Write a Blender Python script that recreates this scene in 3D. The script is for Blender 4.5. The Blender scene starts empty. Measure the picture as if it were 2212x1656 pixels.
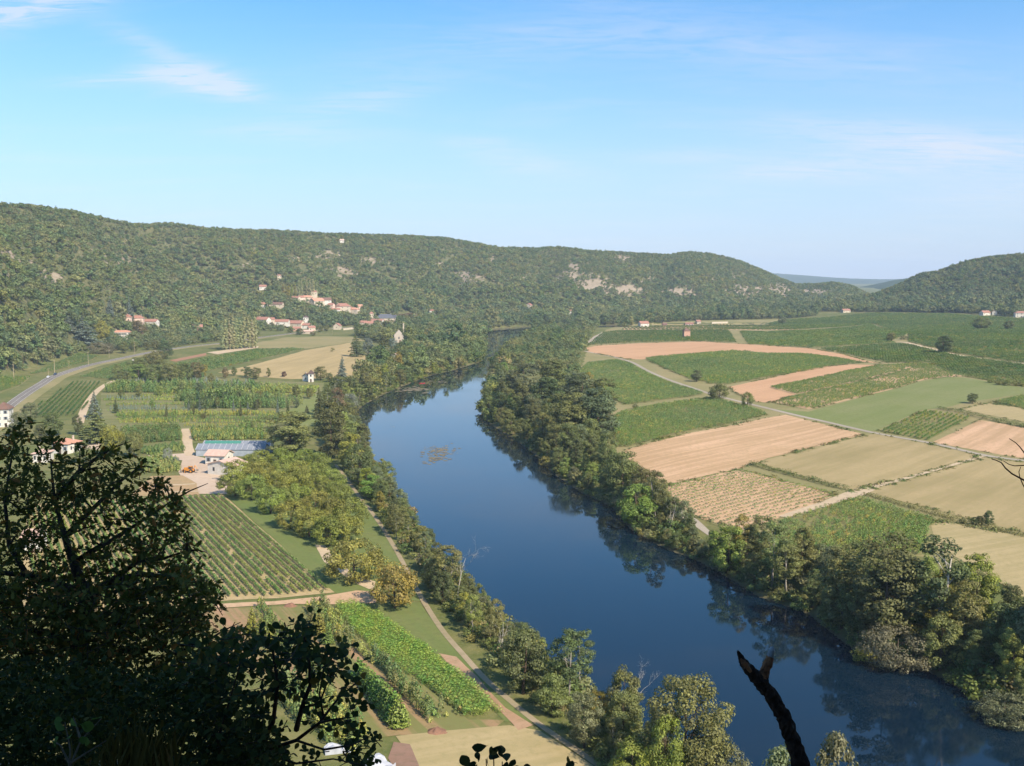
import bpy, math, random
import numpy as np
from mathutils import Vector, Matrix
from mathutils.geometry import delaunay_2d_cdt

S = bpy.context.scene
COL = S.collection
RNG = np.random.default_rng(11)
random.seed(5)

# ------------------------------------------------------------------ camera, light, exposure
F, CX, CY, PITCH, HC = 2170.0, 1106.0, 828.0, math.radians(6.0), 80.0
cam_d = bpy.data.cameras.new('camera')
cam = bpy.data.objects.new('camera', cam_d)
COL.objects.link(cam)
cam.location = (0, 0, HC)
cam.rotation_euler = (math.pi / 2 - PITCH, 0, 0)
cam_d.sensor_width = 36.0
cam_d.lens = 36.0 * F / 2212.0
cam_d.clip_start, cam_d.clip_end = 0.1, 60000
S.camera = cam

SUN_EL, SUN_AZ = math.radians(41), math.radians(138)     # azimuth clockwise from +Y (the view direction)
to_sun = Vector((math.sin(SUN_AZ) * math.cos(SUN_EL), math.cos(SUN_AZ) * math.cos(SUN_EL), math.sin(SUN_EL)))
sl = bpy.data.lights.new('sun', 'SUN')
sl.energy, sl.angle, sl.color = 4.9, math.radians(0.5), (1.0, 0.88, 0.71)
so = bpy.data.objects.new('sun', sl)
COL.objects.link(so)
so.rotation_euler = to_sun.to_track_quat('Z', 'Y').to_euler()
so.location = (0, 0, 300)
S.view_settings.view_transform = 'Standard'
S.view_settings.look = 'None'
S.view_settings.gamma = 1.0
S.view_settings.exposure = 0.70
S.cycles.max_bounces = 6
S.cycles.diffuse_bounces = 2
S.cycles.glossy_bounces = 3
S.cycles.transmission_bounces = 2
S.cycles.volume_bounces = 0
S.cycles.transparent_max_bounces = 4
S.cycles.caustics_reflective = False
S.cycles.caustics_refractive = False
S.cycles.use_denoising = True

def dray(u, v):
    a, b = (u - CX) / F, -(v - CY) / F
    yc = math.cos(PITCH) + b * math.sin(PITCH)
    return a / yc, (-math.sin(PITCH) + b * math.cos(PITCH)) / yc      # x/y and dz/dy of the ray

def project(x, y, z):
    dz = z - HC
    dep = y * math.cos(PITCH) - dz * math.sin(PITCH)
    up = y * math.sin(PITCH) + dz * math.cos(PITCH)
    return CX + F * x / dep, CY - F * up / dep, dep

# ------------------------------------------------------------------ node helpers
class NT:
    def __init__(self, tree):
        self.t = tree
        tree.nodes.clear()
    def n(self, typ, **kw):
        nd = self.t.nodes.new(typ)
        for k, v in kw.items():
            if k.startswith('_'):
                setattr(nd, k[1:], v)
        return nd
    def link(self, a, b):
        self.t.links.new(a, b)
    def val(self, sock, v):
        if hasattr(v, 'bl_idname') or isinstance(v, bpy.types.NodeSocket):
            self.link(v, sock)
        else:
            if sock.type == 'RGBA' and len(v) == 3:
                v = (*v, 1)
            sock.default_value = v
    def math(self, op, a, b=0.0, c=None, clamp=False):
        nd = self.t.nodes.new('ShaderNodeMath'); nd.operation = op; nd.use_clamp = clamp
        self.val(nd.inputs[0], a); self.val(nd.inputs[1], b)
        if c is not None: self.val(nd.inputs[2], c)
        return nd.outputs[0]
    def vmath(self, op, a, b=(0, 0, 0)):
        nd = self.t.nodes.new('ShaderNodeVectorMath'); nd.operation = op
        self.val(nd.inputs[0], a); self.val(nd.inputs[1], b)
        return nd.outputs[0]
    def mix(self, f, a, b, mode='MIX'):
        nd = self.t.nodes.new('ShaderNodeMix'); nd.data_type = 'RGBA'; nd.blend_type = mode
        self.val(nd.inputs[0], f); self.val(nd.inputs[6], a); self.val(nd.inputs[7], b)
        return nd.outputs[2]
    def noise(self, vec, scale, detail=3, rough=0.55, dist=0.0):
        nd = self.t.nodes.new('ShaderNodeTexNoise')
        if vec is not None: self.link(vec, nd.inputs['Vector'])
        nd.inputs['Scale'].default_value = scale
        nd.inputs['Detail'].default_value = detail
        nd.inputs['Roughness'].default_value = rough
        nd.inputs['Distortion'].default_value = dist
        return nd.outputs['Fac']
    def ramp(self, f, a, b):
        nd = self.t.nodes.new('ShaderNodeMapRange'); nd.interpolation_type = 'SMOOTHSTEP'
        self.val(nd.inputs[0], f); nd.inputs[1].default_value = a; nd.inputs[2].default_value = b
        return nd.outputs[0]
    def mapping(self, vec, rot=(0, 0, 0), scale=(1, 1, 1), loc=(0, 0, 0)):
        nd = self.t.nodes.new('ShaderNodeMapping')
        self.link(vec, nd.inputs[0]); nd.inputs[1].default_value = loc
        nd.inputs[2].default_value = rot; nd.inputs[3].default_value = scale
        return nd.outputs[0]

def new_mat(name):
    m = bpy.data.materials.new(name); m.use_nodes = True
    return m, NT(m.node_tree)

def finish(nt, color, rough=0.9, bump=None, spec=0.2, trans=None):
    p = nt.n('ShaderNodeBsdfPrincipled')
    nt.val(p.inputs['Base Color'], color)
    nt.val(p.inputs['Roughness'], rough)
    p.inputs['Specular IOR Level'].default_value = spec
    if bump is not None:
        b = nt.n('ShaderNodeBump'); b.inputs['Strength'].default_value = bump[1]
        b.inputs['Distance'].default_value = bump[2]
        nt.link(bump[0], b.inputs['Height']); nt.link(b.outputs[0], p.inputs['Normal'])
    o = nt.n('ShaderNodeOutputMaterial')
    if trans is not None:
        tr = nt.n('ShaderNodeBsdfTranslucent'); nt.val(tr.inputs[0], trans[0])
        mx = nt.n('ShaderNodeMixShader'); mx.inputs[0].default_value = trans[1]
        nt.link(p.outputs[0], mx.inputs[1]); nt.link(tr.outputs[0], mx.inputs[2])
        nt.link(mx.outputs[0], o.inputs[0])
    else:
        nt.link(p.outputs[0], o.inputs[0])
    return p

# ------------------------------------------------------------------ sky with thin cirrus
def build_world():
    w = bpy.data.worlds.new('World'); S.world = w; w.use_nodes = True
    nt = NT(w.node_tree)
    sky = nt.n('ShaderNodeTexSky', _sky_type='NISHITA', _sun_disc=False)
    sky.sun_elevation, sky.sun_rotation = SUN_EL, SUN_AZ
    sky.altitude, sky.air_density, sky.dust_density, sky.ozone_density = 200, 1.0, 0.6, 2.2
    tc = nt.n('ShaderNodeTexCoord')
    d = tc.outputs['Generated']
    sp = nt.n('ShaderNodeSeparateXYZ'); nt.link(d, sp.inputs[0])
    zz = nt.math('ADD', sp.outputs[2], 0.10)
    px, py = nt.math('DIVIDE', sp.outputs[0], zz), nt.math('DIVIDE', sp.outputs[1], zz)
    cb = nt.n('ShaderNodeCombineXYZ'); nt.link(px, cb.inputs[0]); nt.link(py, cb.inputs[1])
    p = cb.outputs[0]
    wisp = nt.noise(nt.mapping(p, rot=(0, 0, 0.25), scale=(1.0, 2.4, 1)), 1.3, 7, 0.62, 0.9)
    fine = nt.noise(nt.mapping(p, rot=(0, 0, 0.2), scale=(1.0, 3.5, 1)), 4.0, 6, 0.65, 1.4)
    veil = nt.math('MULTIPLY', nt.ramp(wisp, 0.45, 0.85), 0.30)
    # named wisps: direction of the centre, half sizes in tangent space, strength
    total = veil
    def wispy(u, v, a, b, tilt, s):
        nonlocal total
        t, k = dray(u, v)
        tx, tz = nt.math('DIVIDE', sp.outputs[0], sp.outputs[1]), nt.math('DIVIDE', sp.outputs[2], sp.outputs[1])
        dx, dz = nt.math('SUBTRACT', tx, t), nt.math('SUBTRACT', tz, k)
        c, q = math.cos(tilt), math.sin(tilt)
        r1 = nt.math('DIVIDE', nt.math('ADD', nt.math('MULTIPLY', dx, c), nt.math('MULTIPLY', dz, q)), a)
        r2 = nt.math('DIVIDE', nt.math('SUBTRACT', nt.math('MULTIPLY', dz, c), nt.math('MULTIPLY', dx, q)), b)
        rr = nt.math('ADD', nt.math('MULTIPLY', r1, r1), nt.math('MULTIPLY', r2, r2))
        g = nt.math('EXPONENT', nt.math('MULTIPLY', rr, -1.0))
        front = nt.math('GREATER_THAN', sp.outputs[1], 0.0)
        m = nt.math('MULTIPLY', nt.math('MULTIPLY', g, front), nt.ramp(fine, 0.25, 0.62))
        total = nt.math('ADD', total, nt.math('MULTIPLY', m, s))
    wispy(60, 22, .070, .013, .16, 1.5)
    wispy(400, 165, .042, .014, -.10, 1.25)
    wispy(490, 192, .034, .010, -.2, 1.1)
    wispy(250, 172, .060, .006, .07, .55)
    wispy(320, 95, .050, .010, -.45, .45)
    wispy(790, 215, .07, .014, .2, .45)
    wispy(640, 290, .11, .012, -.05, .35)
    wispy(1030, 308, .03, .006, 0, .4)
    wispy(1160, 360, .06, .012, -.15, .5)
    wispy(1960, 300, .14, .016, -.08, .75)
    wispy(2050, 345, .16, .018, .05, .55)
    wispy(1700, 370, .08, .012, .03, .5)
    wispy(1480, 340, .07, .008, .03, .4)
    wispy(2180, 420, .10, .02, 0, .5)
    wispy(1640, 110, .20, .03, -.1, .3)
    wispy(1150, 90, .20, .025, .12, .25)
    fac = nt.math('MULTIPLY', nt.math('MINIMUM', total, 1.0), 0.62)
    white = nt.mix(0.12, (6.3, 6.2, 6.5), sky.outputs[0])
    tint = nt.mix(1.0, sky.outputs[0], (0.60, 1.12, 1.40), 'MULTIPLY')
    hf = nt.math('SUBTRACT', 1.0, nt.ramp(sp.outputs[2], -.06, .31))
    tint = nt.mix(nt.math('MULTIPLY', hf, .9), tint, (4.75, 5.0, 6.3))
    col = nt.mix(fac, tint, white)
    bg = nt.n('ShaderNodeBackground'); nt.link(col, bg.inputs[0]); bg.inputs[1].default_value = 0.09
    o = nt.n('ShaderNodeOutputWorld'); nt.link(bg.outputs[0], o.inputs[0])
build_world()

# ------------------------------------------------------------------ numpy noise
def _hash(i, j, s):
    h = (i.astype(np.int64) * 374761393 + j.astype(np.int64) * 668265263 + s * 974711) & 0xffffffff
    h = ((h ^ (h >> 13)) * 1274126177) & 0xffffffff
    return ((h ^ (h >> 16)) & 0xffff) / 65535.0
def vnoise(x, y, s=0):
    i, j = np.floor(x), np.floor(y)
    fx, fy = x - i, y - j
    fx, fy = fx * fx * (3 - 2 * fx), fy * fy * (3 - 2 * fy)
    a, b = _hash(i, j, s), _hash(i + 1, j, s)
    c, d = _hash(i, j + 1, s), _hash(i + 1, j + 1, s)
    return (a * (1 - fx) + b * fx) * (1 - fy) + (c * (1 - fx) + d * fx) * fy
def fbm(x, y, s=0, oct=4):
    r, a, n = 0, 1.0, 0
    for k in range(oct):
        r = r + a * vnoise(x * 2 ** k, y * 2 ** k, s + k); n += a; a *= .5
    return r / n - 0.5
def sstep(a, b, x):
    t = np.clip((x - a) / (b - a), 0, 1)
    return t * t * (3 - 2 * t)

# ------------------------------------------------------------------ generic object helpers
def tag(o, label=None, cat=None, group=None, kind=None):
    if label: o['label'] = label
    if cat: o['category'] = cat
    if group: o['group'] = group
    if kind: o['kind'] = kind
    return o
def empty(name, loc, rz=0.0, scale=(1, 1, 1)):
    o = bpy.data.objects.new(name, None); COL.objects.link(o)
    o.empty_display_size = 0.5
    o.location = loc; o.rotation_euler = (0, 0, rz); o.scale = scale
    return o
def np_mesh(name, verts, quads=None, tris=None, mats=(), midx=None, smooth=False):
    me = bpy.data.meshes.new(name)
    verts = np.asarray(verts, np.float32)
    nq = 0 if quads is None else len(quads)
    ntr = 0 if tris is None else len(tris)
    loops = []
    if nq: loops.append(np.asarray(quads, np.int32).ravel())
    if ntr: loops.append(np.asarray(tris, np.int32).ravel())
    loops = np.concatenate(loops) if loops else np.zeros(0, np.int32)
    me.vertices.add(len(verts)); me.vertices.foreach_set('co', verts.ravel())
    me.loops.add(len(loops)); me.loops.foreach_set('vertex_index', loops)
    tot = np.concatenate([np.full(nq, 4, np.int32), np.full(ntr, 3, np.int32)])
    st = np.concatenate([[0], np.cumsum(tot)[:-1]]).astype(np.int32) if len(tot) else tot
    me.polygons.add(len(tot)); me.polygons.foreach_set('loop_start', st)
    if midx is not None: me.polygons.foreach_set('material_index', np.asarray(midx, np.int32))
    if smooth: me.polygons.foreach_set('use_smooth', np.ones(len(tot), bool))
    for m in mats: me.materials.append(m)
    me.update(calc_edges=True)
    me.validate()
    return me
def obj(name, me, parent=None, loc=None):
    o = bpy.data.objects.new(name, me); COL.objects.link(o)
    if parent: o.parent = parent
    if loc is not None: o.location = loc
    return o
class MB:
    """collects boxes, tubes and polygons and links them as one mesh"""
    def __init__(self): self.v, self.f = [], []
    def add(self, v, f):
        b = len(self.v); self.v += [tuple(p) for p in v]; self.f += [tuple(i + b for i in q) for q in f]
    def box(self, c, s, rz=0.0):
        x, y, z = s[0] / 2, s[1] / 2, s[2] / 2
        co, si = math.cos(rz), math.sin(rz)
        v = []
        for dz in (-z, z):
            for dx, dy in ((-x, -y), (x, -y), (x, y), (-x, y)):
                v.append((c[0] + dx * co - dy * si, c[1] + dx * si + dy * co, c[2] + dz))
        self.add(v, [(3, 2, 1, 0), (4, 5, 6, 7), (0, 1, 5, 4), (1, 2, 6, 5), (2, 3, 7, 6), (3, 0, 4, 7)])
    def tube(self, pts, rad, n=6):
        pts = [Vector(p) for p in pts]
        v, f = [], []
        for i, p in enumerate(pts):
            d = (pts[min(i + 1, len(pts) - 1)] - pts[max(i - 1, 0)])
            d = d.normalized() if d.length > 1e-9 else Vector((0, 0, 1))
            a = d.orthogonal().normalized() if i == 0 else (a - d * a.dot(d)).normalized()
            b = d.cross(a)
            for k in range(n):
                w = 2 * math.pi * k / n
                v.append(p + (a * math.cos(w) + b * math.sin(w)) * rad[i])
        for i in range(len(pts) - 1):
            for k in range(n):
                f.append((i * n + k, i * n + (k + 1) % n, (i + 1) * n + (k + 1) % n, (i + 1) * n + k))
        f.append(tuple(range(n - 1, -1, -1))); f.append(tuple((len(pts) - 1) * n + k for k in range(n)))
        self.add(v, f)
    def mesh(self, name, mat, smooth=False):
        me = bpy.data.meshes.new(name); me.from_pydata(self.v, [], self.f); me.update()
        if mat: me.materials.append(mat)
        if smooth: me.polygons.foreach_set('use_smooth', [True] * len(me.polygons))
        return me
    def build(self, name, mat, parent=None, smooth=False):
        return obj(name, self.mesh(name, mat, smooth), parent)

# ------------------------------------------------------------------ the lie of the land
def onplane(u, v, z=0.0):
    t, k = dray(u, v); y = (z - HC) / k
    return (t * y, y)
RB = [(2900, 1840), (2212, 1562), (2080, 1492), (2000, 1447), (1940, 1442), (1860, 1415), (1790, 1362), (1745, 1325), (1640, 1290), (1560, 1240),
      (1500, 1208), (1440, 1187), (1400, 1166), (1360, 1142), (1320, 1094), (1260, 1067), (1200, 1027), (1150, 977), (1090, 937), (1060, 917),
      (1044, 900), (1045, 868), (1058, 822), (1066, 785), (1092, 757), (1130, 735), (1150, 715)]
LB = [(2300, 2150), (1900, 1950), (1560, 1740), (1420, 1612), (1330, 1548), (1230, 1465), (1120, 1374), (1050, 1312), (1000, 1252), (940, 1192),
      (890, 1132), (860, 1087), (835, 1042), (812, 1000), (788, 952), (770, 915), (766, 892), (788, 874), (830, 852), (880, 831),
      (930, 812), (980, 800), (1036, 783), (1046, 757), (1047, 735), (1050, 715)]
rb = [onplane(*p) for p in RB]; lb = [onplane(*p) for p in LB]
rb += [(70, 1545), (200, 1590), (420, 1620)]; lb += [(-22, 1570), (30, 1650), (190, 1690), (420, 1720)]
rb = np.array(rb); lb = np.array(lb)
RIVER = np.concatenate([rb, lb[::-1]])
def seg_dist(x, y, poly):
    best = np.full(x.shape, 1e9)
    n = len(poly)
    for i in range(n):
        a, b = poly[i], poly[(i + 1) % n]
        d = b - a; L = d @ d + 1e-9
        t = np.clip(((x - a[0]) * d[0] + (y - a[1]) * d[1]) / L, 0, 1)
        best = np.minimum(best, (x - a[0] - t * d[0]) ** 2 + (y - a[1] - t * d[1]) ** 2)
    return np.sqrt(best)
def inside(x, y, poly):
    r = np.zeros(np.shape(x), bool); n = len(poly)
    for i in range(n):
        x1, y1 = poly[i]; x2, y2 = poly[(i + 1) % n]
        if y1 == y2: continue
        c = ((y1 > y) != (y2 > y)) & (x < (x2 - x1) * (y - y1) / (y2 - y1) + x1)
        r ^= c
    return r
def river_sd(x, y):
    d = seg_dist(x, y, RIVER)
    return np.where(inside(x, y, RIVER), -d, d)

SKY_L = [(-900, 420), (-300, 425), (0, 437), (60, 440), (150, 452), (230, 470), (290, 482), (370, 480), (430, 489), (520, 494), (600, 496), (700, 502), (800, 505),
         (880, 507), (960, 512), (1020, 522), (1080, 533), (1150, 535), (1200, 531), (1280, 540), (1340, 543), (1400, 546), (1440, 549), (1490, 542),
         (1540, 547), (1600, 562), (1650, 583), (1690, 601), (1720, 612), (1760, 612), (1800, 608), (1840, 615), (1870, 632), (1900, 668)]
BASE_L = [(-900, 790), (-300, 640), (0, 735), (100, 875), (200, 1010), (330, 1190), (480, 1330), (600, 1430), (750, 1560), (900, 1700), (1100, 1850), (1300, 1950),
          (1500, 2150), (1700, 2450), (1900, 2700)]
CREST_L = [(-900, 1250), (-300, 1100), (0, 1260), (100, 1350), (200, 1480), (330, 1750), (480, 1900), (600, 2000), (750, 2150), (900, 2300), (1100, 2450), (1300, 2550),
           (1500, 2800), (1700, 3000), (1900, 3100)]
SKY_R = [(1790, 676), (1830, 662), (1850, 655), (1870, 643), (1900, 629), (1935, 615), (1960, 603), (1990, 588), (2030, 583), (2080, 563), (2150, 551), (2212, 546), (2400, 520), (3200, 470)]
BASE_R = [(1750, 2150), (1850, 2100), (2000, 1900), (2212, 1780), (2600, 1600), (3200, 1400)]
CREST_R = [(1750, 2250), (1850, 2300), (2000, 2300), (2212, 2250), (2600, 2100), (3200, 1900)]
def prof(tab, t):
    us = np.array([dray(u, 600)[0] for u, _ in tab]); return np.interp(t, us, np.array([b for _, b in tab], float))
def skyslope(tab, t):
    us = np.array([dray(u, v)[0] for u, v in tab]); ks = np.array([dray(u, v)[1] for u, v in tab]); return np.interp(t, us, ks)
# side valleys cut into the slopes: where they start at the foot, where they end at the crest, width, depth
RAVINES = [(640, 300, 60, .42), (1150, 1195, 45, .30), (1395, 1445, 40, .26), (800, 700, 55, .22), (960, 1010, 45, .18), (120, 40, 60, .18), (360, 200, 45, .15), (1600, 1570, 36, .2)]
def land(x, y):
    t = x / y
    sd = river_sd(x, y)
    out = np.maximum(sd, 0)
    xc = np.interp(y, [0, 130, 200, 300, 420, 700, 900, 1600, 1800, 1900], [150, 100, 62, 25, -20, -45, -35, 0, 120, 350])
    side = sstep(-60, 60, x - xc)
    zv = np.where(sd < 0, -2.0 * sstep(0, 10, -sd), 0) + 3.2 * sstep(0, 9, out) + 1.6 * sstep(9, 60, out)
    zv = zv + side * 13 * sstep(60, 620, out) + (1 - side) * 5 * sstep(150, 600, out) + 0.5 * fbm(x / 60, y / 60, 3, 2) * sstep(5, 40, out)
    z = zv; hs = np.zeros_like(x)
    for tab, bt, ct, seed, cut in ((SKY_L, BASE_L, CREST_L, 20, (-9, 1900)), (SKY_R, BASE_R, CREST_R, 40, (1780, 9e9))):
        B, C, K = prof(bt, t), prof(ct, t), skyslope(tab, t)
        B = B + 80 * fbm(x / 260, y / 500, seed + 7, 3)
        zc = HC + C * K - 6.5
        s = np.clip((y - B) / (C - B), 0, 1)
        shp = s ** 1.15 * (1 - s * .28) / .72
        uu = CX + F * t / math.cos(PITCH)
        for (u0, u1, wd, dp) in (RAVINES if tab is SKY_L else [(2060, 1990, 60, .22), (2170, 2160, 40, .15)]):
            shp = shp * (1 - dp * np.exp(-((uu - u0 - (u1 - u0) * s) / wd) ** 2) * np.sin(np.pi * s) ** .8)
        zh = zv + (zc - zv) * shp + (26 * fbm(x / 190, y / 420, seed, 4) + 34 * fbm(x / 420 + 5, y / 1500, seed + 3, 2)) * np.sin(np.pi * np.clip(s, 0, 1)) * np.clip((zc - zv) / 90, 0, 1)
        zh = np.where(y > C, zc + (y - C) * (K - 0.035), zh)
        lim = sstep(dray(1905, 600)[0], dray(1865, 600)[0], t) if tab is SKY_L else sstep(dray(1780, 600)[0], dray(1810, 600)[0], t)
        zh = zv + (zh - zv) * lim
        g = (s > 0) & (zh > z)
        hs = np.where(g, np.maximum(hs, np.where(lim > .3, s, 0)), hs)
        z = np.where(g, zh, z)
    return z, sd, hs
TS = np.concatenate([np.linspace(-1.5, -.6, 40)[:-1], np.linspace(-.6, .6, 340), np.linspace(.6, 1.5, 40)[1:]])
YS = np.concatenate([np.geomspace(60, 3400, 420), np.geomspace(3500, 9800, 24)])
TG, YG = np.meshgrid(TS, YS)
ZG, SDG, HSG = land(TG * YG, YG)
ZG = np.where(YG > 4200, np.minimum(ZG, 40.0), ZG)
HORIZ = np.maximum.accumulate((ZG - HC) / YG, axis=0)     # what hides what, seen from the ledge
LY = np.log(YS)
def _loc(x, y):
    t = np.clip(x / y, TS[0], TS[-1] - 1e-6); ly = np.clip(np.log(y), LY[0], LY[-1] - 1e-6)
    i = np.clip(np.searchsorted(LY, ly) - 1, 0, len(YS) - 2); j = np.clip(np.searchsorted(TS, t) - 1, 0, len(TS) - 2)
    return i, j, (y - YS[i]) / (YS[i + 1] - YS[i]), (t - TS[j]) / (TS[j + 1] - TS[j])
def zat(x, y, G=None):
    G = ZG if G is None else G
    x, y = np.asarray(x, float), np.asarray(y, float)
    i, j, a, b = _loc(x, y)
    return (G[i, j] * (1 - a) + G[i + 1, j] * a) * (1 - b) + (G[i, j + 1] * (1 - a) + G[i + 1, j + 1] * a) * b
def at(u, v):
    """the point of the land seen at that place of the photograph"""
    t, k = dray(u, v)
    ys = np.geomspace(62, 9000, 5000)
    h = zat(t * ys, ys) - (HC + k * ys)
    idx = np.nonzero(h > 0)[0]
    if len(idx) == 0 or idx[0] == 0:
        y = min(9000.0, (4 - HC) / k if k < 0 else 9000.0); return np.array([t * y, y, float(zat(t * y, y))])
    i = idx[0]; f = h[i - 1] / (h[i - 1] - h[i]); y = ys[i - 1] + f * (ys[i] - ys[i - 1])
    return np.array([t * y, y, float(zat(t * y, y))])
def depth_of(p): return project(*p)[2]

# rocky places on the slopes, where the trees thin out: seen position, half sizes, how bare
ROCKS = [(15, 550, 30, 16, .8), (100, 600, 32, 16, .9), (215, 550, 40, 14, .6), (260, 568, 40, 16, .75), (310, 590, 25, 10, .6), (15, 592, 22, 15, .8), (270, 522, 12, 4, .9), (530, 572, 10, 5, .9), (40, 565, 40, 8, .6),
         (712, 552, 28, 11, 1), (800, 567, 30, 11, .8), (742, 590, 34, 12, .75), (953, 573, 12, 5, .8), (1010, 602, 48, 16, .6), (1066, 560, 14, 14, .6), (640, 560, 20, 10, .5),
         (1243, 576, 18, 11, 1), (1230, 598, 36, 14, .8), (1290, 612, 46, 18, .95), (1350, 628, 50, 18, .95), (1395, 608, 18, 9, 1), (1478, 634, 42, 14, 1.1), (1400, 640, 30, 10, .8),
         (1614, 632, 46, 18, .95), (1347, 558, 22, 7, .7), (1690, 630, 34, 22, 1), (1770, 633, 48, 10, 1.3), (1560, 605, 40, 12, .6), (2198, 600, 10, 4, .9), (2150, 600, 30, 10, .25), (1130, 600, 50, 14, .45), (560, 535, 30, 10, .4), (880, 600, 40, 12, .4)]
def rockmask(x, y, z):
    u, v, _ = project(x, y, z); m = np.zeros_like(u)
    n = fbm(x / 22, y / 40, 77, 3) + fbm(x / 9, z / 5, 78, 2) * .7
    for (cu, cv, a, b, s) in ROCKS:
        m = np.maximum(m, s * np.exp(-((u - cu) / a) ** 2 - ((v - cv) / b) ** 2))
    return np.clip(m + n * 1.2 * np.clip(m * 3, 0, 1), 0, 1)
# ------------------------------------------------------------------ ground
def grid_faces(nr, nc):
    i = np.arange((nr - 1) * nc).reshape(nr - 1, nc)[:, :-1].ravel()
    return np.stack([i, i + 1, i + nc + 1, i + nc], 1)
def build_ground():
    m, nt = new_mat('ground')
    geo = nt.n('ShaderNodeNewGeometry').outputs['Position']
    rk = nt.n('ShaderNodeAttribute', _attribute_name='rock').outputs['Fac']
    hl = nt.n('ShaderNodeAttribute', _attribute_name='hill').outputs['Fac']
    bk = nt.n('ShaderNodeAttribute', _attribute_name='bank').outputs['Fac']
    a, b, c = nt.noise(geo, .018, 5, .6), nt.noise(geo, .16, 5, .65), nt.noise(geo, 1.3, 4, .7)
    grass = nt.mix(nt.ramp(a, .35, .65), (.105, .125, .035), (.185, .165, .065))
    grass = nt.mix(nt.ramp(b, .38, .72), grass, (.085, .105, .030))
    grass = nt.mix(nt.math('MULTIPLY', nt.ramp(c, .45, .8), .45), grass, (.24, .20, .10))
    hill = nt.mix(nt.ramp(b, .35, .65), (.075, .088, .034), (.15, .135, .065))
    rcol = nt.mix(nt.ramp(b, .35, .7), (.34, .27, .205), (.215, .175, .11))
    rcol = nt.mix(nt.math('MULTIPLY', nt.ramp(c, .4, .7), .5), rcol, (.20, .16, .10))
    col = nt.mix(hl, grass, hill)
    e = nt.noise(nt.mapping(geo, scale=(1, 1, 2.5)), .055, 6, .72)
    col = nt.mix(nt.ramp(nt.math('ADD', nt.math('MULTIPLY', rk, .92), nt.math('MULTIPLY', nt.math('SUBTRACT', e, .5), 2.2)), .34, .60), col, rcol)
    col = nt.mix(bk, col, (.085, .07, .045))
    finish(nt, col, .95, (c, .5, .3), .1)
    z = ZG
    v = np.stack([TG * YG, YG, z], -1).reshape(-1, 3)
    me = np_mesh('ground', v, grid_faces(*TG.shape), mats=(m,), smooth=True)
    for nm, arr in (('rock', rockmask(TG * YG, YG, ZG) * (HSG > 0.01)), ('hill', sstep(0, .04, HSG)), ('bank', sstep(3.0, -1, SDG) * (YG < 1900))):
        at_ = me.attributes.new(nm, 'FLOAT', 'POINT'); at_.data.foreach_set('value', np.asarray(arr, np.float32).ravel())
    tag(obj('ground', me), kind='structure')
build_ground()

def build_river():
    m, nt = new_mat('river_water')
    geo = nt.n('ShaderNodeNewGeometry').outputs['Position']
    w1 = nt.noise(nt.mapping(geo, scale=(1, .5, 1), rot=(0, 0, .4)), .7, 5, .7)
    w2 = nt.noise(nt.mapping(geo, scale=(1, .45, 1), rot=(0, 0, .3)), .022, 5, .65, 2.0)
    calm = nt.ramp(w2, .42, .62)
    bs = nt.n('ShaderNodeBump'); bs.inputs['Distance'].default_value = .10
    nt.link(nt.math('MULTIPLY_ADD', calm, .055, .012), bs.inputs['Strength'])
    nt.link(w1, bs.inputs['Height'])
    p = nt.n('ShaderNodeBsdfPrincipled')
    p.inputs['Base Color'].default_value = (.003, .012, .024, 1)
    nt.link(nt.math('MULTIPLY_ADD', calm, .05, .015), p.inputs['Roughness'])
    p.inputs['IOR'].default_value = 1.40
    p.inputs['Specular IOR Level'].default_value = .5
    nt.link(bs.outputs[0], p.inputs['Normal'])
    o = nt.n('ShaderNodeOutputMaterial'); nt.link(p.outputs[0], o.inputs[0])
    x, y = TG * YG, YG
    near = SDG < 9.0
    f = grid_faces(*TG.shape)
    keep = near.ravel()[f].all(1) & (YG.ravel()[f].max(1) < 2100)
    f = f[keep]; used, inv = np.unique(f, return_inverse=True)
    v = np.stack([x.ravel()[used], y.ravel()[used], np.zeros(len(used))], 1)
    tag(obj('river', np_mesh('river', v, inv.reshape(-1, 4), mats=(m,))), kind='structure')
build_river()

# ------------------------------------------------------------------ fields, lanes and yards lying on the ground
def field_mat(name, base, alt, ang=0.0, row=3.0, stripe=.35, patch=.5, third=None, bump=.25):
    m, nt = new_mat(name)
    geo = nt.n('ShaderNodeNewGeometry').outputs['Position']
    r = nt.mapping(geo, rot=(0, 0, -ang))
    st = nt.noise(nt.mapping(r, scale=(.012, 1.0 / row, .05)), 1.0, 3, .6)
    st2 = nt.noise(nt.mapping(r, scale=(.004, .25 / row, .02)), 1.0, 2, .5)
    big = nt.noise(geo, .022, 5, .62); fine = nt.noise(geo, .7, 5, .7)
    f = nt.math('ADD', nt.math('MULTIPLY', nt.ramp(st, .35, .65), stripe), nt.math('MULTIPLY', nt.ramp(big, .36, .66), patch))
    f = nt.math('ADD', f, nt.math('MULTIPLY', nt.math('SUBTRACT', st2, .5), stripe * 1.6), clamp=True)
    col = nt.mix(f, base, alt)
    if third: col = nt.mix(nt.math('MULTIPLY', nt.ramp(fine, .48, .74), .7), col, third)
    sp = nt.mix(nt.math('MULTIPLY', nt.ramp(fine, .3, .8), .3), col, (base[0] * .55, base[1] * .55, base[2] * .5))
    finish(nt, sp, .95, (fine, bump, .25), .1)
    return m
FIELD_EDGES = []
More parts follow.
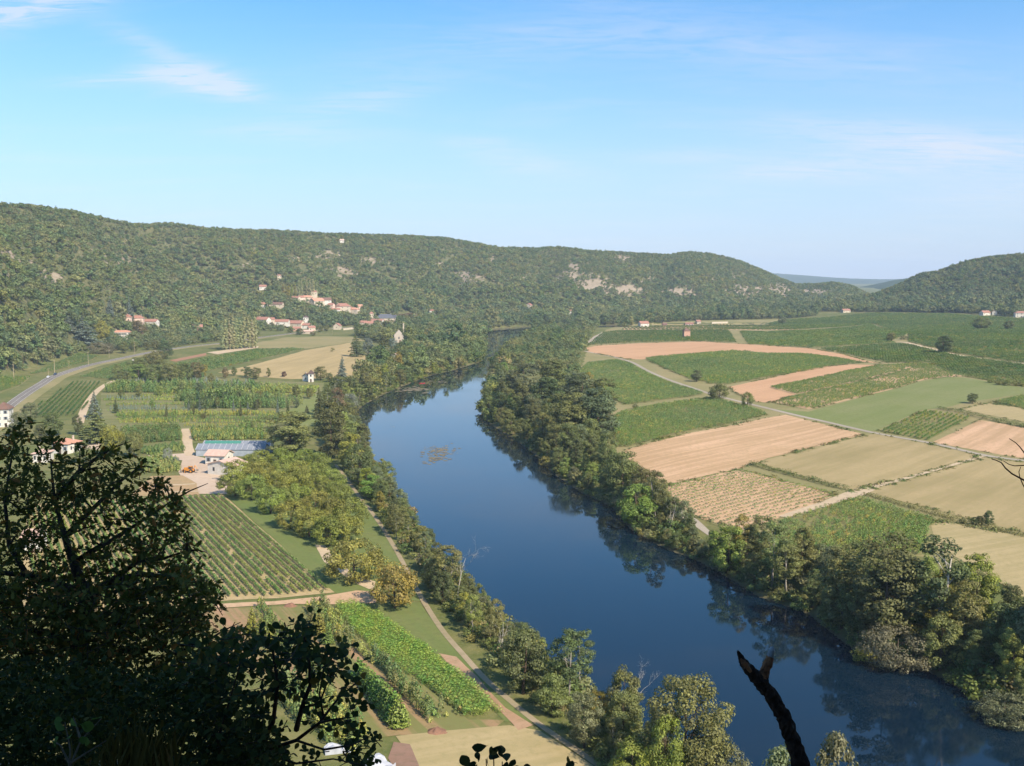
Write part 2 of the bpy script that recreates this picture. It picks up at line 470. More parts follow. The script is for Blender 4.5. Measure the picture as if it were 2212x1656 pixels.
def drape(name, poly_d, mat, off=.12, wob=.6, world=None, kind='structure', step=None, **kw):
    P = np.array([at(u, v)[:2] for u, v in poly_d]) if world is None else np.asarray(world, float)
    if len(P) < 3: return None
    ym = P[:, 1].mean(); st = step or max(2.5, ym * .012)
    edge = []
    for i in range(len(P)):
        a, b = P[i], P[(i + 1) % len(P)]; n = max(1, int(np.hypot(*(b - a)) / st))
        for k in range(n): edge.append(a + (b - a) * k / n)
    E = np.array(edge)
    if wob:
        w = wob * min(3.0, ym / 250)
        E = E + np.stack([fbm(E[:, 0] / 9, E[:, 1] / 9, 5), fbm(E[:, 0] / 9, E[:, 1] / 9, 9)], 1) * 2 * w
    lo, hi = E.min(0), E.max(0)
    gx, gy = np.meshgrid(np.arange(lo[0], hi[0], st), np.arange(lo[1], hi[1], st))
    gx, gy = gx.ravel() + RNG.uniform(-.1, .1, gx.size) * st, gy.ravel()
    if len(gx):
        k = inside(gx, gy, E)
        k[k] &= seg_dist(gx[k], gy[k], E) > st * .4
        pts = np.concatenate([E, np.stack([gx[k], gy[k]], 1)])
    else: pts = E
    c = pts.mean(0)
    v2, _, faces, *_ = delaunay_2d_cdt([Vector(p - c) for p in pts], [(i, (i + 1) % len(E)) for i in range(len(E))], [], 1, 1e-4)
    v2 = np.array([(p.x, p.y) for p in v2]) + c
    z = zat(v2[:, 0], v2[:, 1]) + off * .4
    FIELD_EDGES.append((name, E))
    me = bpy.data.meshes.new(name); me.from_pydata(np.column_stack([v2, z]).tolist(), [], [tuple(f) for f in faces]); me.update()
    flip = me.polygons and np.mean([p.normal.z for p in me.polygons]) < 0
    if flip: me.flip_normals()
    me.polygons.foreach_set('use_smooth', [True] * len(me.polygons))
    me.materials.append(mat)
    o = tag(obj(name, me), kind=kind, **kw)
    return o
def strip(name, line_d, w, mat, off=.2, world=None, zoff=0, **kw):
    """a lane of width w metres along a line; w may be a list"""
    P = np.array([at(u, v)[:2] for u, v in line_d]) if world is None else np.asarray(world, float)
    # resample smoothly (Catmull-Rom)
    Q, W = [], []
    ws = w if isinstance(w, (list, tuple)) else [w] * len(P)
    for i in range(len(P) - 1):
        p0, p1, p2, p3 = P[max(i - 1, 0)], P[i], P[i + 1], P[min(i + 2, len(P) - 1)]
        n = max(2, int(np.hypot(*(p2 - p1)) / max(2.5, p1[1] * .01)))
        for k in range(n):
            t = k / n
            Q.append(.5 * ((2 * p1) + (p2 - p0) * t + (2 * p0 - 5 * p1 + 4 * p2 - p3) * t * t + (3 * p1 - p0 - 3 * p2 + p3) * t ** 3)); W.append(ws[i] * (1 - t) + ws[i + 1] * t)
    Q.append(P[-1]); W.append(ws[-1]); Q = np.array(Q); W = np.array(W)
    T = np.gradient(Q, axis=0); T /= np.linalg.norm(T, axis=1)[:, None] + 1e-9
    N = np.stack([-T[:, 1], T[:, 0]], 1)
    cols = np.linspace(-.5, .5, 5); V = []
    for c in cols:
        X = Q + N * (W * c)[:, None]; V.append(np.column_stack([X, zat(X[:, 0], X[:, 1]) + off * .4 + zoff]))
    V = np.stack(V, 1); nr = len(Q)
    me = np_mesh(name, V.reshape(-1, 3), grid_faces(nr, 5)[:, ::-1], mats=(mat,), smooth=True)
    if np.mean([p.normal.z for p in me.polygons]) < 0: me.flip_normals()
    return tag(obj(name, me), kind='structure', **kw), Q, T, N
def wang(d0, d1):
    a, b = at(*d0), at(*d1); return math.atan2(b[1] - a[1], b[0] - a[0])

SOIL = (.42, .265, .165); SOIL2 = (.36, .215, .125)
TERRA = field_mat('ploughed_earth', (.52, .305, .175), (.42, .24, .13), wang((1482, 938), (1659, 903)), 3.2, .4, .45, (.45, .33, .19))
TERRA2 = field_mat('ploughed_earth_grassing_over', (.56, .36, .22), (.41, .265, .145), wang((1482, 938), (1697, 898)), 3.0, .85, .45, (.30, .25, .11))
TERRA3 = field_mat('ploughed_earth_rows', (.56, .355, .22), (.40, .26, .145), wang((2010, 956), (2117, 908)), 4.5, .8, .35, (.34, .26, .13))
STUB = field_mat('stubble', (.37, .28, .145), (.26, .205, .095), wang((1659, 1000), (1860, 940)), 5.0, .5, .5, (.30, .27, .11))
STUB2 = field_mat('stubble_mown', (.42, .31, .155), (.33, .25, .12), wang((480, 812), (650, 770)), 5.5, .7, .35, (.28, .24, .11))
STUB3 = field_mat('stubble_pale', (.40, .31, .165), (.31, .25, .12), wang((860, 1640), (1090, 1600)), 2.0, .55, .5, (.30, .26, .12))
DRY = field_mat('dry_grass', (.29, .235, .115), (.20, .19, .075), 0, 6, .2, .7, (.17, .17, .06))
GRASS = field_mat('meadow_grass', (.165, .19, .062), (.21, .215, .09), wang((1985, 825), (1807, 873)), 7, .35, .6, (.16, .17, .06))
GRASS2 = field_mat('orchard_grass', (.115, .155, .045), (.165, .175, .06), wang((485, 1070), (720, 1270)), 3, .3, .6, (.15, .15, .06))
VSOIL = field_mat('vineyard_earth', (.24, .20, .085), (.16, .165, .06), .6, 2, .4, .5, (.11, .13, .04))
VSOILT = field_mat('vineyard_bare_earth', (.53, .345, .205), (.44, .285, .165), .6, 2, .3, .5, (.36, .27, .15))
SAND = field_mat('sandy_track', (.52, .40, .27), (.42, .32, .21), 0, 3, .2, .6, (.36, .28, .17))
GRAV = field_mat('gravel', (.37, .315, .25), (.29, .245, .185), 0, 3, .1, .6, (.40, .34, .27))
YARDM = field_mat('yard_gravel', (.50, .385, .29), (.42, .315, .23), 0, 4, .2, .6, (.45, .33, .23))
RED = field_mat('red_earth', (.33, .18, .11), (.27, .145, .09), 0, 3, .2, .6, (.30, .17, .09))
ASPH = field_mat('asphalt', (.205, .18, .16), (.165, .147, .13), 0, 3, .15, .5, None, .05)
WHITEP = field_mat('road_paint', (.75, .74, .70), (.62, .61, .58), 0, 3, .1, .6, None, .02)
CORNS = field_mat('nursery_earth', (.34, .205, .12), (.165, .17, .06), wang((640, 1305), (900, 1560)), 2.6, 1.1, .5, (.15, .16, .05))

# --- right terrace (general green first, then plots)
drape('meadow', [(1250, 812), (1270, 748), (1300, 718), (1345, 703), (1500, 694), (1700, 690), (1880, 676), (2040, 676), (2250, 690), (2300, 900), (2280, 1300), (2080, 1215), (1950, 1200), (1640, 1170), (1420, 1085), (1340, 990), (1300, 870)], DRY, .10, 1.0)
drape('ploughed_field', [(1268, 752), (1290, 747), (1381, 742), (1519, 738.5), (1659, 747.5), (1754, 753.5), (1834, 769), (1867, 779), (1905, 786), (1859, 783), (1809, 773), (1734, 764.5), (1659, 763.5), (1607, 758), (1482, 765), (1389, 777), (1356, 777), (1269, 761)], TERRA, .22, .4)
drape('ploughed_field', [(1574, 837), (1659, 818), (1759, 795), (1834, 788), (1900, 789), (1844, 800), (1759, 818), (1664, 839), (1717, 853), (1667, 871), (1632, 869), (1590, 851)], TERRA, .22, .3)
drape('ploughed_field', [(1349, 973), (1482, 938), (1659, 903), (1697, 897), (1859, 937), (1862, 941), (1659, 991), (1599, 1014), (1425, 1051), (1375, 1025)], TERRA2, .22, .3)
drape('ploughed_field', [(2012, 957), (2117, 908), (2260, 931), (2260, 1000)], TERRA3, .22, .3)
drape('stubble_field', [(1640, 1001), (1664, 992), (1864, 943), (1890, 938), (2010, 961), (2118, 986), (2010, 1017), (1897, 1047), (1844, 1063), (1750, 1036), (1664, 1012)], STUB, .22, .4)
drape('stubble_field', [(1875, 1064), (1900, 1054), (2010, 1023), (2130, 989), (2290, 1010), (2290, 1172), (2120, 1128)], STUB, .22, .4)
drape('stubble_field', [(2012, 1133), (2035, 1126), (2270, 1172), (2270, 1330), (2110, 1230), (2020, 1180)], STUB3, .22, .4)
drape('stubble_field', [(2075, 885), (2135, 872), (2270, 891), (2270, 925), (2110, 891)], STUB3, .22, .3)
drape('meadow', [(1662, 884), (1747, 890), (1807, 874), (1985, 826), (2040, 815), (2085, 817), (2250, 845), (2142, 862), (2095, 868), (2050, 880), (1988, 887), (1894, 931), (1880, 933), (1770, 908)], GRASS, .22, .4)
drape('meadow', [(1405, 806), (1436, 806), (1500, 829), (1527, 834), (1575, 838), (1595, 853), (1640, 874), (1690, 878), (1660, 882), (1577, 862), (1494, 837)], DRY, .20, .3)
drape('meadow', [(1572, 714), (1597, 714), (1616, 744), (1594, 741)], DRY, .2, .3)
drape('gravel_patch', [(1264, 742), (1283, 727), (1300, 719), (1305, 722), (1281, 741)], GRAV, .24, .3)
strip('field_path', [(1727, 714), (1800, 707), (1884, 699)], 8, DRY, .26)
drape('gravel_patch', [(1450, 1098), (1462, 1098), (1507, 1124), (1534, 1148), (1530, 1158), (1490, 1130), (1455, 1112)], GRAV, .24, .2)
strip('farm_track', [(1262, 759), (1300, 767), (1331, 773), (1369, 785), (1406, 805), (1444, 821), (1494, 838), (1532, 851), (1577, 863), (1659, 883), (1770, 909), (1884, 935), (2010, 958), (2125, 984), (2212, 996), (2330, 1012)], 3.2, GRAV, .30)
strip('farm_track', [(1690, 1118), (1770, 1093), (1844, 1068), (1870, 1058), (1897, 1050), (2010, 1019), (2090, 996), (2125, 985)], [3, 4.5, 6.5, 6, 3, 2, 2, 3], SAND, .28)
strip('field_path', [(1936, 739), (1959, 741), (2007, 753), (2060, 766), (2120, 776), (2180, 783), (2260, 792)], 5, SAND, .28)
strip('field_path', [(2025, 883), (2090, 898), (2212, 921), (2290, 934)], 4, DRY, .26)

# --- left flats
drape('stubble_field', [(470, 806), (553, 787), (661, 757), (758, 741), (765, 764), (810, 775), (803, 792), (768, 817), (628, 820), (530, 812)], STUB2, .2, .4)
drape('meadow', [(545, 752), (560, 740), (620, 729), (700, 727), (760, 728), (790, 736), (756, 741), (661, 754)], DRY, .18, .6)
drape('red_earth_bank', [(366, 779), (446, 763), (446, 768), (380, 782)], RED, .24, .3)
drape('field_path', [(446, 762), (500, 755), (560, 748), (556, 752), (470, 766)], SAND, .2, .3)
drape('meadow', [(620, 890), (660, 862), (735, 835), (768, 832), (760, 850), (710, 880), (700, 915), (650, 925)], GRASS, .18, .5)
drape('nursery_ground', [(222, 905), (215, 855), (250, 822), (420, 812), (560, 822), (700, 828), (690, 860), (655, 890), (600, 935), (570, 955), (410, 958), (300, 965), (250, 950)], field_mat('nursery_grass', (.20, .19, .085), (.13, .145, .05), wang((240, 880), (640, 872)), 4.0, .7, .5, (.30, .20, .12)), .16, .5)
strip('sandy_track', [(172, 915), (178, 895), (188, 873), (205, 850), (228, 832), (252, 822)], 4.2, SAND, .24)
strip('sandy_track', [(398, 927), (404, 945), (405, 965), (412, 985)], 4.5, SAND, .24)
drape('yard', [(320, 985), (400, 980), (420, 985), (440, 990), (470, 1010), (490, 1035), (492, 1068), (430, 1068), (400, 1040), (385, 1020), (395, 995), (325, 992)], YARDM, .22, .4)
drape('yard', [(165, 955), (205, 945), (222, 952), (215, 972), (185, 972)], YARDM, .22, .4)
drape('seed_bed', [(325, 1030), (395, 1028), (425, 1045), (430, 1070), (340, 1072), (280, 1074)], field_mat('seed_bed_earth', (.40, .26, .15), (.33, .24, .12), 0, 2.2, .6, .3, (.23, .21, .09)), .24, .3)
strip('sandy_track', [(345, 1049), (390, 1048), (422, 1046)], 1.6, SAND, .30)
strip('sandy_track', [(340, 1065), (390, 1063), (432, 1062)], 1.6, SAND, .30)
drape('orchard_grass', [(484, 1070), (545, 1020), (640, 980), (735, 1010), (790, 1090), (860, 1195), (890, 1260), (905, 1300), (800, 1295), (722, 1282), (660, 1228), (560, 1135)], GRASS2, .16, .4)
drape('bare_patch', [(678, 1178), (700, 1180), (760, 1240), (812, 1258), (806, 1278), (770, 1262), (700, 1215)], SAND, .26, .5)
drape('vineyard_ground', [(60, 1090), (330, 1074), (482, 1070), (600, 1173), (722, 1281), (600, 1293), (470, 1300), (300, 1320), (40, 1330)], field_mat('vineyard_row_earth', (.43, .315, .175), (.33, .26, .12), wang((476, 1072), (711, 1275)), 1.6, .4, .4, (.22, .21, .08)), .16, .3)
drape('sandy_track', [(460, 1307), (590, 1300), (693, 1290), (770, 1277), (815, 1280), (812, 1304), (720, 1307), (620, 1306), (470, 1316)], field_mat('track_earth', (.50, .335, .21), (.42, .27, .16), 0, 2, .2, .6, (.25, .22, .10)), .26, .4)
drape('orchard_grass', [(770, 1308), (815, 1304), (905, 1302), (960, 1375), (1040, 1455), (1150, 1560), (1090, 1560), (985, 1460), (880, 1370)], GRASS2, .17, .4)
drape('nursery_ground', [(440, 1318), (730, 1309), (760, 1350), (920, 1485), (1010, 1556), (1090, 1556), (1060, 1580), (860, 1590), (780, 1600), (640, 1500), (440, 1420)], CORNS, .18, .4)
drape('bare_patch', [(945, 1412), (985, 1420), (1030, 1462), (1090, 1530), (1150, 1568), (1120, 1580), (1086, 1545), (1020, 1490)], field_mat('bare_earth', (.40, .26, .165), (.32, .19, .11), .8, 2, .3, .6, (.24, .20, .10)), .24, .5)
strip('footpath', [(725, 1005), (745, 1030), (775, 1072), (812, 1120), (850, 1180), (880, 1235), (915, 1300), (955, 1362), (1000, 1415), (1050, 1470), (1110, 1522), (1170, 1570), (1250, 1625), (1330, 1680)], 1.3, field_mat('footpath_earth', (.34, .265, .175), (.24, .20, .11), 0, 2, .2, .6, (.22, .20, .10)), .30)
drape('stubble_field', [(855, 1592), (960, 1580), (1099, 1568), (1165, 1580), (1290, 1662), (1380, 1740), (960, 1760), (900, 1660)], STUB3, .22, .4)
drape('bare_patch', [(850, 1605), (885, 1610), (905, 1656), (860, 1680), (838, 1640)], field_mat('brushwood_patch', (.27, .17, .125), (.22, .13, .09), 0, 2, .2, .6, (.16, .13, .08)), .24, .4)
# --- road on the left with its markings
ROADL = [(-120, 985), (-40, 925), (5, 890), (45, 859), (90, 830), (125, 811), (200, 788), (280, 771), (340, 759), (420, 748), (490, 741), (560, 730), (623, 722), (700, 712), (780, 706)]
road, RQ, RT, RN = strip('road', ROADL, 7.4, ASPH, .30)
strip('road_marking', None, .14, WHITEP, .36, world=RQ + RN * 3.25)
strip('road_marking', None, .14, WHITEP, .36, world=RQ - RN * 3.2)
strip('road_marking', None, .12, WHITEP, .36, world=RQ)
strip('road_verge', None, 7.0, DRY, .24, world=RQ - RN * 7.2)

# ------------------------------------------------------------------ distant ridges beyond the gap
def build_ridge(name, prof_d, dist, seed, colr):
    m, nt = new_mat(name)
    geo = nt.n('ShaderNodeNewGeometry').outputs['Position']
    n = nt.noise(geo, .008, 5, .65); n2 = nt.noise(geo, .05, 4, .6)
    c = nt.mix(nt.ramp(n, .4, .62), colr, (colr[0] * 1.6, colr[1] * 1.35, colr[2] * 1.3))
    c = nt.mix(nt.math('MULTIPLY', nt.ramp(n2, .45, .7), .5), c, (colr[0] * .5, colr[1] * .5, colr[2] * .6))
    finish(nt, c, 1.0, None, .0)
    us = np.linspace(prof_d[0][0], prof_d[-1][0], 160); vs = np.interp(us, [p[0] for p in prof_d], [p[1] for p in prof_d])
    rows = []
    for k, fr in enumerate(np.linspace(-.6, 1, 14)):
        r = []
        for u, v in zip(us, vs):
            t, sl_ = dray(u, v); y = dist * (1 + fr * .16)
            zt = HC + dist * 1.16 * sl_
            s = sstep(-.6, 1, fr)
            z = 2 + (zt - 2) * s + 26 * float(fbm(np.array(t * y / 400), np.array(y / 700), seed, 4)) * math.sin(math.pi * s)
            if fr == 1: z += 5 * float(fbm(np.array(t * y / 60), np.array(0.0), seed + 3, 3))
            r.append((t * y, y, z))
        rows.append(r)
    last = [(x, y * 1.12, 2) for x, y, z in rows[-1]]
    rows.append(last)
    V = np.array(rows)
    tag(obj(name, np_mesh(name, V.reshape(-1, 3), grid_faces(len(rows), 160), mats=(m,), smooth=True)), kind='structure')
build_ridge('distant_hills', [(1560, 585), (1640, 589), (1690, 592), (1720, 594), (1760, 597), (1800, 600), (1850, 602.5), (1900, 604), (1960, 603), (2010, 606), (2080, 620)], 10200, 61, (.035, .055, .022))
build_ridge('distant_hills', [(1860, 640), (1880, 626), (1905, 614), (1930, 606), (1960, 601), (2010, 600), (2080, 610)], 5200, 67, (.035, .06, .022))

# ------------------------------------------------------------------ air
def build_haze():
    m = bpy.data.materials.new('haze'); m.use_nodes = True
    nt = NT(m.node_tree)
    pv = nt.n('ShaderNodeVolumePrincipled')
    pv.inputs['Color'].default_value = (.64, .80, 1.0, 1)
    pv.inputs['Density'].default_value = 6.2e-5
    pv.inputs['Anisotropy'].default_value = -.2
    o = nt.n('ShaderNodeOutputMaterial'); nt.link(pv.outputs[0], o.inputs['Volume'])
    b = MB(); b.box((0, 4300, 112), (33000, 15000, 246 + 12))
    tag(b.build('haze', m), 'pale summer haze lying over the valley and the far hills', 'haze', kind='stuff')
build_haze()
# ------------------------------------------------------------------ foliage
LEAF_GAIN = 2.15
def leaf_mat(name, base=None, trans=.28, rough=.6, var=.55):
    """base None: the colour comes from the object, so each tree has a green of its own"""
    m, nt = new_mat(name)
    oi = nt.n('ShaderNodeObjectInfo')
    geo = nt.n('ShaderNodeNewGeometry')
    col = oi.outputs['Color'] if base is None else base
    lv = nt.n('ShaderNodeAttribute', _attribute_name='lv').outputs['Fac']
    big = nt.noise(geo.outputs['Position'], .012 if base is not None else .35, 3, .6)
    k = nt.math('MULTIPLY_ADD', lv, var * 2 * LEAF_GAIN, (1 - var) * LEAF_GAIN)
    hs = nt.n('ShaderNodeHueSaturation')
    nt.val(hs.inputs['Color'], col); nt.link(k, hs.inputs['Value'])
    nt.link(nt.math('MULTIPLY_ADD', oi.outputs['Random'], .07, .465), hs.inputs['Hue'])
    nt.link(nt.math('MULTIPLY_ADD', big, .5, .72), hs.inputs['Saturation'])
    c = hs.outputs[0]
    if base is not None:
        c = nt.mix(nt.math('MULTIPLY', nt.ramp(big, .35, .7), .5), c, nt.mix(1.0, c, (1.22, 1.12, .95), 'MULTIPLY'))
        c = nt.mix(nt.math('MULTIPLY', nt.ramp(oi.outputs['Random'], .0, 1.0), .55), c, nt.mix(1.0, c, (.66, .74, .76), 'MULTIPLY'))
    if base is not None:
        zone = nt.noise(geo.outputs['Position'], .0065, 4, .6)
        c = nt.mix(nt.math('MULTIPLY', nt.ramp(zone, .48, .62), .55), c, nt.mix(1.0, c, (.62, .74, .70), 'MULTIPLY'))
    tcol = nt.mix(1.0, c, (1.25, 1.3, .55), 'MULTIPLY')
    finish(nt, c, rough, None, .25, (tcol, trans))
    return m
LEAF = leaf_mat('foliage')
def bark_mat(name, a, b, sc=3.0):
    m, nt = new_mat(name)
    tc = nt.n('ShaderNodeTexCoord').outputs['Object']
    n = nt.noise(nt.mapping(tc, scale=(3, 3, .6)), sc, 5, .7)
    finish(nt, nt.mix(nt.ramp(n, .35, .65), a, b), .9, (n, .6, .05), .15)
    return m
BARK = bark_mat('bark', (.14, .10, .07), (.06, .045, .03))
PALE = bark_mat('pale_bark', (.50, .46, .39), (.28, .245, .20), 1.5)
GREYB = bark_mat('grey_bark', (.36, .33, .28), (.18, .16, .13))

def leaf_quads(c, n, size, rng, asp=.6):
    """one folded rhombic leaf clump per centre"""
    N = len(c)
    n = n / (np.linalg.norm(n, axis=1)[:, None] + 1e-9)
    r = rng.normal(size=(N, 3)); a = np.cross(n, r); a /= np.linalg.norm(a, axis=1)[:, None] + 1e-9
    b = np.cross(n, a)
    s = (size * rng.uniform(.65, 1.35, N))[:, None]
    V = np.stack([c - a * s * .5, c - b * s * asp * .5 + n * s * .10, c + a * s * .5, c + b * s * asp * .5 + n * s * .10], 1).reshape(-1, 3)
    return V, np.arange(4 * N).reshape(-1, 4)
def leaf_mesh(name, V, Q, rng, mat, lv=None):
    me = np_mesh(name, V, Q, mats=(mat,))
    a = me.attributes.new('lv', 'FLOAT', 'POINT')
    x = rng.uniform(0, 1, len(V) // 4) if lv is None else lv
    a.data.foreach_set('value', np.repeat(x, 4).astype(np.float32))
    return me
def lobes_leaves(L, per, size, rng, cc, updroop=0.25, shell=.5, rnd=.6):
    C, Nn, lv = [], [], []
    for (x, y, z, r, rz) in L:
        k = max(4, int(per * (r * r)))
        d = rng.normal(size=(k, 3)); d /= np.linalg.norm(d, axis=1)[:, None]
        rad = rng.uniform(shell, 1.0, k) ** .7
        p = np.array([x, y, z]) + d * rad[:, None] * np.array([r, r, rz])
        out = p - np.array(cc); out /= np.linalg.norm(out, axis=1)[:, None] + 1e-6
        nn = d * .75 + out * .35 + np.array([0, 0, updroop]) + rng.normal(size=(k, 3)) * rnd * .6
        C.append(p); Nn.append(nn); lv.append(np.clip(rng.normal(.5, .22, k) + rng.normal(0, .13), 0, 1))
    C = np.concatenate(C); Nn = np.concatenate(Nn)
    V, Q = leaf_quads(C, Nn, size, rng)
    return V, Q, np.concatenate(lv)

def limb_tubes(mb, base, top, L, rng, r0, n=9, bend=.5):
    for i in rng.choice(len(L), min(n, len(L)), replace=False):
        e = Vector(L[i][:3]); t = rng.uniform(.35, .95)
        s = Vector(base).lerp(Vector(top), t)
        if e.z < s.z: s = Vector(base).lerp(Vector(top), max(.2, t * .6))
        m = s.lerp(e, .5) + Vector((0, 0, bend * rng.uniform(-.1, .5)))
        mb.tube([s, m, e], [r0 * .45 * (1 - t * .5), r0 * .25, r0 * .06], 5)
PROTO = {}
def ellip_lobes(rng, n, cz, R, lr, low=-.75, jit=.12, taper=0.0):
    L = []
    for i in range(n):
        zz = rng.uniform(low, 1.0); a = rng.uniform(0, 2 * math.pi)
        rr = math.sqrt(max(0.0, 1 - zz * zz)) * (1 - taper * (zz * .5 + .5))
        q = rng.uniform(.55, 1.0) ** .6
        r = rng.uniform(*lr) * (1 - .25 * abs(zz))
        L.append((R[0] * rr * q * math.cos(a) + rng.normal() * jit * R[0], R[1] * rr * q * math.sin(a) + rng.normal() * jit * R[1], cz + R[2] * zz * (.75 + .25 * q), r, r * rng.uniform(.6, .85)))
    return L
def proto(kind, k, seed, H, W, cz, R, n, lr, per, size, low=-.75, trunk=.25, lean=.4, taper=0., jit=.12, tt=None, n_limb=9, bark=None):
    rng = np.random.default_rng(seed)
    L = ellip_lobes(rng, n, cz, R, lr, low, jit, taper)
    V, Q, lv = lobes_leaves(L, per, size, rng, (0, 0, cz - R[2] * .2))
    mb = MB()
    tx, ty = rng.normal() * lean, rng.normal() * lean
    top = (tx, ty, cz + R[2] * (.6 if tt is None else tt)); base = (0, 0, -.6)
    mb.tube([base, (tx * .1, ty * .3, cz * .35), (tx * .7, ty * .6, cz * .8), top], [trunk * 1.35, trunk, trunk * .7, trunk * .15], 7)
    limb_tubes(mb, (0, 0, cz * .2), top, L, rng, trunk, n_limb)
    PROTO.setdefault(kind, []).append((mb.mesh(kind + '_trunk', bark or BARK, True), leaf_mesh(kind + '_crown', V, Q, rng, LEAF, lv), H, W))
for k in range(4): proto('round', k, 100 + k, 12, 9.4, 6.3, (3.7, 3.7, 5.3), 62, (.9, 1.7), 80, .40, low=-.95)
for k in range(4): proto('tall', k, 120 + k, 20, 9.0, 10.4, (3.4, 3.4, 9.2), 100, (.9, 1.7), 80, .44, low=-.98)
for k in range(3): proto('walnut', k, 140 + k, 9, 12.4, 4.7, (5.2, 5.2, 3.9), 62, (1.1, 1.9), 50, .46, low=-.95)
for k in range(3): proto('poplar', k, 160 + k, 20, 4.4, 10.0, (1.5, 1.5, 9.8), 70, (.7, 1.1), 170, .44, low=-1, taper=.35, lean=.05)
for k in range(3): proto('slim', k, 180 + k, 16, 7.0, 10.2, (2.7, 2.7, 5.4), 44, (.7, 1.3), 95, .38, low=-.95, trunk=.17, lean=.9, n_limb=12, bark=GREYB)
for k in range(3): proto('whitepoplar', k, 190 + k, 22, 9.0, 14.0, (3.4, 3.4, 7.2), 40, (1.1, 1.9), 44, .55, low=-.95, trunk=.34, lean=.9, n_limb=12, bark=PALE)
for k in range(2): proto('great', k, 210 + k, 18, 17, 9.6, (6.4, 6.4, 7.6), 120, (1.3, 2.3), 46, .46, low=-.95, trunk=.4, lean=.6, n_limb=14)
for k in range(3): proto('shrub', k, 200 + k, 3.2, 4.4, 1.5, (1.7, 1.7, 1.4), 18, (.6, 1.0), 75, .34, low=-.9, trunk=.07, lean=.2)
for k in range(2): proto('willow', k, 220 + k, 6.0, 9.5, 2.7, (3.7, 3.7, 2.6), 60, (.8, 1.5), 120, .26, low=-.9, trunk=.16, lean=.6)
def conifer_proto(kind, k, seed, H, Wb, layers, per, size, flat=.35, droop=.25, start=.06, irregular=.12):
    rng = np.random.default_rng(seed); C, N = [], []
    mb = MB(); mb.tube([(0, 0, -.5), (0, 0, H * .5), (0, 0, H * .98)], [H * .022, H * .014, H * .003], 6)
    for i in range(layers):
        f = i / (layers - 1); z = H * (start + (1 - start) * f * .97); r = Wb / 2 * (1 - f) ** .85 + .12
        nb = max(4, int(9 * (1 - f) + 4))
        for b in range(nb):
            a = rng.uniform(0, 2 * math.pi); rl = r * rng.uniform(1 - irregular * 3, 1 + irregular)
            m = max(3, int(per * rl / Wb * 2))
            s = rng.uniform(.08, 1, m) ** .75
            ww = rng.normal(0, .13, m) * rl * (1.1 - s * .6)
            x = math.cos(a) * s * rl - math.sin(a) * ww; y = math.sin(a) * s * rl + math.cos(a) * ww
            zz = z - droop * s * rl + rng.normal(0, .04 * H / layers * 6 * flat, m)
            C.append(np.stack([x, y, zz], 1)); N.append(np.stack([math.cos(a) * .4 + rng.normal(0, .8, m), math.sin(a) * .4 + rng.normal(0, .8, m), .7 + 0 * s], 1))
            if b % 3 == 0: mb.tube([(0, 0, z), (math.cos(a) * rl * .8, math.sin(a) * rl * .8, z - droop * rl * .8)], [H * .005, H * .002], 4)
    V, Q = leaf_quads(np.concatenate(C), np.concatenate(N), size, rng, .55)
    PROTO.setdefault(kind, []).append((mb.mesh(kind + '_trunk', BARK), leaf_mesh(kind + '_crown', V, Q, rng, LEAF), H, Wb))
for k in range(2): conifer_proto('spruce', k, 300 + k, 14, 8, 24, 52, .60, droop=.35)
for k in range(2): conifer_proto('cedar', k, 310 + k, 15, 11, 15, 130, .62, droop=.10, start=.1, irregular=.22)
for k in range(2): conifer_proto('thuja', k, 320 + k, 4, 2.6, 22, 18, .26, droop=-.25, irregular=.05, start=.02)
def dead_proto(seed, H):
    rng = np.random.default_rng(seed); mb = MB()
    def br(p, d, ln, r, lev):
        pts, rad = [p], [r]; q = Vector(p)
        for i in range(4):
            d = (d + Vector(rng.normal(size=3)) * .16).normalized(); q = q + d * ln / 4; pts.append(q.copy()); rad.append(r * (1 - (i + 1) / 4.6))
        mb.tube(pts, rad, 5 if lev else 7)
        if lev < 3:
            for i in range(5 if lev == 0 else 4):
                k = rng.integers(1, 5); side = Vector(rng.normal(size=3)); side = (side - d * side.dot(d)).normalized()
                br(pts[k], (d * .75 + side * .75 + Vector((0, 0, .25))).normalized(), ln * rng.uniform(.3, .55), rad[k] * .6 + .01, lev + 1)
    br(Vector((0, 0, -.5)), Vector((.08, .03, 1)), H, .22, 0)
    PROTO.setdefault('dead', []).append((mb.mesh('dead_trunk', PALE, True), None, H, H * .5))
for k in range(2): dead_proto(400 + k, 13)

TINT = dict(dk=(.056, .065, .024), md=(.078, .084, .028), ol=(.092, .094, .030), yl=(.125, .118, .022), gd=(.125, .108, .022), lt=(.105, .125, .030), gy=(.076, .086, .042),
            bl=(.085, .100, .082), br=(.095, .072, .036), mr=(.055, .022, .022), wl=(.085, .078, .045), wn=(.105, .112, .022), sv=(.125, .13, .105), po=(.175, .175, .085), br2=(.090, .118, .022), th=(.088, .132, .026))
LOOK = dict(dk='dark green', md='mid green', ol='olive green', yl='yellowing', gd='golden yellow', lt='light green', gy='grey green', bl='blue grey', br='russet brown', mr='maroon', wl='straw grey',
            wn='yellowish green', sv='silvery', po='pale green', br2='bright lime green', th='bright green')
ORD = 'first second third fourth fifth sixth seventh eighth ninth tenth eleventh twelfth thirteenth fourteenth fifteenth sixteenth seventeenth eighteenth nineteenth twentieth twenty-first twenty-second twenty-third twenty-fourth twenty-fifth twenty-sixth twenty-seventh twenty-eighth twenty-ninth thirtieth thirty-first thirty-second thirty-third thirty-fourth thirty-fifth thirty-sixth thirty-seventh thirty-eighth thirty-ninth fortieth'.split()
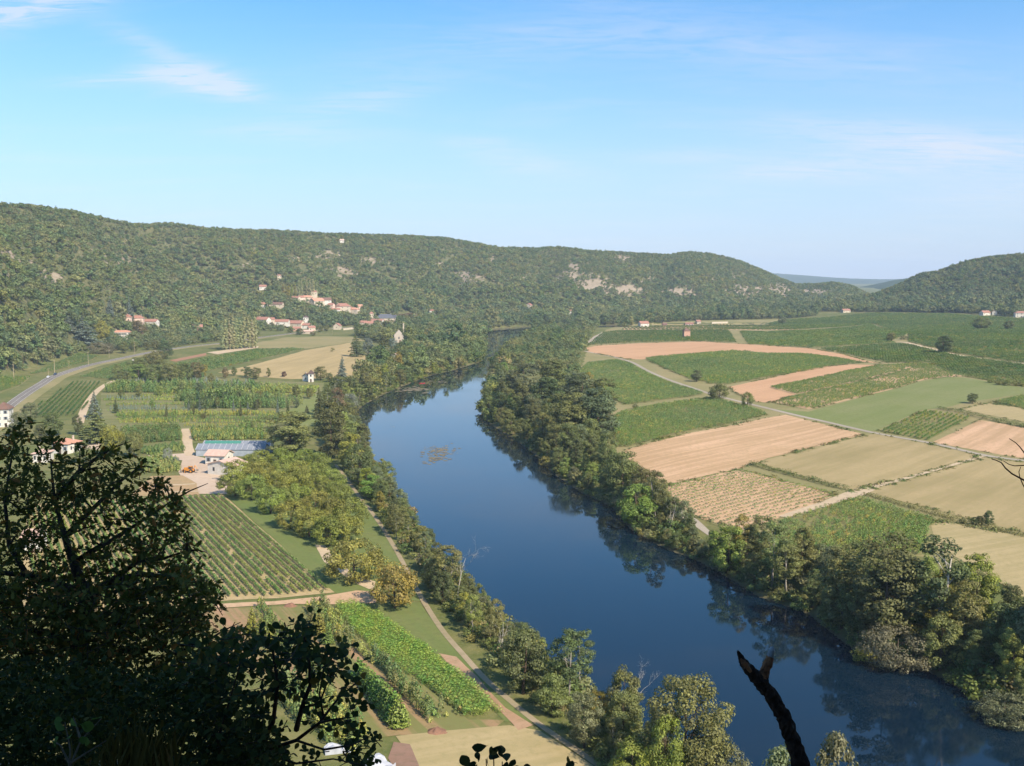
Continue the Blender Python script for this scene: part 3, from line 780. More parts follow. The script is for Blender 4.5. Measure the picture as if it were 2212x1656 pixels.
NAME = dict(round='broadleaf_tree', great='broadleaf_tree', tall='riverside_tree', walnut='walnut_tree', poplar='poplar_tree', slim='slender_tree', whitepoplar='white_poplar', shrub='shrub', willow='willow_bush', spruce='spruce_tree', cedar='cedar_tree', thuja='thuja_bush', dead='dead_tree')
PLANTED = []
def plant(kind, u, v, h, w=None, tint='md', label=None, group=None, cat=None, xyz=None, name=None, rz=None, metres=False):
    p = at(u, v) if xyz is None else np.asarray(xyz, float)
    d = depth_of(p); tm, cm, H, W = PROTO[kind][int(RNG.integers(len(PROTO[kind])))]
    hm = h if metres else h * d / F
    sz = hm / H; sx = sz * RNG.uniform(.9, 1.1) if w is None else (w if metres else w * d / F) / W
    nm = name or NAME[kind]
    r = empty(nm, p, RNG.uniform(0, 6.28) if rz is None else rz, (sx, sx, sz))
    tag(r, label, cat or ('bush' if kind in ('shrub', 'willow', 'thuja') else 'tree'), group)
    tr = obj('trunk', tm, r)
    if cm:
        c = obj('stem' if False else 'crown', cm, r); t = np.array(TINT[tint]) * RNG.uniform(.88, 1.12) * 1.0
        c.color = (*t, 1)
    PLANTED.append((p[0], p[1], sx * W / 2))
    return r
# ------------------------------------------------------------------ scattered masses (woods, vines, crops)
def scatter_group():
    g = bpy.data.node_groups.new('scatter', 'GeometryNodeTree')
    g.interface.new_socket('Geometry', in_out='INPUT', socket_type='NodeSocketGeometry')
    g.interface.new_socket('Collection', in_out='INPUT', socket_type='NodeSocketCollection')
    g.interface.new_socket('Geometry', in_out='OUTPUT', socket_type='NodeSocketGeometry')
    N = g.nodes
    gi, go = N.new('NodeGroupInput'), N.new('NodeGroupOutput')
    ci = N.new('GeometryNodeCollectionInfo'); ci.inputs['Separate Children'].default_value = True; ci.inputs['Reset Children'].default_value = True
    ip = N.new('GeometryNodeInstanceOnPoints'); ip.inputs['Pick Instance'].default_value = True
    def na(n, t):
        a = N.new('GeometryNodeInputNamedAttribute'); a.data_type = t; a.inputs[0].default_value = n; return a.outputs[0]
    L = g.links
    L.new(gi.outputs[0], ip.inputs['Points']); L.new(gi.outputs[1], ci.inputs[0]); L.new(ci.outputs[0], ip.inputs['Instance'])
    L.new(na('pick', 'INT'), ip.inputs['Instance Index'])
    L.new(na('rot', 'FLOAT_VECTOR'), ip.inputs['Rotation']); L.new(na('sc', 'FLOAT_VECTOR'), ip.inputs['Scale'])
    L.new(ip.outputs[0], go.inputs[0])
    return g, [s.identifier for s in g.interface.items_tree if s.name == 'Collection'][0]
SG, SG_COL = scatter_group()
def collection(name, meshes):
    c = bpy.data.collections.new(name)
    for i, m in enumerate(meshes):
        o = bpy.data.objects.new('%s_%02d' % (name, i), m); c.objects.link(o)
    return c
def scatter(name, pts, rot, sc, pick, coll, label, cat):
    pts = np.asarray(pts, np.float32); n = len(pts)
    me = bpy.data.meshes.new(name); me.vertices.add(n); me.vertices.foreach_set('co', pts.ravel())
    def A(nm, t, arr, f): a = me.attributes.new(nm, t, 'POINT'); a.data.foreach_set(f, arr)
    A('rot', 'FLOAT_VECTOR', np.asarray(rot, np.float32).ravel(), 'vector'); A('sc', 'FLOAT_VECTOR', np.asarray(sc, np.float32).ravel(), 'vector')
    A('pick', 'INT', np.asarray(pick, np.int32), 'value')
    me.update()
    o = tag(obj(name, me), label, cat, kind='stuff')
    md = o.modifiers.new('scatter', 'NODES'); md.node_group = SG; md[SG_COL] = coll
    return o
def zrot(n): return np.stack([np.zeros(n), np.zeros(n), RNG.uniform(0, 6.28, n)], 1)
def crown_low(name, seed, mat, H, R, n, lr, per, size, low=-.7):
    rng = np.random.default_rng(seed)
    L = ellip_lobes(rng, n, H - R[2] * 1.05, R, lr, low, .1)
    V, Q, lv = lobes_leaves(L, per, size, rng, (0, 0, H * .35), .3, .6, .3)
    mb = MB(); mb.tube([(0, 0, -1), (0, 0, H * .6)], [.22, .1], 5)
    tv = np.array(mb.v); tf = np.array([f for f in mb.f if len(f) == 4])
    me = np_mesh(name, np.concatenate([V, tv]), np.concatenate([Q, tf + len(V)]), mats=(mat, BARK), midx=np.concatenate([np.zeros(len(Q)), np.ones(len(tf))]))
    a = me.attributes.new('lv', 'FLOAT', 'POINT'); a.data.foreach_set('value', np.concatenate([np.repeat(lv, 4), np.full(len(tv), .5)]).astype(np.float32))
    return me
FG = [leaf_mat('oakwood_leaves', (.080, .096, .034)), leaf_mat('scrub_leaves', (.100, .108, .042)), leaf_mat('holm_oak_leaves', (.060, .078, .033))]
fmeshes = []
for k in range(9):
    fmeshes.append(crown_low('wood_tree', 500 + k, FG[[0, 0, 1, 0, 1, 2, 0, 1, 0][k]], 8.0, (3.4 + .3 * (k % 3), 3.4, 3.2), 16, (1.2, 2.0), 11, 1.2))
for k in range(2): fmeshes.append(crown_low('wood_fir', 520 + k, FG[2], 9.5, (1.7, 1.7, 4.6), 16, (.7, 1.2), 26, .9, -.95))
FOREST = collection('wood_trees', fmeshes)
mm = [crown_low('grove_tree', 540 + k, FG[[0, 1, 0, 2, 1, 0][k]], 11.0, (4.2, 4.2, 4.4), 26, (1.2, 2.0), 20, .85, -.95) for k in range(6)]
GROVE = collection('grove_trees', mm)
# ------------------------------------------------------------------ buildings
def plain_mat(name, a, b, sc=.8, rough=.85, spec=.2, bump=.1, obj_space=True):
    m, nt = new_mat(name)
    g = nt.n('ShaderNodeTexCoord').outputs['Object'] if obj_space else nt.n('ShaderNodeNewGeometry').outputs['Position']
    n = nt.noise(g, sc, 5, .65)
    finish(nt, nt.mix(nt.ramp(n, .32, .68), a, b), rough, (n, bump, .05), spec)
    return m
def tile_mat(name, a, b):
    m, nt = new_mat(name)
    g = nt.n('ShaderNodeTexCoord').outputs['Object']
    w = nt.n('ShaderNodeTexWave'); w.inputs['Scale'].default_value = 1.6; w.inputs['Distortion'].default_value = .6; nt.link(g, w.inputs[0])
    n = nt.noise(g, .7, 5, .7); n2 = nt.noise(g, 5, 3, .6)
    c = nt.mix(nt.ramp(n, .3, .7), a, b); c = nt.mix(nt.math('MULTIPLY', nt.ramp(n2, .5, .75), .5), c, (a[0] * .45, a[1] * .5, a[2] * .6))
    finish(nt, c, .85, (w.outputs['Fac'], .4, .08), .2)
    return m
WALLS = dict(white=plain_mat('lime_render', (.66, .62, .55), (.54, .49, .42)), cream=plain_mat('cream_render', (.56, .48, .37), (.46, .38, .28)), stone=plain_mat('rubble_stone', (.52, .43, .33), (.36, .29, .22), 2.2, bump=.4),
             pink=plain_mat('pink_render', (.68, .50, .40), (.58, .42, .33)), brick=plain_mat('old_brick', (.55, .32, .23), (.42, .25, .18), 2.5, bump=.4), grey=plain_mat('grey_stone', (.46, .40, .34), (.33, .285, .24), 1.5, bump=.5))
ROOFS = dict(red=tile_mat('clay_tiles', (.37, .185, .135), (.29, .145, .105)), orange=tile_mat('new_clay_tiles', (.52, .27, .18), (.44, .22, .145)), brown=tile_mat('old_clay_tiles', (.20, .115, .085), (.15, .09, .07)),
             slate=tile_mat('slate', (.12, .125, .145), (.085, .09, .105)), rose=tile_mat('weathered_tiles', (.58, .40, .32), (.50, .33, .26)), dark=tile_mat('dark_tiles', (.13, .085, .075), (.10, .07, .06)))
GLASS = plain_mat('window_glass', (.03, .035, .045), (.05, .055, .065), 3, .15, .5)
SHUT = plain_mat('shutter_paint', (.30, .33, .36), (.24, .27, .30), 3, .6)
WOODD = plain_mat('dark_wood', (.11, .075, .05), (.07, .05, .035), 3)
CEM = plain_mat('chimney_render', (.56, .47, .38), (.44, .36, .29), 2)
HOUSES = []
def roof_mesh(kind, w, d, h, rh, ov=.5, th=.28):
    mb = MB(); x, y = w / 2 + ov, d / 2 + ov
    if kind == 'gable':
        e = h - ov * rh / (d / 2)
        v = [(-x, -y, e), (x, -y, e), (x, 0, h + rh), (-x, 0, h + rh), (x, y, e), (-x, y, e)]
        v2 = [(a, b, c + th) for a, b, c in v]
        mb.add(v + v2, [(0, 3, 2, 1), (3, 5, 4, 2), (6, 7, 8, 9), (9, 8, 10, 11), (0, 1, 7, 6), (4, 5, 11, 10), (1, 2, 8, 7), (2, 4, 10, 8), (3, 0, 6, 9), (5, 3, 9, 11)])
    else:
        r = 0 if kind == 'pyramid' else max(0, (w - d) / 2)
        v = [(-x, -y, h), (x, -y, h), (x, y, h), (-x, y, h), (-x, -y, h + .2), (x, -y, h + .2), (x, y, h + .2), (-x, y, h + .2)]
        if r > .3:
            v += [(-r, 0, h + rh), (r, 0, h + rh)]
            mb.add(v, [(3, 2, 1, 0), (0, 1, 5, 4), (1, 2, 6, 5), (2, 3, 7, 6), (3, 0, 4, 7), (4, 5, 9, 8), (5, 6, 9), (6, 7, 8, 9), (7, 4, 8)])
        else:
            v += [(0, 0, h + rh)]
            mb.add(v, [(3, 2, 1, 0), (0, 1, 5, 4), (1, 2, 6, 5), (2, 3, 7, 6), (3, 0, 4, 7), (4, 5, 8), (5, 6, 8), (6, 7, 8), (7, 4, 8)])
    return mb
def house(u, v, wpx, d, h, rh, label, rz=0., roof='gable', wall='white', tiles='red', wins=2, storeys=1, chim=1, door=True, name='house', cat='house', group=None, gable_win=False, wm=None, lift=0.):
    p = at(u, v); dep = depth_of(p); w = wm or wpx * dep / F
    r = empty(name, (p[0], p[1] + d * .5, p[2] + lift), rz); tag(r, label, cat, group)
    mb = MB(); x, y = w / 2, d / 2
    if roof == 'gable':
        mb.add([(-x, -y, -2), (x, -y, -2), (x, y, -2), (-x, y, -2), (-x, -y, h), (x, -y, h), (x, y, h), (-x, y, h), (-x, 0, h + rh), (x, 0, h + rh)],
               [(0, 1, 5, 4), (2, 3, 7, 6), (1, 2, 6, 9, 5), (3, 0, 4, 8, 7), (3, 2, 1, 0), (4, 5, 9, 8), (8, 9, 6, 7)])
    else:
        mb.box((0, 0, (h - 2) / 2), (w, d, h + 2))
    mb.build('wall', WALLS[wall], r)
    roof_mesh(roof, w, d, h, rh).build('roof', ROOFS[tiles], r)
    rng = random.Random(int(u * 7 + v))
    ww, wh = min(1.1, w / (wins * 2 + 1)) if wins else 1, 1.45
    for s in range(storeys):
        zc = h * (s + .55) / storeys
        for i in range(wins):
            xx = -x + w * (i + .5) / wins
            if s == 0 and door and i == wins // 2:
                b = MB(); b.box((xx, -y - .02, 1.1), (1.15, .10, 2.2)); b.build('door', WOODD, r); continue
            b = MB(); b.box((xx, -y - .01, zc), (ww, .08, wh)); wo = b.build('window', GLASS, r)
            b = MB()
            for q in (-1, 1): b.box((xx + q * (ww * .5 + .24), -y - .03, zc), (.44, .06, wh + .1))
            if dep < 1100 and w > 6: b.build('shutters', SHUT, wo)
        for i in range(max(1, int(d / 4.5)) if wins else 0):
            yy = -y + d * (i + .5) / max(1, int(d / 4.5))
            for sx in (-1, 1):
                b = MB(); b.box((sx * (x + .01), yy, zc), (.08, .95, wh)); b.build('window', GLASS, r)
    if chim and roof != 'pyramid':
        b = MB(); cx = rng.choice((-.3, .3)) * w; b.box((cx, d * .14, h + rh * .75 + .25), (.55, .7, rh * .7 + .9)); b.box((cx, d * .14, h + rh * 1.1 + .78), (.68, .84, .15)); b.build('chimney', CEM, r)
    HOUSES.append((p[0], p[1] + d * .5, max(w, d) / 2, p[2] + lift)); return r
# villa and its neighbours at the foot of the left slope
v_ = house(260, 731, 40, 11, 6.4, 2.2, 'white villa with orange hipped roof and shaded arcade, below the wooded slope', .25, 'hip', 'white', 'orange', 4, 2)
b = MB()
for i in range(5): b.box((-5.5 + i * 2.75, -7.3, 2.8), (.45, .45, 5.6))
b.box((0, -6.4, 5.75), (12, 2.4, .35)); b.build('arcade', WALLS['white'], v_)
house(273, 694, 15, 8, 4.5, 4.0, 'small house with a steep red pointed roof, uphill from the white villa', .1, 'pyramid', 'pink', 'red', 2, 1, 0)
house(294, 698, 26, 9, 5.5, 3.4, 'house with a broad red hipped roof, between the pointed roof and the long low barn', .2, 'hip', 'pink', 'red', 3, 1)
house(321, 703, 36, 9, 4.5, 2.6, 'long low house with red roof and white gable, uphill from the road bend', -.15, 'gable', 'white', 'red', 4, 1)
house(425, 716, 20, 9, 5, 3.2, 'reddish brick house half hidden in trees left of the tall poplar row', .3, 'gable', 'brick', 'red', 2, 1)
# upper hamlet
EX = [(650, 650, 12, 7, 4.2, 2.2, 'gable', 'pink', 'red', .6, 'small pink house filling the gap left of the tower of the upper hamlet'), (692, 655, 12, 7, 4.5, 2.2, 'gable', 'cream', 'red', -.3, 'little cream house behind the brown steep roof of the upper hamlet'),
      (732, 671, 12, 7, 5.0, 2.4, 'gable', 'cream', 'brown', .4, 'cream gable just left of and behind the big hipped house'), (752, 674, 12, 8, 4.6, 2.2, 'gable', 'pink', 'red', .1, 'pink house between the big hipped house and the bright orange one'),
      (582, 699, 16, 8, 4.4, 2.4, 'gable', 'cream', 'red', .2, 'cream house between the sloping roof and the long row house'), (612, 704, 14, 8, 4.6, 2.4, 'gable', 'white', 'brown', .3, 'white house with brown roof at the right end of the long row house'), (648, 708, 14, 8, 4.4, 2.4, 'gable', 'pink', 'red', -.5, 'pink house with turned roof left of the small dark capped tower'),
      (672, 716, 12, 7, 4.0, 2.0, 'gable', 'cream', 'red', .4, 'cream house at the right edge of the lower village street'), (785, 704, 12, 7, 4.2, 2.2, 'gable', 'cream', 'red', -.2, 'cream house at the far left of the manor group'), (823, 702, 12, 7, 4.4, 2.4, 'gable', 'pink', 'red', .5, 'pink house hugging the front of the slate roofed manor'), (843, 703, 12, 7, 4.0, 2.2, 'gable', 'cream', 'brown', .1, 'cream house below the right end of the slate roofed manor')]
UP = [(638, 652, 17, 8, 4.5, 2.4, 'gable', 'cream', 'red', -.5, 'low red roofed house at the left end of the upper hamlet'),
      (661, 652, 22, 9, 5.5, 2.8, 'hip', 'cream', 'orange', .2, 'cream house with wide orange hipped roof in the upper hamlet, left of the small tower'),
      (678, 648, 11, 6, 10.5, 3.2, 'pyramid', 'cream', 'red', .2, 'square tower house with pointed red roof rising over the upper hamlet'),
      (683, 661, 24, 11, 6.5, 3.6, 'gable', 'cream', 'orange', .9, 'tall cream house with steep orange gable below the tower of the upper hamlet'),
      (704, 660, 17, 8, 7.0, 3.2, 'gable', 'white', 'brown', .3, 'white house with a brown steep roof right of the tall cream gable'),
      (715, 668, 10, 7, 5.5, 2.2, 'gable', 'pink', 'red', -.3, 'narrow pink house squeezed between the brown roof and the big hipped house'),
      (724, 676, 16, 8, 4.0, 2.0, 'gable', 'white', 'red', .2, 'low white wing with red roof at the left foot of the big hipped house'),
      (739, 673, 28, 12, 6.5, 4.4, 'hip', 'cream', 'red', .1, 'big cream house with large dull red hipped roof, in the middle of the hillside hamlet'),
      (762, 679, 22, 12, 6.0, 3.0, 'hip', 'cream', 'orange', -.35, 'cream house with a bright orange hipped roof, right of the big hipped house'),
      (775, 671, 11, 8, 5.5, 2.4, 'gable', 'pink', 'orange', .5, 'small orange roofed house behind the right end of the hillside hamlet'),
      (568, 666, 13, 8, 4.5, 2.4, 'gable', 'white', 'red', .5, 'small white gabled house alone in trees at the far left of the hamlet'),
      (596, 665, 24, 9, 4.2, 2.6, 'gable', 'cream', 'brown', -.1, 'long house with dark brown roof and pale gable, left of the upper hamlet'),
      (567, 627, 12, 8, 4.5, 2.2, 'gable', 'white', 'red', .1, 'tiny white house with red roof high on the slope left of the slim poplars'),
      (602, 606, 7, 7, 6.5, 2.0, 'hip', 'cream', 'red', .3, 'narrow cream house on the slope above the yellowish poplar row')]
LO = [(566, 700, 26, 10, 5.0, 3.0, 'gable', 'white', 'red', -.4, 'white house with sloping red roof at the left end of the lower village street'),
      (598, 703, 42, 9, 4.2, 2.6, 'gable', 'white', 'red', -.05, 'long row house with faded red roof and white right gable in the lower village'),
      (634, 707, 36, 11, 4.5, 3.4, 'gable', 'cream', 'red', -.35, 'wide house under a long red roof, between the row house and the small slate tower'),
      (661, 711, 17, 8, 4.4, 2.2, 'gable', 'white', 'red', -.2, 'white house with red roof directly below the small dark capped tower'),
      (660, 700, 9, 6, 8.0, 2.6, 'pyramid', 'white', 'dark', .1, 'small white tower with dark pointed cap in the lower village'),
      (664, 722, 20, 7, 2.8, 1.5, 'gable', 'stone', 'rose', .1, 'low pinkish barn by the road at the right end of the lower village'),
      (640, 716, 14, 7, 3.2, 1.8, 'gable', 'brick', 'red', .2, 'low brick shed behind the round tree by the village road'),
      (728, 713, 14, 8, 4.8, 3.0, 'gable', 'cream', 'red', 1.45, 'cream gabled cottage facing the road, by the long pale wall'),
      (797, 706, 20, 9, 4.2, 2.6, 'gable', 'pink', 'red', .2, 'pink house with red roof among trees at the left of the slate roofs'),
      (814, 703, 24, 9, 5.2, 2.8, 'gable', 'white', 'red', -.35, 'white house with red roof just in front of the slate roofed manor'),
      (802, 694, 7, 6, 10.0, 3.0, 'pyramid', 'cream', 'red', .2, 'slim cream tower with pointed red cap left of the slate roofed manor'),
      (832, 697, 32, 11, 5.5, 6.0, 'hip', 'cream', 'slate', .1, 'manor with a steep dark slate roof behind the village trees'),
      (849, 695, 14, 8, 5.0, 3.8, 'gable', 'white', 'slate', -.4, 'white house with grey slate roof at the right end of the manor'),
      (856, 783, 13, 6, 4.6, 1.8, 'gable', 'white', 'rose', 1.2, 'small white shed standing at the field corner below the dark cedars'),
      (934, 681, 11, 8, 6.0, 2.2, 'hip', 'white', 'red', .1, 'small white house with red hipped roof alone above the russet tree clump'),
      (958, 700, 9, 7, 4.0, 2.0, 'gable', 'white', 'red', -.5, 'tiny white gable peeping from trees left of the upper river reach'),
      (1143, 668, 12, 9, 6.0, 2.6, 'gable', 'cream', 'red', 1.2, 'cream gable half hidden in the woods above the river bend'),
      (1233, 680, 14, 8, 5.5, 1.8, 'hip', 'white', 'red', .2, 'bright white house alone in the woods beyond the river bend')]
for (u, v, w, d, h, rh, rf, wl, tl, rz, lb_) in UP + LO + EX: house(u, v, w * 1.2, d * 1.1, h * 1.2, rh * 1.15, lb_, rz, rf, wl, tl, 3 if w > 20 else 2, 2 if h > 6 else 1, 0 if rf == 'pyramid' else 1)
RT_ = [(1391, 707, 20, 10, 5.5, 3.2, 'gable', 'white', 'red', .3, 'white farmhouse with low red gable at the head of the striped young vines'),
       (1436, 706, 9, 7, 3.2, 2.4, 'gable', 'brick', 'brown', .1, 'small brick barn between the white farmhouse and the round hut'),
       (1490, 704, 17, 9, 3.2, 1.8, 'gable', 'pink', 'red', -.1, 'low red roofed shed right behind the brick field hut'),
       (1509, 700, 9, 7, 4.0, 2.2, 'gable', 'cream', 'red', .2, 'tiny cream house at the left end of the long pale wall'),
       (1828, 676, 18, 9, 4.5, 2.6, 'gable', 'cream', 'red', .3, 'cream house with red roof at the end of the road by the far woods'),
       (2130, 682, 20, 9, 5.0, 3.2, 'gable', 'white', 'red', .35, 'red roofed house behind a round tree at the foot of the right hand hill'),
       (2150, 681, 13, 8, 5.5, 2.6, 'gable', 'white', 'red', 1.2, 'white gabled house joined to the red roof at the foot of the hill'),
       (2208, 686, 24, 11, 7.0, 3.2, 'hip', 'white', 'red', -.2, 'tall white house with red hipped roof cut by the picture edge at the hill foot')]
for (u, v, w, d, h, rh, rf, wl, tl, rz, lb_) in RT_: house(u, v, w, d, h, rh, lb_, rz, rf, wl, tl, 3 if w > 16 else 2, 2 if h > 6 else 1)
house(738, 526, 9, 7, 3.4, 1.8, 'lone white house high on the wooded ridge', .2, 'gable', 'white', 'rose', 2, 1, lift=3)
house(664, 825, 15, 6.5, 3.8, 1.9, 'white field house with dark tiled roof beside the blue grey spruce meadow', 1.0, 'gable', 'white', 'dark', 2, 1)
house(671, 826, 11, 4.0, 6.0, 2.8, 'white square tower with dark pointed cap joined to the field house', .1, 'pyramid', 'white', 'dark', 1, 2, 0, name='tower', cat='tower')
house(2, 924, 28, 8, 9.0, 3.6, 'white tower house with brown pyramid roof at the left picture edge beside the road', .2, 'pyramid', 'white', 'brown', 2, 3, 0)
house(135, 981, 40, 9, 4.2, 2.0, 'white bungalow with orange hipped roof behind the dark oak', -.25, 'hip', 'white', 'orange', 3, 1)
house(84, 1000, 30, 8, 3.6, 1.5, 'white annexe seen through the dark oak leaves left of the orange roofed bungalow', .1, 'hip', 'white', 'rose', 3, 1)
house(62, 1195, 34, 7, 4.0, 1.7, 'white cottage glimpsed between the oak branches at the left picture edge', .1, 'gable', 'white', 'rose', 2, 1)
# field hut of brick
house(1483.5, 729, 13.5, 7, 7.6, 4.0, 'tall narrow hut of reddish brick standing in the far vineyard', .15, 'pyramid', 'brick', 'brown', 1, 1, 0, name='field_hut', cat='hut')
# gabled ruin with a free standing chimney stack
p = at(862, 741); dep = depth_of(p); r = empty('stone_barn', p, .5); tag(r, 'tall roofless grey stone gable of an old barn among river trees', 'ruin')
b = MB(); hw, hh = 11 * dep / F, 26 * dep / F
for y0 in (0,):
    b.add([(-hw, y0, -1), (hw, y0, -1), (hw, y0, hh * .62), (0, y0, hh * 1.08), (-hw, y0, hh * .66), (-hw, y0 + .8, -1), (hw, y0 + .8, -1), (hw, y0 + .8, hh * .62), (0, y0 + .8, hh * 1.08), (-hw, y0 + .8, hh * .66)],
          [(0, 1, 2, 3, 4), (9, 8, 7, 6, 5), (0, 5, 6, 1), (1, 6, 7, 2), (2, 7, 8, 3), (3, 8, 9, 4), (4, 9, 5, 0)])
b.box((-hw + .4, 5.8, hh * .3), (.8, 10, hh * .62)); b.build('gable_wall', WALLS['grey'], r)
b = MB(); b.box((0, -.02, hh * .4), (1.4, .1, 2.4)); b.build('window', GLASS, r); b = MB(); b.box((1.2, -.02, 1.3), (1.8, .1, 3.4)); b.build('door', WOODD, r)
HOUSES.append((p[0], p[1] + 4, 7, p[2] - .5))
p = at(872, 738); HOUSES.append((p[0], p[1], 1.5, p[2])); r = empty('chimney_stack', p); tag(r, 'slim pale stone chimney stack standing beside the roofless barn gable', 'chimney')
b = MB(); b.tube([(0, 0, -1), (0, 0, 16), (0, 0, 21)], [1.25, 1.0, .85], 4); b.build('shaft', WALLS['cream'], r); b = MB(); b.tube([(0, 0, 21), (0, 0, 21.7)], [1.05, 1.05], 4); b.build('cap', WALLS['stone'], r)
# garden walls
def wall(pts, h, mat, label, th=.5):
    P = [at(*q) for q in pts]; mb = MB()
    for a, c in zip(P[:-1], P[1:]):
        d = c - a; L = math.hypot(d[0], d[1]); m = (a + c) / 2
        mb.box((m[0], m[1], m[2] + h / 2 - .4), (L + th * .5, th, h + .8), math.atan2(d[1], d[0]))
    for a in P: mb.box((a[0], a[1], a[2] + h / 2 - .3), (th * 1.5, th * 1.5, h + 1.0))
    return tag(mb.build('wall', mat), label, 'wall')
wall([(742, 714), (780, 710)], 2.6, WALLS['cream'], 'long pale garden wall beside the cream gabled cottage')
wall([(1538, 700), (1572, 699)], 3.0, WALLS['cream'], 'long pale wall along the far edge of the vineyards')
wall([(395, 744), (428, 737)], 2.4, WALLS['grey'], 'grey stone wall along the road below the brick house')
# ------------------------------------------------------------------ nursery yard
METAL = plain_mat('greenhouse_sheet', (.23, .245, .275), (.18, .195, .225), .6, .45, .4)
TEAL = plain_mat('teal_netting', (.07, .22, .175), (.055, .18, .145), .8, 1.0, 0.0)
POLY = plain_mat('clear_sheet', (.34, .37, .40), (.26, .29, .33), .5, .3, .5)
def greenhouse():
    a = at(497, 986); dep = depth_of(a); w = 148 * dep / F
    r = empty('greenhouse', a, -.015); tag(r, 'long grey twin span greenhouse with a strip of teal netting, beside the nursery yard', 'greenhouse')
    x = w / 2
    for k, (y0, nm) in enumerate(((0, 'front'), (8.2, 'back'))):
        b = MB(); y1 = y0 + 8.0
        b.add([(-x, y0, -.5), (x, y0, -.5), (x, y1, -.5), (-x, y1, -.5), (-x, y0, 2.8), (x, y0, 2.8), (x, y1, 2.8), (-x, y1, 2.8), (-x, y0 + 4, 4.6), (x, y0 + 4, 4.6)],
              [(0, 1, 5, 4), (2, 3, 7, 6), (1, 2, 6, 9, 5), (3, 0, 4, 8, 7)]); b.build('side_wall', POLY, r)
        b = MB(); b.add([(-x - .3, y0 - .3, 2.75), (x + .3, y0 - .3, 2.75), (x + .3, y0 + 4, 4.72), (-x - .3, y0 + 4, 4.72), (x + .3, y1 + .05, 2.8), (-x - .3, y1 + .05, 2.8)], [(0, 1, 2, 3), (3, 2, 4, 5)])
        rf = b.build('roof', METAL, r)
        b = MB()
        for i in range(13):
            xx = -x + w * i / 12
            b.tube([(xx, y0 - .32, 2.83), (xx, y0 + 4, 4.8)], [.06, .06], 4); b.tube([(xx, y0 + 4, 4.8), (xx, y1, 2.88)], [.06, .06], 4)
        b.build('frame', plain_mat('frame_steel', (.55, .56, .57), (.45, .46, .48), 3, .5, .4), rf)
    b = MB(); b.add([(-x + .6, 8.25, 3.02), (-x + w * .56, 8.25, 3.02), (-x + w * .56, 11.6, 4.68), (-x + .6, 11.6, 4.68)], [(0, 1, 2, 3)]); b.build('netting', TEAL, r)
    HOUSES.append((a[0], a[1] + 8, w / 2, a[2]))
greenhouse()
house(468, 1005, 44, 8, 3.8, 1.6, 'pale nursery building with faded pink roof in front of the greenhouse', -.18, 'gable', 'white', 'rose', 3, 1, 0)
house(482, 1030, 34, 12, 4.0, 1.6, 'white gable ended nursery shed facing the yard beside the walnut grove', 1.12, 'gable', 'white', 'rose', 2, 1, 0, wm=8.5)
def digger():
    p = at(409, 1022); r = empty('backhoe_loader', p, -.2); tag(r, 'orange backhoe loader parked on the pale nursery yard', 'digger')
    OR = plain_mat('orange_paint', (.62, .25, .03), (.52, .20, .03), 2, .5, .4); TY = plain_mat('tyre_rubber', (.03, .03, .03), (.045, .042, .04), 4); ST = plain_mat('worn_steel', (.24, .21, .17), (.16, .14, .12), 3, .5, .5)
    b = MB(); b.box((0, 0, 1.15), (3.6, 1.3, .7)); b.box((-1.15, 0, 1.75), (1.5, 1.15, .6)); b.build('body', OR, r)
    b = MB(); b.box((.55, 0, 2.55), (1.45, 1.35, .12)); [b.tube([(.55 + i * .65, j * .6, 1.5), (.55 + i * .62, j * .58, 2.5)], [.05, .05], 5) for i in (-1, 1) for j in (-1, 1)]; b.build('cab_frame', OR, r)
    b = MB(); b.box((.55, 0, 2.0), (1.2, 1.1, .9)); b.build('cab_glass', GLASS, r)
    for x, rd in ((-1.35, .5), (1.15, .78)):
        for s in (-1, 1):
            w = MB(); w.tube([(x, s * .65, rd), (x, s * 1.08, rd)], [rd, rd], 16); wo = w.build('wheel', TY, r)
            w = MB(); w.tube([(x, s * 1.04, rd), (x, s * 1.11, rd)], [rd * .5, rd * .5], 12); w.build('rim', OR, wo)
    b = MB()
    for s in (-1, 1): b.tube([(-.2, s * .6, 1.7), (-2.1, s * .6, 1.5), (-2.9, s * .6, .6)], [.11, .11, .09], 6)
    b.build('loader_arm', OR, r)
    b = MB(); b.add([(-2.8, -1.1, .15), (-2.8, 1.1, .15), (-3.7, 1.1, .1), (-3.7, -1.1, .1), (-2.8, -1.1, 1.0), (-2.8, 1.1, 1.0), (-3.1, 1.1, 1.05), (-3.1, -1.1, 1.05)], [(0, 1, 2, 3), (0, 4, 5, 1), (4, 7, 6, 5), (0, 3, 7, 4), (1, 5, 6, 2)]); b.build('bucket', ST, r)
    b = MB(); b.tube([(1.75, 0, 1.2), (2.5, 0, 3.1)], [.17, .13], 6); b.tube([(2.5, 0, 3.1), (3.5, 0, 1.6)], [.13, .1], 6); b.build('digging_arm', OR, r)
    b = MB(); b.box((3.4, 0, 1.2), (.6, .7, .7)); b.build('digging_bucket', ST, r)
digger()
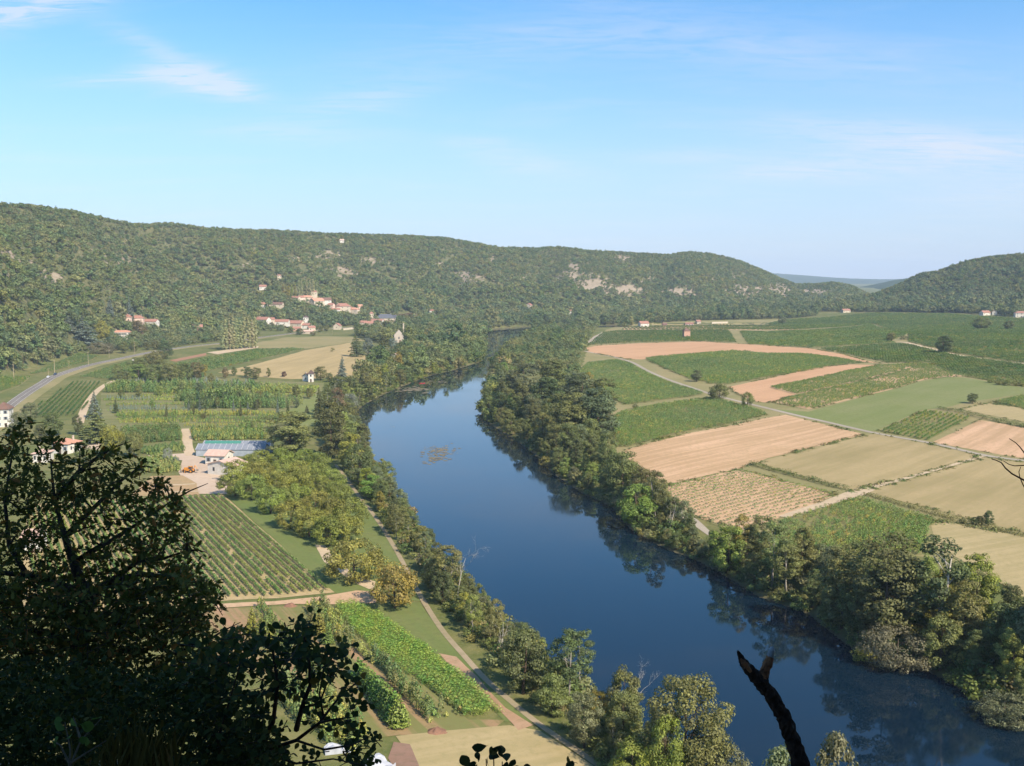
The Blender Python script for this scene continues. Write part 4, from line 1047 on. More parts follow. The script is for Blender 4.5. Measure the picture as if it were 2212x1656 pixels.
# ------------------------------------------------------------------ road side
WOODP = plain_mat('weathered_pole', (.40, .32, .20), (.30, .24, .15), 2); IRON = plain_mat('insulator', (.30, .29, .28), (.22, .21, .2), 3, .4, .4)
def pole(u, v, hpx, label, r0=.17):
    p = at(u, v); h = hpx * depth_of(p) / F; r = empty('utility_pole', p, .3); tag(r, label, 'pole', 'utility poles along the road')
    b = MB(); b.tube([(0, 0, -.8), (0, 0, h * .5), (0, 0, h)], [r0 * 1.3, r0 * 1.1, r0 * .8], 8); b.build('post', WOODP, r)
    b = MB(); b.box((0, -.2, h - .5), (1.6, .12, .14)); c = b.build('crossarm', WOODP, r)
    b = MB(); [b.tube([(x, -.2, h - .43), (x, -.2, h - .18)], [.06, .05], 6) for x in (-.7, 0, .7)]; b.build('insulator', IRON, c)
pole(30, 821, 35, 'yellowish utility pole nearest the two cars, at the left end of the line'); pole(118, 806, 28, 'thick utility pole on the verge before the big walled vineyard bend', .2)
pole(105, 812, 16, 'short thin pole just left of the thick utility pole', .1); pole(149, 797, 16, 'short thin pole between the two tall poles above the road', .1)
pole(191, 789, 28, 'tall utility pole right beside the road edge in the curve'); pole(236, 774, 25, 'slim utility pole in front of the pale dry bush', .12); pole(291, 765, 27, 'utility pole by the roadside trees at the far end of the curve', .13)
pole(429, 805, 27, 'lone slim pole at the edge of the green vineyard wedge', .1); pole(718, 722, 20, 'thin pole beside the pale garden wall of the village', .13); pole(775, 716, 22, 'thin pole at the right end of the pale garden wall', .13)
p = at(288, 786); r = empty('road_sign', p); tag(r, 'small white road sign on a post beside the road curve', 'sign')
b = MB(); b.tube([(0, 0, -.3), (0, 0, 3.2)], [.07, .07], 6); b.build('post', IRON, r); b = MB(); b.box((0, -.1, 3.2), (1.9, .08, 1.0)); b.build('panel', WALLS['white'], r)
def car(world, ang, paint, label):
    r = empty('car', world, ang); tag(r, label, 'car', 'cars on the road')
    b = MB()
    prof_ = [(-2.1, .35), (-2.1, .85), (-1.3, .95), (1.5, .95), (2.1, .8), (2.1, .35)]; n = len(prof_)
    b.add([(x, -.85, z) for x, z in prof_] + [(x, .85, z) for x, z in prof_], [tuple(range(n)), tuple(range(2 * n - 1, n - 1, -1))] + [(i, i + n, (i + 1) % n + n, (i + 1) % n) for i in range(n)]); b.build('body', paint, r)
    b = MB(); b.add([(-1.0, -.78, .95), (1.7, -.78, .95), (1.7, .78, .95), (-1.0, .78, .95), (-.4, -.62, 1.42), (1.1, -.62, 1.42), (1.1, .62, 1.42), (-.4, .62, 1.42)], [(0, 1, 5, 4), (1, 2, 6, 5), (2, 3, 7, 6), (3, 0, 4, 7)]); b.build('windows', GLASS, r)
    b = MB(); b.box((.35, 0, 1.45), (1.6, 1.28, .07)); b.build('roof', paint, r)
    for x in (-1.35, 1.35):
        for s in (-.8, .8):
            w = MB(); w.tube([(x, s - .1, .32), (x, s + .1, .32)], [.32, .32], 12); w.build('wheel', TYRE, r)
TYRE = plain_mat('car_tyre', (.025, .025, .025), (.04, .04, .04), 4)
def on_road(u, v, side):
    p = at(u, v); i = np.argmin(((RQ - p[:2]) ** 2).sum(1)); q = RQ[i] + RN[i] * side; a = math.atan2(RT[i][1], RT[i][0])
    return (q[0], q[1], float(zat(*q)) + .31), a
q, a = on_road(110, 818, 1.8); car(q, a, plain_mat('white_paint', (.8, .8, .8), (.75, .75, .75), 1, .3, .5), 'white car on the curving road, in front of the dark blue car')
q, a = on_road(124, 812, 1.8); car(q, a, plain_mat('dark_blue_paint', (.03, .06, .12), (.03, .06, .12), 1, .3, .5), 'dark blue car following behind the white car on the road')
p = at(2094, 682); car(tuple(p + np.array([0, 0, .1])), .1, plain_mat('pale_paint', (.7, .72, .75), (.65, .67, .7), 1, .3, .5), 'pale car parked at the foot of the hill near the white houses')
def mast(u, v, h, label):
    p = at(u, v); r = empty('antenna_mast', p); tag(r, label, 'mast')
    b = MB()
    for k in range(3):
        a = k * 2.094; b.tube([(math.cos(a) * .9, math.sin(a) * .9, -1), (math.cos(a) * .3, math.sin(a) * .3, h)], [.14, .10], 4)
    for i in range(int(h / 2)): b.tube([(math.cos(i * 2.1) * (.9 - .6 * i * 2 / h), math.sin(i * 2.1) * (.9 - .6 * i * 2 / h), i * 2), (math.cos(i * 2.1 + 2.1) * (.88 - .6 * i * 2 / h), math.sin(i * 2.1 + 2.1) * (.88 - .6 * i * 2 / h), i * 2 + 2)], [.07, .07], 4)
    b.build('lattice', IRON, r); b = MB(); b.tube([(0, 0, h - .5), (0, 0, h + 4)], [.08, .05], 5); b.build('aerial', IRON, r)
mast(371, 484, 16, 'thin antenna mast on the ridge above the left hill'); mast(1083, 536, 16, 'thin antenna mast on the middle of the long ridge')
# ------------------------------------------------------------------ on the water
def kayak(u, v, ang, col, label, person=True):
    x, y = onplane(u, v); r = empty('kayak', (x, y, .02), ang); tag(r, label, 'kayak')
    L = 4.6; n = 11; V = []; Fc = []
    for i in range(n):
        s = i / (n - 1) * 2 - 1; wd = .42 * (1 - abs(s) ** 2.4) + .02
        for k in range(8):
            a = 2 * math.pi * k / 8; V.append((s * L / 2, wd * math.cos(a), .16 + .22 * math.sin(a) * (1 - .3 * abs(s)) + .18 * abs(s) ** 3))
    for i in range(n - 1):
        for k in range(8): Fc.append((i * 8 + k, i * 8 + (k + 1) % 8, (i + 1) * 8 + (k + 1) % 8, (i + 1) * 8 + k))
    b = MB(); b.add(V, Fc + [tuple(range(7, -1, -1)), tuple((n - 1) * 8 + k for k in range(8))]); b.build('hull', col, r, True)
    b = MB(); b.tube([(-.4, 0, .36), (.5, 0, .37)], [.24, .24], 10); b.build('cockpit', TYRE, r)
REDP = plain_mat('red_plastic', (.62, .04, .05), (.55, .04, .05), 1, .4, .4)
kayak(912, 829, .3, REDP, 'red kayak afloat near the weed beds by the left bank'); kayak(1052, 869, .1, REDP, 'red kayak moored under the trees of the right bank')
def weed(u, v, a, bb, n, label, seed):
    rng = np.random.default_rng(seed); x0, y0 = onplane(u, v); d = math.hypot(x0, y0 - 0); sx = a * d / F
    y1 = onplane(u, v - bb)[1]; sy = abs(y1 - y0)
    mb = MB()
    for i in range(n):
        q = rng.normal(size=2) * .42; cx, cy = x0 + q[0] * sx, y0 + q[1] * sy; r_ = rng.uniform(.5, 1.6) * sx * .07
        k = 9; z = .012 + i * .0006
        mb.add([(cx + r_ * math.cos(6.283 * j / k) * rng.uniform(.6, 1.3) * 1.6, cy + r_ * math.sin(6.283 * j / k) * rng.uniform(.6, 1.3) * 1.6, z) for j in range(k)], [tuple(range(k))])
    tag(mb.build('water_weed', WEED), label, 'water weed', kind='stuff')
WEED = plain_mat('water_weed', (.21, .155, .085), (.15, .13, .07), .6, .6, .3, .3, False)
weed(948, 982, 34, 22, 120, 'brown weed bed floating in the middle of the wide reach', 1); weed(930, 968, 16, 5, 24, 'thin weed streak floating above the mid river weed bed', 2)
weed(890, 842, 42, 6, 60, 'brown weed beds floating along the left bank near the kayak', 3); weed(955, 826, 18, 3, 24, 'small weed streak floating right of the red kayak', 4); weed(850, 924, 8, 3, 12, 'tiny weed patch near the left bank trees', 5)
# ------------------------------------------------------------------ vineyards
VM = [leaf_mat('vine_leaves', (.085, .115, .032), .3, .6, .5), leaf_mat('vine_leaves_dark', (.066, .096, .028), .3, .6, .5), leaf_mat('vine_leaves_yellowing', (.17, .155, .038), .3, .6, .5)]
def vine_clump(name, seed, Lx, W, H, n, size, mat, z0=.25):
    rng = np.random.default_rng(seed)
    c = np.stack([rng.uniform(-.5, .5, n) * Lx, rng.normal(0, .27, n) * W, z0 + (H - z0) * rng.beta(1.6, 1.3, n)], 1)
    V, Q = leaf_quads(c, np.stack([rng.normal(0, .5, n), c[:, 1] * 2.2 / W + rng.normal(0, .4, n), .7 + 0 * c[:, 0]], 1), size, rng, .75)
    return leaf_mesh(name, V, Q, rng, mat)
VINE = collection('vine_bushes', [vine_clump('vine', 600 + k, 1.7, .85, 1.45, 46, .36, VM[[0, 1, 0, 0, 2][k]]) for k in range(5)])
VFAR = collection('vine_lengths', [vine_clump('vine', 620 + k, 4.6, 1.3, 1.5, 52, .62, VM[[0, 1, 0, 1, 2][k]]) for k in range(5)])
VYOUNG = collection('young_vines', [vine_clump('vine', 640 + k, .95, .55, .85, 30, .30, VM[[0, 1, 2][k]]) for k in range(3)])
def world_poly(pd): return np.array([at(*q)[:2] for q in pd])
def row_points(P, ang, sp, step, jit=.12):
    d = np.array([math.cos(ang), math.sin(ang)]); nrm = np.array([-d[1], d[0]])
    a, b = P @ d, P @ nrm
    A, B = np.meshgrid(np.arange(a.min(), a.max(), step), np.arange(b.min() + sp * .3, b.max(), sp))
    pts = A.ravel()[:, None] * d + B.ravel()[:, None] * nrm
    pts = pts + RNG.normal(0, jit, pts.shape)
    return pts[inside(pts[:, 0], pts[:, 1], P)]
def vineyard(pd, d0, d1, label, sp=2.1, far=False, gap=.06, ground=None, coll=None, yel=.10, h=1.0, step=None, name='vineyard'):
    P = world_poly(pd); ang = wang(d0, d1)
    if ground is not None: drape('vineyard_ground', pd, ground, .16, .3)
    st = step or (4.2 if far else 1.5); sp = sp * (1.25 if far else 1)
    pts = row_points(P, ang, sp, st, .07)
    patch = fbm(pts[:, 0] / 16, pts[:, 1] / 16, 31, 3)
    keep = RNG.uniform(size=len(pts)) > gap * (1 + 7 * np.clip(patch * 4, 0, 1) ** 2)
    pts, patch = pts[keep], patch[keep]; n = len(pts)
    rot = np.zeros((n, 3)); rot[:, 2] = ang + RNG.choice([0, math.pi], n) + RNG.normal(0, .05, n)
    sc = RNG.uniform(.8, 1.2, (n, 1)) * np.array([[1, 1, h]]) * (1 + .4 * fbm(pts[:, 0] / 40, pts[:, 1] / 40, 13, 2))[:, None]
    c = coll or (VFAR if far else VINE); m = len(c.objects)
    yp = np.clip(yel * (.15 + 1.5 * np.clip(fbm(pts[:, 0] / 14, pts[:, 1] / 22, 57, 3) * 3 + .1, 0, 1)), 0, .9)
    pick = np.where(RNG.uniform(size=n) < yp, m - 1, RNG.integers(0, m - 1, n))
    z = zat(pts[:, 0], pts[:, 1]) + .15
    return scatter(name, np.column_stack([pts, z]), rot, sc, pick, c, label, 'vineyard')
R_ = ((1344, 709), (1354, 715))
vineyard([(1271, 746), (1303, 719), (1346, 714.5), (1571, 714.5), (1590, 740), (1482, 737.5), (1331, 742)], *R_, 'far green vineyard around the brick hut, above the long red ploughed strip', far=True, ground=VSOIL)
vineyard([(1344, 713), (1346, 709.5), (1480, 705), (1574, 701.5), (1660, 701.5), (1726, 711), (1723, 713.5), (1640, 714), (1574, 713)], *R_, 'far vineyard with dark rows and pale earth stripes, before the white farmhouse', sp=4.6, far=True, ground=VSOILT, step=3.2)
vineyard([(1600, 717), (1659, 718.5), (1725, 715.5), (1884, 702), (1960, 722), (1920, 738), (1935, 741), (1820, 747), (1757, 752), (1659, 746), (1618, 744)], (1659, 746), (1920, 738), 'wide green vineyard right of the brick hut and above the red strip', far=True, ground=VSOIL)
vineyard([(1660, 700), (1700, 692), (1880, 677), (2040, 678), (2250, 692), (2250, 788), (2180, 781), (2060, 763), (1962, 739), (1965, 722), (1890, 700), (1728, 712)], (1959, 741), (2120, 776), 'great green vineyard reaching to the wooded hill on the far right', far=True, ground=VSOIL)
vineyard([(1770, 754), (1930, 743), (1960, 745), (2060, 769), (2270, 797), (2270, 836), (2212, 836), (2085, 814), (2000, 784), (1915, 784), (1840, 768)], (1800, 770), (2150, 815), 'broad vineyard plot below the single big tree and above the meadow', far=True, ground=VSOIL)
vineyard([(1251, 806), (1268, 786), (1331, 779), (1359, 786), (1404, 810), (1457, 832), (1516, 850), (1520, 853), (1401, 869), (1349, 875), (1304, 852), (1286, 832)], (1401, 870), (1519, 853), 'green vineyard between the riverside trees and the curving farm lane', sp=2.2, ground=VSOIL)
vineyard([(1393, 775), (1482, 766), (1582, 759), (1659, 765), (1734, 766), (1809, 775), (1862, 784), (1809, 790), (1659, 815), (1574, 831), (1530, 830), (1522, 825), (1489, 820), (1439, 798), (1400, 780)], (1574, 830), (1800, 790), 'long green vineyard between the two red ploughed strips', sp=2.3, ground=VSOIL, gap=.05)
vineyard([(1664, 838), (1760, 819), (1844, 801), (1900, 791), (1995, 786), (1925, 807), (1859, 823), (1719, 853)], (1664, 838), (1900, 791), 'narrow vineyard strip just right of the lower red ploughed field', sp=2.2, ground=VSOILT, gap=.05)
vineyard([(1670, 871), (1722, 856), (1859, 827), (1925, 810), (1998, 787), (2080, 813), (2000, 820), (1922, 843), (1804, 872), (1747, 885), (1709, 878)], (1670, 871), (1859, 827), 'vineyard strip with ragged front corner along the bright meadow', sp=2.2, ground=VSOILT, gap=.08)
vineyard([(1899, 932), (1994, 889), (2097, 903), (2003, 952)], (1899, 932), (1994, 889), 'small square vineyard with yellowing leaves beside the white lane', sp=3.0, ground=VSOIL, yel=.35)
vineyard([(2147, 869), (2250, 848), (2250, 890), (2212, 884)], (2147, 869), (2240, 850), 'dark green vineyard corner at the right picture edge', sp=2.4, ground=VSOIL)
vineyard([(1326, 899), (1356, 889), (1401, 879), (1529, 861), (1577, 870), (1650, 893), (1655, 897), (1482, 935), (1356, 966), (1330, 966)], (1356, 966), (1650, 898), 'big green vineyard with bare patches between the lane and the pale ploughed field', sp=2.0, ground=VSOIL, gap=.08)
vineyard([(1426, 1054), (1594, 1016), (1659, 1031), (1806, 1070), (1700, 1114), (1607, 1146), (1517, 1122), (1446, 1078)], (1426, 1054), (1594, 1016), 'young vineyard of separate small vines in rows on bare reddish earth', sp=3.1, ground=VSOILT, coll=VYOUNG, step=1.5, gap=.03)
vineyard([(1690, 1128), (1834, 1082), (1859, 1078), (2012, 1124), (1990, 1200), (1640, 1200)], (1700, 1128), (1834, 1082), 'green vineyard with bare spots behind the tall riverside poplars', sp=1.9, ground=VSOIL, gap=.07)
vineyard([(375, 789), (470, 770), (556, 757), (630, 754), (656, 755), (616, 765), (553, 779), (440, 804)], (440, 804), (616, 766), 'dark green vineyard wedge in front of the poplar row', far=True, sp=1.9, ground=VSOIL, yel=.02)
vineyard([(60, 812), (120, 787), (170, 765), (212, 771), (190, 783), (115, 803)], (115, 803), (190, 783), 'vineyard above the road bend under the wooded slope', sp=2.4, ground=VSOIL, yel=.02)
vineyard([(-60, 822), (0, 815), (68, 815), (40, 836), (0, 850), (-80, 880)], (0, 850), (40, 836), 'vineyard left of the road at the picture edge', sp=2.6, ground=VSOIL, yel=.05)
vineyard([(172, 816), (250, 790), (325, 772), (345, 772), (300, 800), (248, 822)], (172, 816), (325, 772), 'dark vineyard strip running along the lower side of the road', sp=1.9, ground=VSOIL, yel=.02)

def vine_rows(pd, d0, d1, start_d, sp, count, per_m, size, W, H, lab, group, mat, posts=True):
    P = world_poly(pd); a, b = at(*d0)[:2], at(*d1)[:2]; d = (b - a) / np.linalg.norm(b - a); nrm = np.array([-d[1], d[0]])
    if nrm[0] > 0: nrm = -nrm
    s0 = at(*start_d)[:2]; k = 0
    for i in range(count):
        q = s0 + nrm * sp * (i + .35)
        ts = np.arange(-260, 260, .5); X = q + ts[:, None] * d; ins = inside(X[:, 0], X[:, 1], P)
        if ins.sum() < 8: continue
        t0, t1 = ts[ins].min(), ts[ins].max(); n = int((t1 - t0) * per_m)
        rng = np.random.default_rng(700 + i)
        t = rng.uniform(t0, t1, n); t = t[fbm(t / 3 + i * 9, t * 0, 3, 2) > -.33 + 0 * t]; n = len(t)
        off = rng.normal(0, W * .30, n); pos = q + t[:, None] * d + off[:, None] * nrm
        z = zat(pos[:, 0], pos[:, 1]) + .15 + .3 + (H - .3) * rng.beta(1.6, 1.3, n) * (1 + .3 * fbm(t / 2, t * 0 + i, 8, 2))
        c0 = q + d * (t0 + t1) / 2; z0 = float(zat(*c0))
        V, Q = leaf_quads(np.column_stack([pos - c0, z - z0]), np.column_stack([off[:, None] * nrm * 3 / W + rng.normal(0, .45, (n, 2)), .7 + 0 * t]), size, rng, .75)
        r = empty('vine_row', (c0[0], c0[1], z0)); tag(r, lab(k), 'vine row', group)
        o = obj('vines', leaf_mesh('vines', V, Q, rng, mat), r)
        mb = MB()
        for tt in np.arange(t0, t1, 6.0):
            x = q + d * tt; zz = float(zat(*x)); mb.tube([(x[0] - c0[0], x[1] - c0[1], zz - z0 - .2), (x[0] - c0[0], x[1] - c0[1], zz - z0 + H + .35)], [.05, .045], 4)
        mb.build('stakes', WOODP, r); k += 1
VROWM = leaf_mat('vine_row_leaves', (.085, .125, .030), .3, .6, .5)
_d0 = at(690, 1281); sp_ = 19 * depth_of(_d0) / F
_a, _b = at(476, 1072)[:2], at(711, 1275)[:2]; _dir = (_b - _a) / np.linalg.norm(_b - _a)
vine_rows([(60, 1100), (330, 1078), (478, 1072), (600, 1174), (713, 1277), (600, 1289), (470, 1294), (300, 1314), (40, 1326)], (476, 1072), (711, 1275), (711, 1275), abs(sp_ * _dir[1]), 34, 46, .32, .78, 1.0,
          lambda k: '%s vine row from the grass strip, in the striped vineyard behind the dark oak' % ORD[k], 'vine rows of the striped vineyard', VROWM)
vine_rows([(86, 875), (120, 851), (160, 827), (216, 827), (200, 855), (182, 885), (158, 898), (90, 905), (60, 905)], (88, 903), (165, 828), (184, 884), 2.9, 16, 20, .46, .8, 1.5,
          lambda k: '%s dark vine row from the curved sandy track, in the vineyard below the road' % ORD[k], 'vine rows below the road', leaf_mat('vine_row_leaves_dark', (.060, .088, .024), .3, .6, .5))

# ------------------------------------------------------------------ crops and nursery beds
CORNM = leaf_mat('corn_leaves', (.165, .235, .045), .35, .5, .45)
def corn_clump(name, seed, H):
    rng = np.random.default_rng(seed); n = 40
    c = np.stack([rng.uniform(-.5, .5, n) * 1.3, rng.uniform(-.45, .45, n), H * rng.beta(2.0, 1.1, n)], 1)
    a = rng.uniform(0, 6.28, n)
    V, Q = leaf_quads(c, np.stack([np.cos(a), np.sin(a), rng.uniform(.2, 1.2, n)], 1), .55, rng, .22)
    return leaf_mesh(name, V, Q, rng, CORNM)
CORN = collection('corn_plants', [corn_clump('corn', 650 + k, 1.9 + .2 * k) for k in range(3)])
def crop(pd, d0, d1, sp, st, coll, name, label, cat, h=1.0, gap=.02):
    P = world_poly(pd); ang = wang(d0, d1); pts = row_points(P, ang, sp, st, .1); pts = pts[RNG.uniform(size=len(pts)) > gap]; n = len(pts)
    rot = np.zeros((n, 3)); rot[:, 2] = ang + RNG.normal(0, .2, n)
    sc = RNG.uniform(.8, 1.2, (n, 1)) * np.array([[1, 1, h]]) * (1 + .5 * fbm(pts[:, 0] / 7, pts[:, 1] / 7, 91, 3))[:, None]
    return scatter(name, np.column_stack([pts, zat(pts[:, 0], pts[:, 1]) + .12]), rot, sc, RNG.integers(0, len(coll.objects), n), coll, label, cat)
CORN_D = ((766, 1307), (1085, 1542))
crop([(724, 1311), (766, 1308), (805, 1325), (931, 1417), (1060, 1520), (1054, 1546), (1007, 1552), (917, 1482), (805, 1407), (743, 1344)], *CORN_D, .95, .9, CORN, 'corn_field', 'long strip of bright green corn beside the river path', 'corn', .62)
crop([(805, 1326), (812, 1324), (935, 1414), (1090, 1541), (1080, 1544), (930, 1424)], *CORN_D, 1.1, .9, CORN, 'corn_row', 'single low corn row along the river side of the corn strip', 'corn', .45)
crop([(920, 1455), (1008, 1535), (1000, 1552), (985, 1545), (915, 1470)], *CORN_D, .9, .9, VYOUNG, 'vegetable_bed', 'dark green low vegetable bed along the near edge of the corn', 'vegetables', 1.0)
NM = [leaf_mat('nursery_leaves_%s' % n, c, .3, .6, .5) for n, c in (('mid', (.075, .105, .03)), ('light', (.13, .15, .036)), ('yellow', (.19, .18, .04)), ('dark', (.042, .062, .026)), ('blue', (.11, .13, .11)), ('olive', (.09, .10, .035)))]
def nurs(name, seed, H, W, n, size, mat, col):
    rng = np.random.default_rng(seed); z = rng.beta(1.3, 1.2, n) * H + .15
    f = z / H; r = W / 2 * (np.sin(np.pi * np.clip(f * .9 + .08, 0, 1)) if col == 0 else (1.05 - f if col == 1 else .8)) * rng.uniform(.4, 1, n) ** .6
    a = rng.uniform(0, 6.28, n)
    V, Q = leaf_quads(np.stack([np.cos(a) * r, np.sin(a) * r, z], 1), np.stack([np.cos(a), np.sin(a), .6 + rng.normal(0, .3, n)], 1), size, rng, .65)
    return leaf_mesh(name, V, Q, rng, mat)
NURS = collection('nursery_plants', [nurs('young_tree', 660, 3.6, 2.6, 110, .55, NM[0], 0), nurs('young_tree', 661, 3.0, 2.2, 90, .5, NM[1], 0), nurs('young_tree', 662, 4.4, 1.7, 100, .5, NM[5], 2), nurs('young_tree', 663, 2.2, 1.6, 70, .45, NM[2], 0),
                                  nurs('young_fir', 664, 4.4, 2.4, 120, .5, NM[3], 1), nurs('young_fir', 665, 3.6, 2.2, 110, .5, NM[4], 1), nurs('young_tree', 666, 4.2, 2.0, 110, .5, NM[0], 2), nurs('young_tree', 667, 1.3, 1.6, 50, .4, NM[1], 0)])
def nursery_rows():
    P = [(222, 905), (216, 858), (252, 826), (420, 816), (560, 828), (690, 832), (680, 860), (655, 885), (590, 935), (560, 952), (420, 954), (300, 962), (258, 948)]
    W = world_poly(P); pts, sc, pk = [], [], []
    # bands of rows: place, height, kinds, ends, rows
    B = [(823, .9, [0, 2, 6], 250, 430, 3), (829, .8, [5, 0, 5], 250, 470, 2), (834, .75, [5, 1, 5], 420, 530, 2), (836, .8, [0, 6, 1], 240, 430, 2), (841, .75, [1, 1, 7], 560, 700, 3), (842, 1.0, [6, 0, 0], 230, 560, 2), (849, 1.05, [0, 6, 2], 222, 330, 2), (851, .8, [1, 0, 1], 330, 690, 2),
         (858, .45, [7, 1, 7], 300, 690, 3), (866, .7, [5, 7, 1], 225, 400, 2), (868, 1.1, [4, 6, 2, 6], 380, 520, 2), (870, .9, [0, 1, 6], 500, 650, 2), (877, .5, [7, 1], 230, 650, 2), (884, .9, [6, 4, 2], 400, 620, 2), (888, .55, [5, 7, 5], 235, 400, 2), (895, .45, [7, 3, 7], 240, 640, 2), (901, .6, [1, 3, 7], 245, 620, 2),
         (908, .5, [7, 0], 250, 610, 2), (915, .55, [3, 7, 0], 255, 600, 2), (922, .42, [7, 7, 3], 400, 590, 1), (930, .45, [7, 0], 410, 580, 1), (937, .7, [0, 3, 6], 415, 580, 1)]
    for (v, h, kinds, u0, u1, n) in B:
        n = n + 2
        a, b = at(u0, v)[:2], at(u1, v)[:2]; L = np.linalg.norm(b - a); d = (b - a) / L
        for r in range(n):
            s, kd, e = 0.0, int(RNG.choice(kinds)), RNG.uniform(12, 40); hh = 1.05 * h * RNG.uniform(.8, 1.3)
            while s < L:
                if s > e: kd = int(RNG.choice(kinds)); e = s + RNG.uniform(12, 45); hh = 1.05 * h * RNG.uniform(.6, 1.45); s += RNG.choice([0, 0, 1.5, 4])
                if RNG.uniform() > .12: pts.append((a + d * s + RNG.normal(0, .15, 2) + np.array([0, r * 2.2]))); q = hh * RNG.uniform(.6, 1.4); sc.append((q, q, q)); pk.append(kd)
                s += (1.05 if kd in (3, 7) else 1.5) * RNG.uniform(.8, 1.3)
    pts = np.array(pts); k = inside(pts[:, 0], pts[:, 1], W); n = k.sum()
    pts = pts[k]; scatter('nursery_plants', np.column_stack([pts, zat(pts[:, 0], pts[:, 1]) + .12]), zrot(n), np.array(sc)[k], np.array(pk)[k], NURS, 'many rows of young nursery trees and shrubs on the flat left of the river', 'nursery plants')
nursery_rows()
def beds(pd, kinds, h, label, d, sp=1.6, st=1.0, name='nursery_bed'):
    P = world_poly(pd); ang = wang(*d); pts = row_points(P, ang, sp, st, .12); n = len(pts); s = RNG.uniform(.75, 1.2, (n, 1)) * h * np.ones((1, 3))
    scatter(name, np.column_stack([pts, zat(pts[:, 0], pts[:, 1]) + .12]), zrot(n), s, RNG.choice(kinds, n), NURS, label, 'nursery plants')
beds([(262, 940), (385, 930), (392, 952), (275, 962)], [0, 6, 2], .9, 'tall dense block of young trees left of the sandy nursery track', ((262, 940), (385, 930)))
beds([(415, 945), (560, 935), (575, 950), (420, 954)], [3, 1, 0, 7], .9, 'low mixed shrubs just behind the long greenhouse', ((415, 945), (560, 935)))
beds([(300, 1003), (345, 990), (385, 1000), (388, 1018), (350, 1024), (310, 1022)], [1, 3, 7], .9, 'bright green bed beside the pale yard, behind the dark oak', ((300, 1010), (388, 1010)))
beds([(300, 978), (395, 962), (398, 975), (320, 985)], [0, 7, 1], .7, 'low shrub bed along the upper side of the yard', ((300, 978), (395, 962)))
ND = ((625, 1310), (870, 1560))
beds([(656, 1311), (700, 1310), (735, 1350), (775, 1390), (820, 1430), (800, 1440), (735, 1395), (690, 1352)], [3, 1, 2, 3], .8, 'yellowish green shrub row left of the corn strip', ND, 1.9, 1.2)
beds([(540, 1312), (560, 1310), (640, 1390), (720, 1465), (690, 1475), (600, 1395)], [2, 0, 1], .7, 'thin shrub row nearest the dark foreground leaves', ND, 2.2, 1.4)
beds([(800, 1420), (830, 1430), (965, 1550), (930, 1565), (850, 1490)], [0, 2, 7], .75, 'low dark shrub row between the conifer hedge and the corn', ND, 1.7, 1.1)
beds([(600, 1480), (690, 1475), (800, 1590), (760, 1640), (640, 1560)], [3, 1, 7, 0], .8, 'mixed nursery shrubs behind the foreground branch', ND, 2.0, 1.3)

# ------------------------------------------------------------------ woods on the slopes
def spaced(pts, r):
    """thin a set of points to a minimum distance with a hash grid"""
    cell = {}; keep = []
    for i, (x, y) in enumerate(pts):
        cx, cy = int(x // r), int(y // r); ok = True
        for a in (-1, 0, 1):
            for b_ in (-1, 0, 1):
                for (px_, py_) in cell.get((cx + a, cy + b_), ()):
                    if (px_ - x) ** 2 + (py_ - y) ** 2 < r * r: ok = False; break
                if not ok: break
            if not ok: break
        if ok: cell.setdefault((cx, cy), []).append((x, y)); keep.append(i)
    return np.array(keep, int)
SIGHT = []
def clear_of_houses(p, r=3.0, h=9.0):
    """no tree in a house, and none before it tall enough to hide it"""
    ok = np.ones(len(p), bool); z = zat(p[:, 0], p[:, 1])
    for (hx, hy, hr, hz) in HOUSES + SIGHT:
        dx, dy = p[:, 0] - hx * p[:, 1] / hy, p[:, 1] - hy
        ok &= ~((np.abs(p[:, 0] - hx) < hr + r) & (np.abs(dy) < hr + r))
        free = HC + (hz + 1.6 - HC) * p[:, 1] / hy - z
        ok &= ~((np.abs(dx) < hr * .9 + r) & (dy < 0) & (dy > -260) & (free < h))
    return ok
for (u, v, w_) in [(515, 752, 40), (645, 640, 34), (180, 742, 30), (222, 738, 18), (886, 690, 26), (799, 770, 60), (740, 826, 14)]:
    q = at(u, v); SIGHT.append((q[0], q[1], w_ * depth_of(q) / F, q[2] + 3.5))
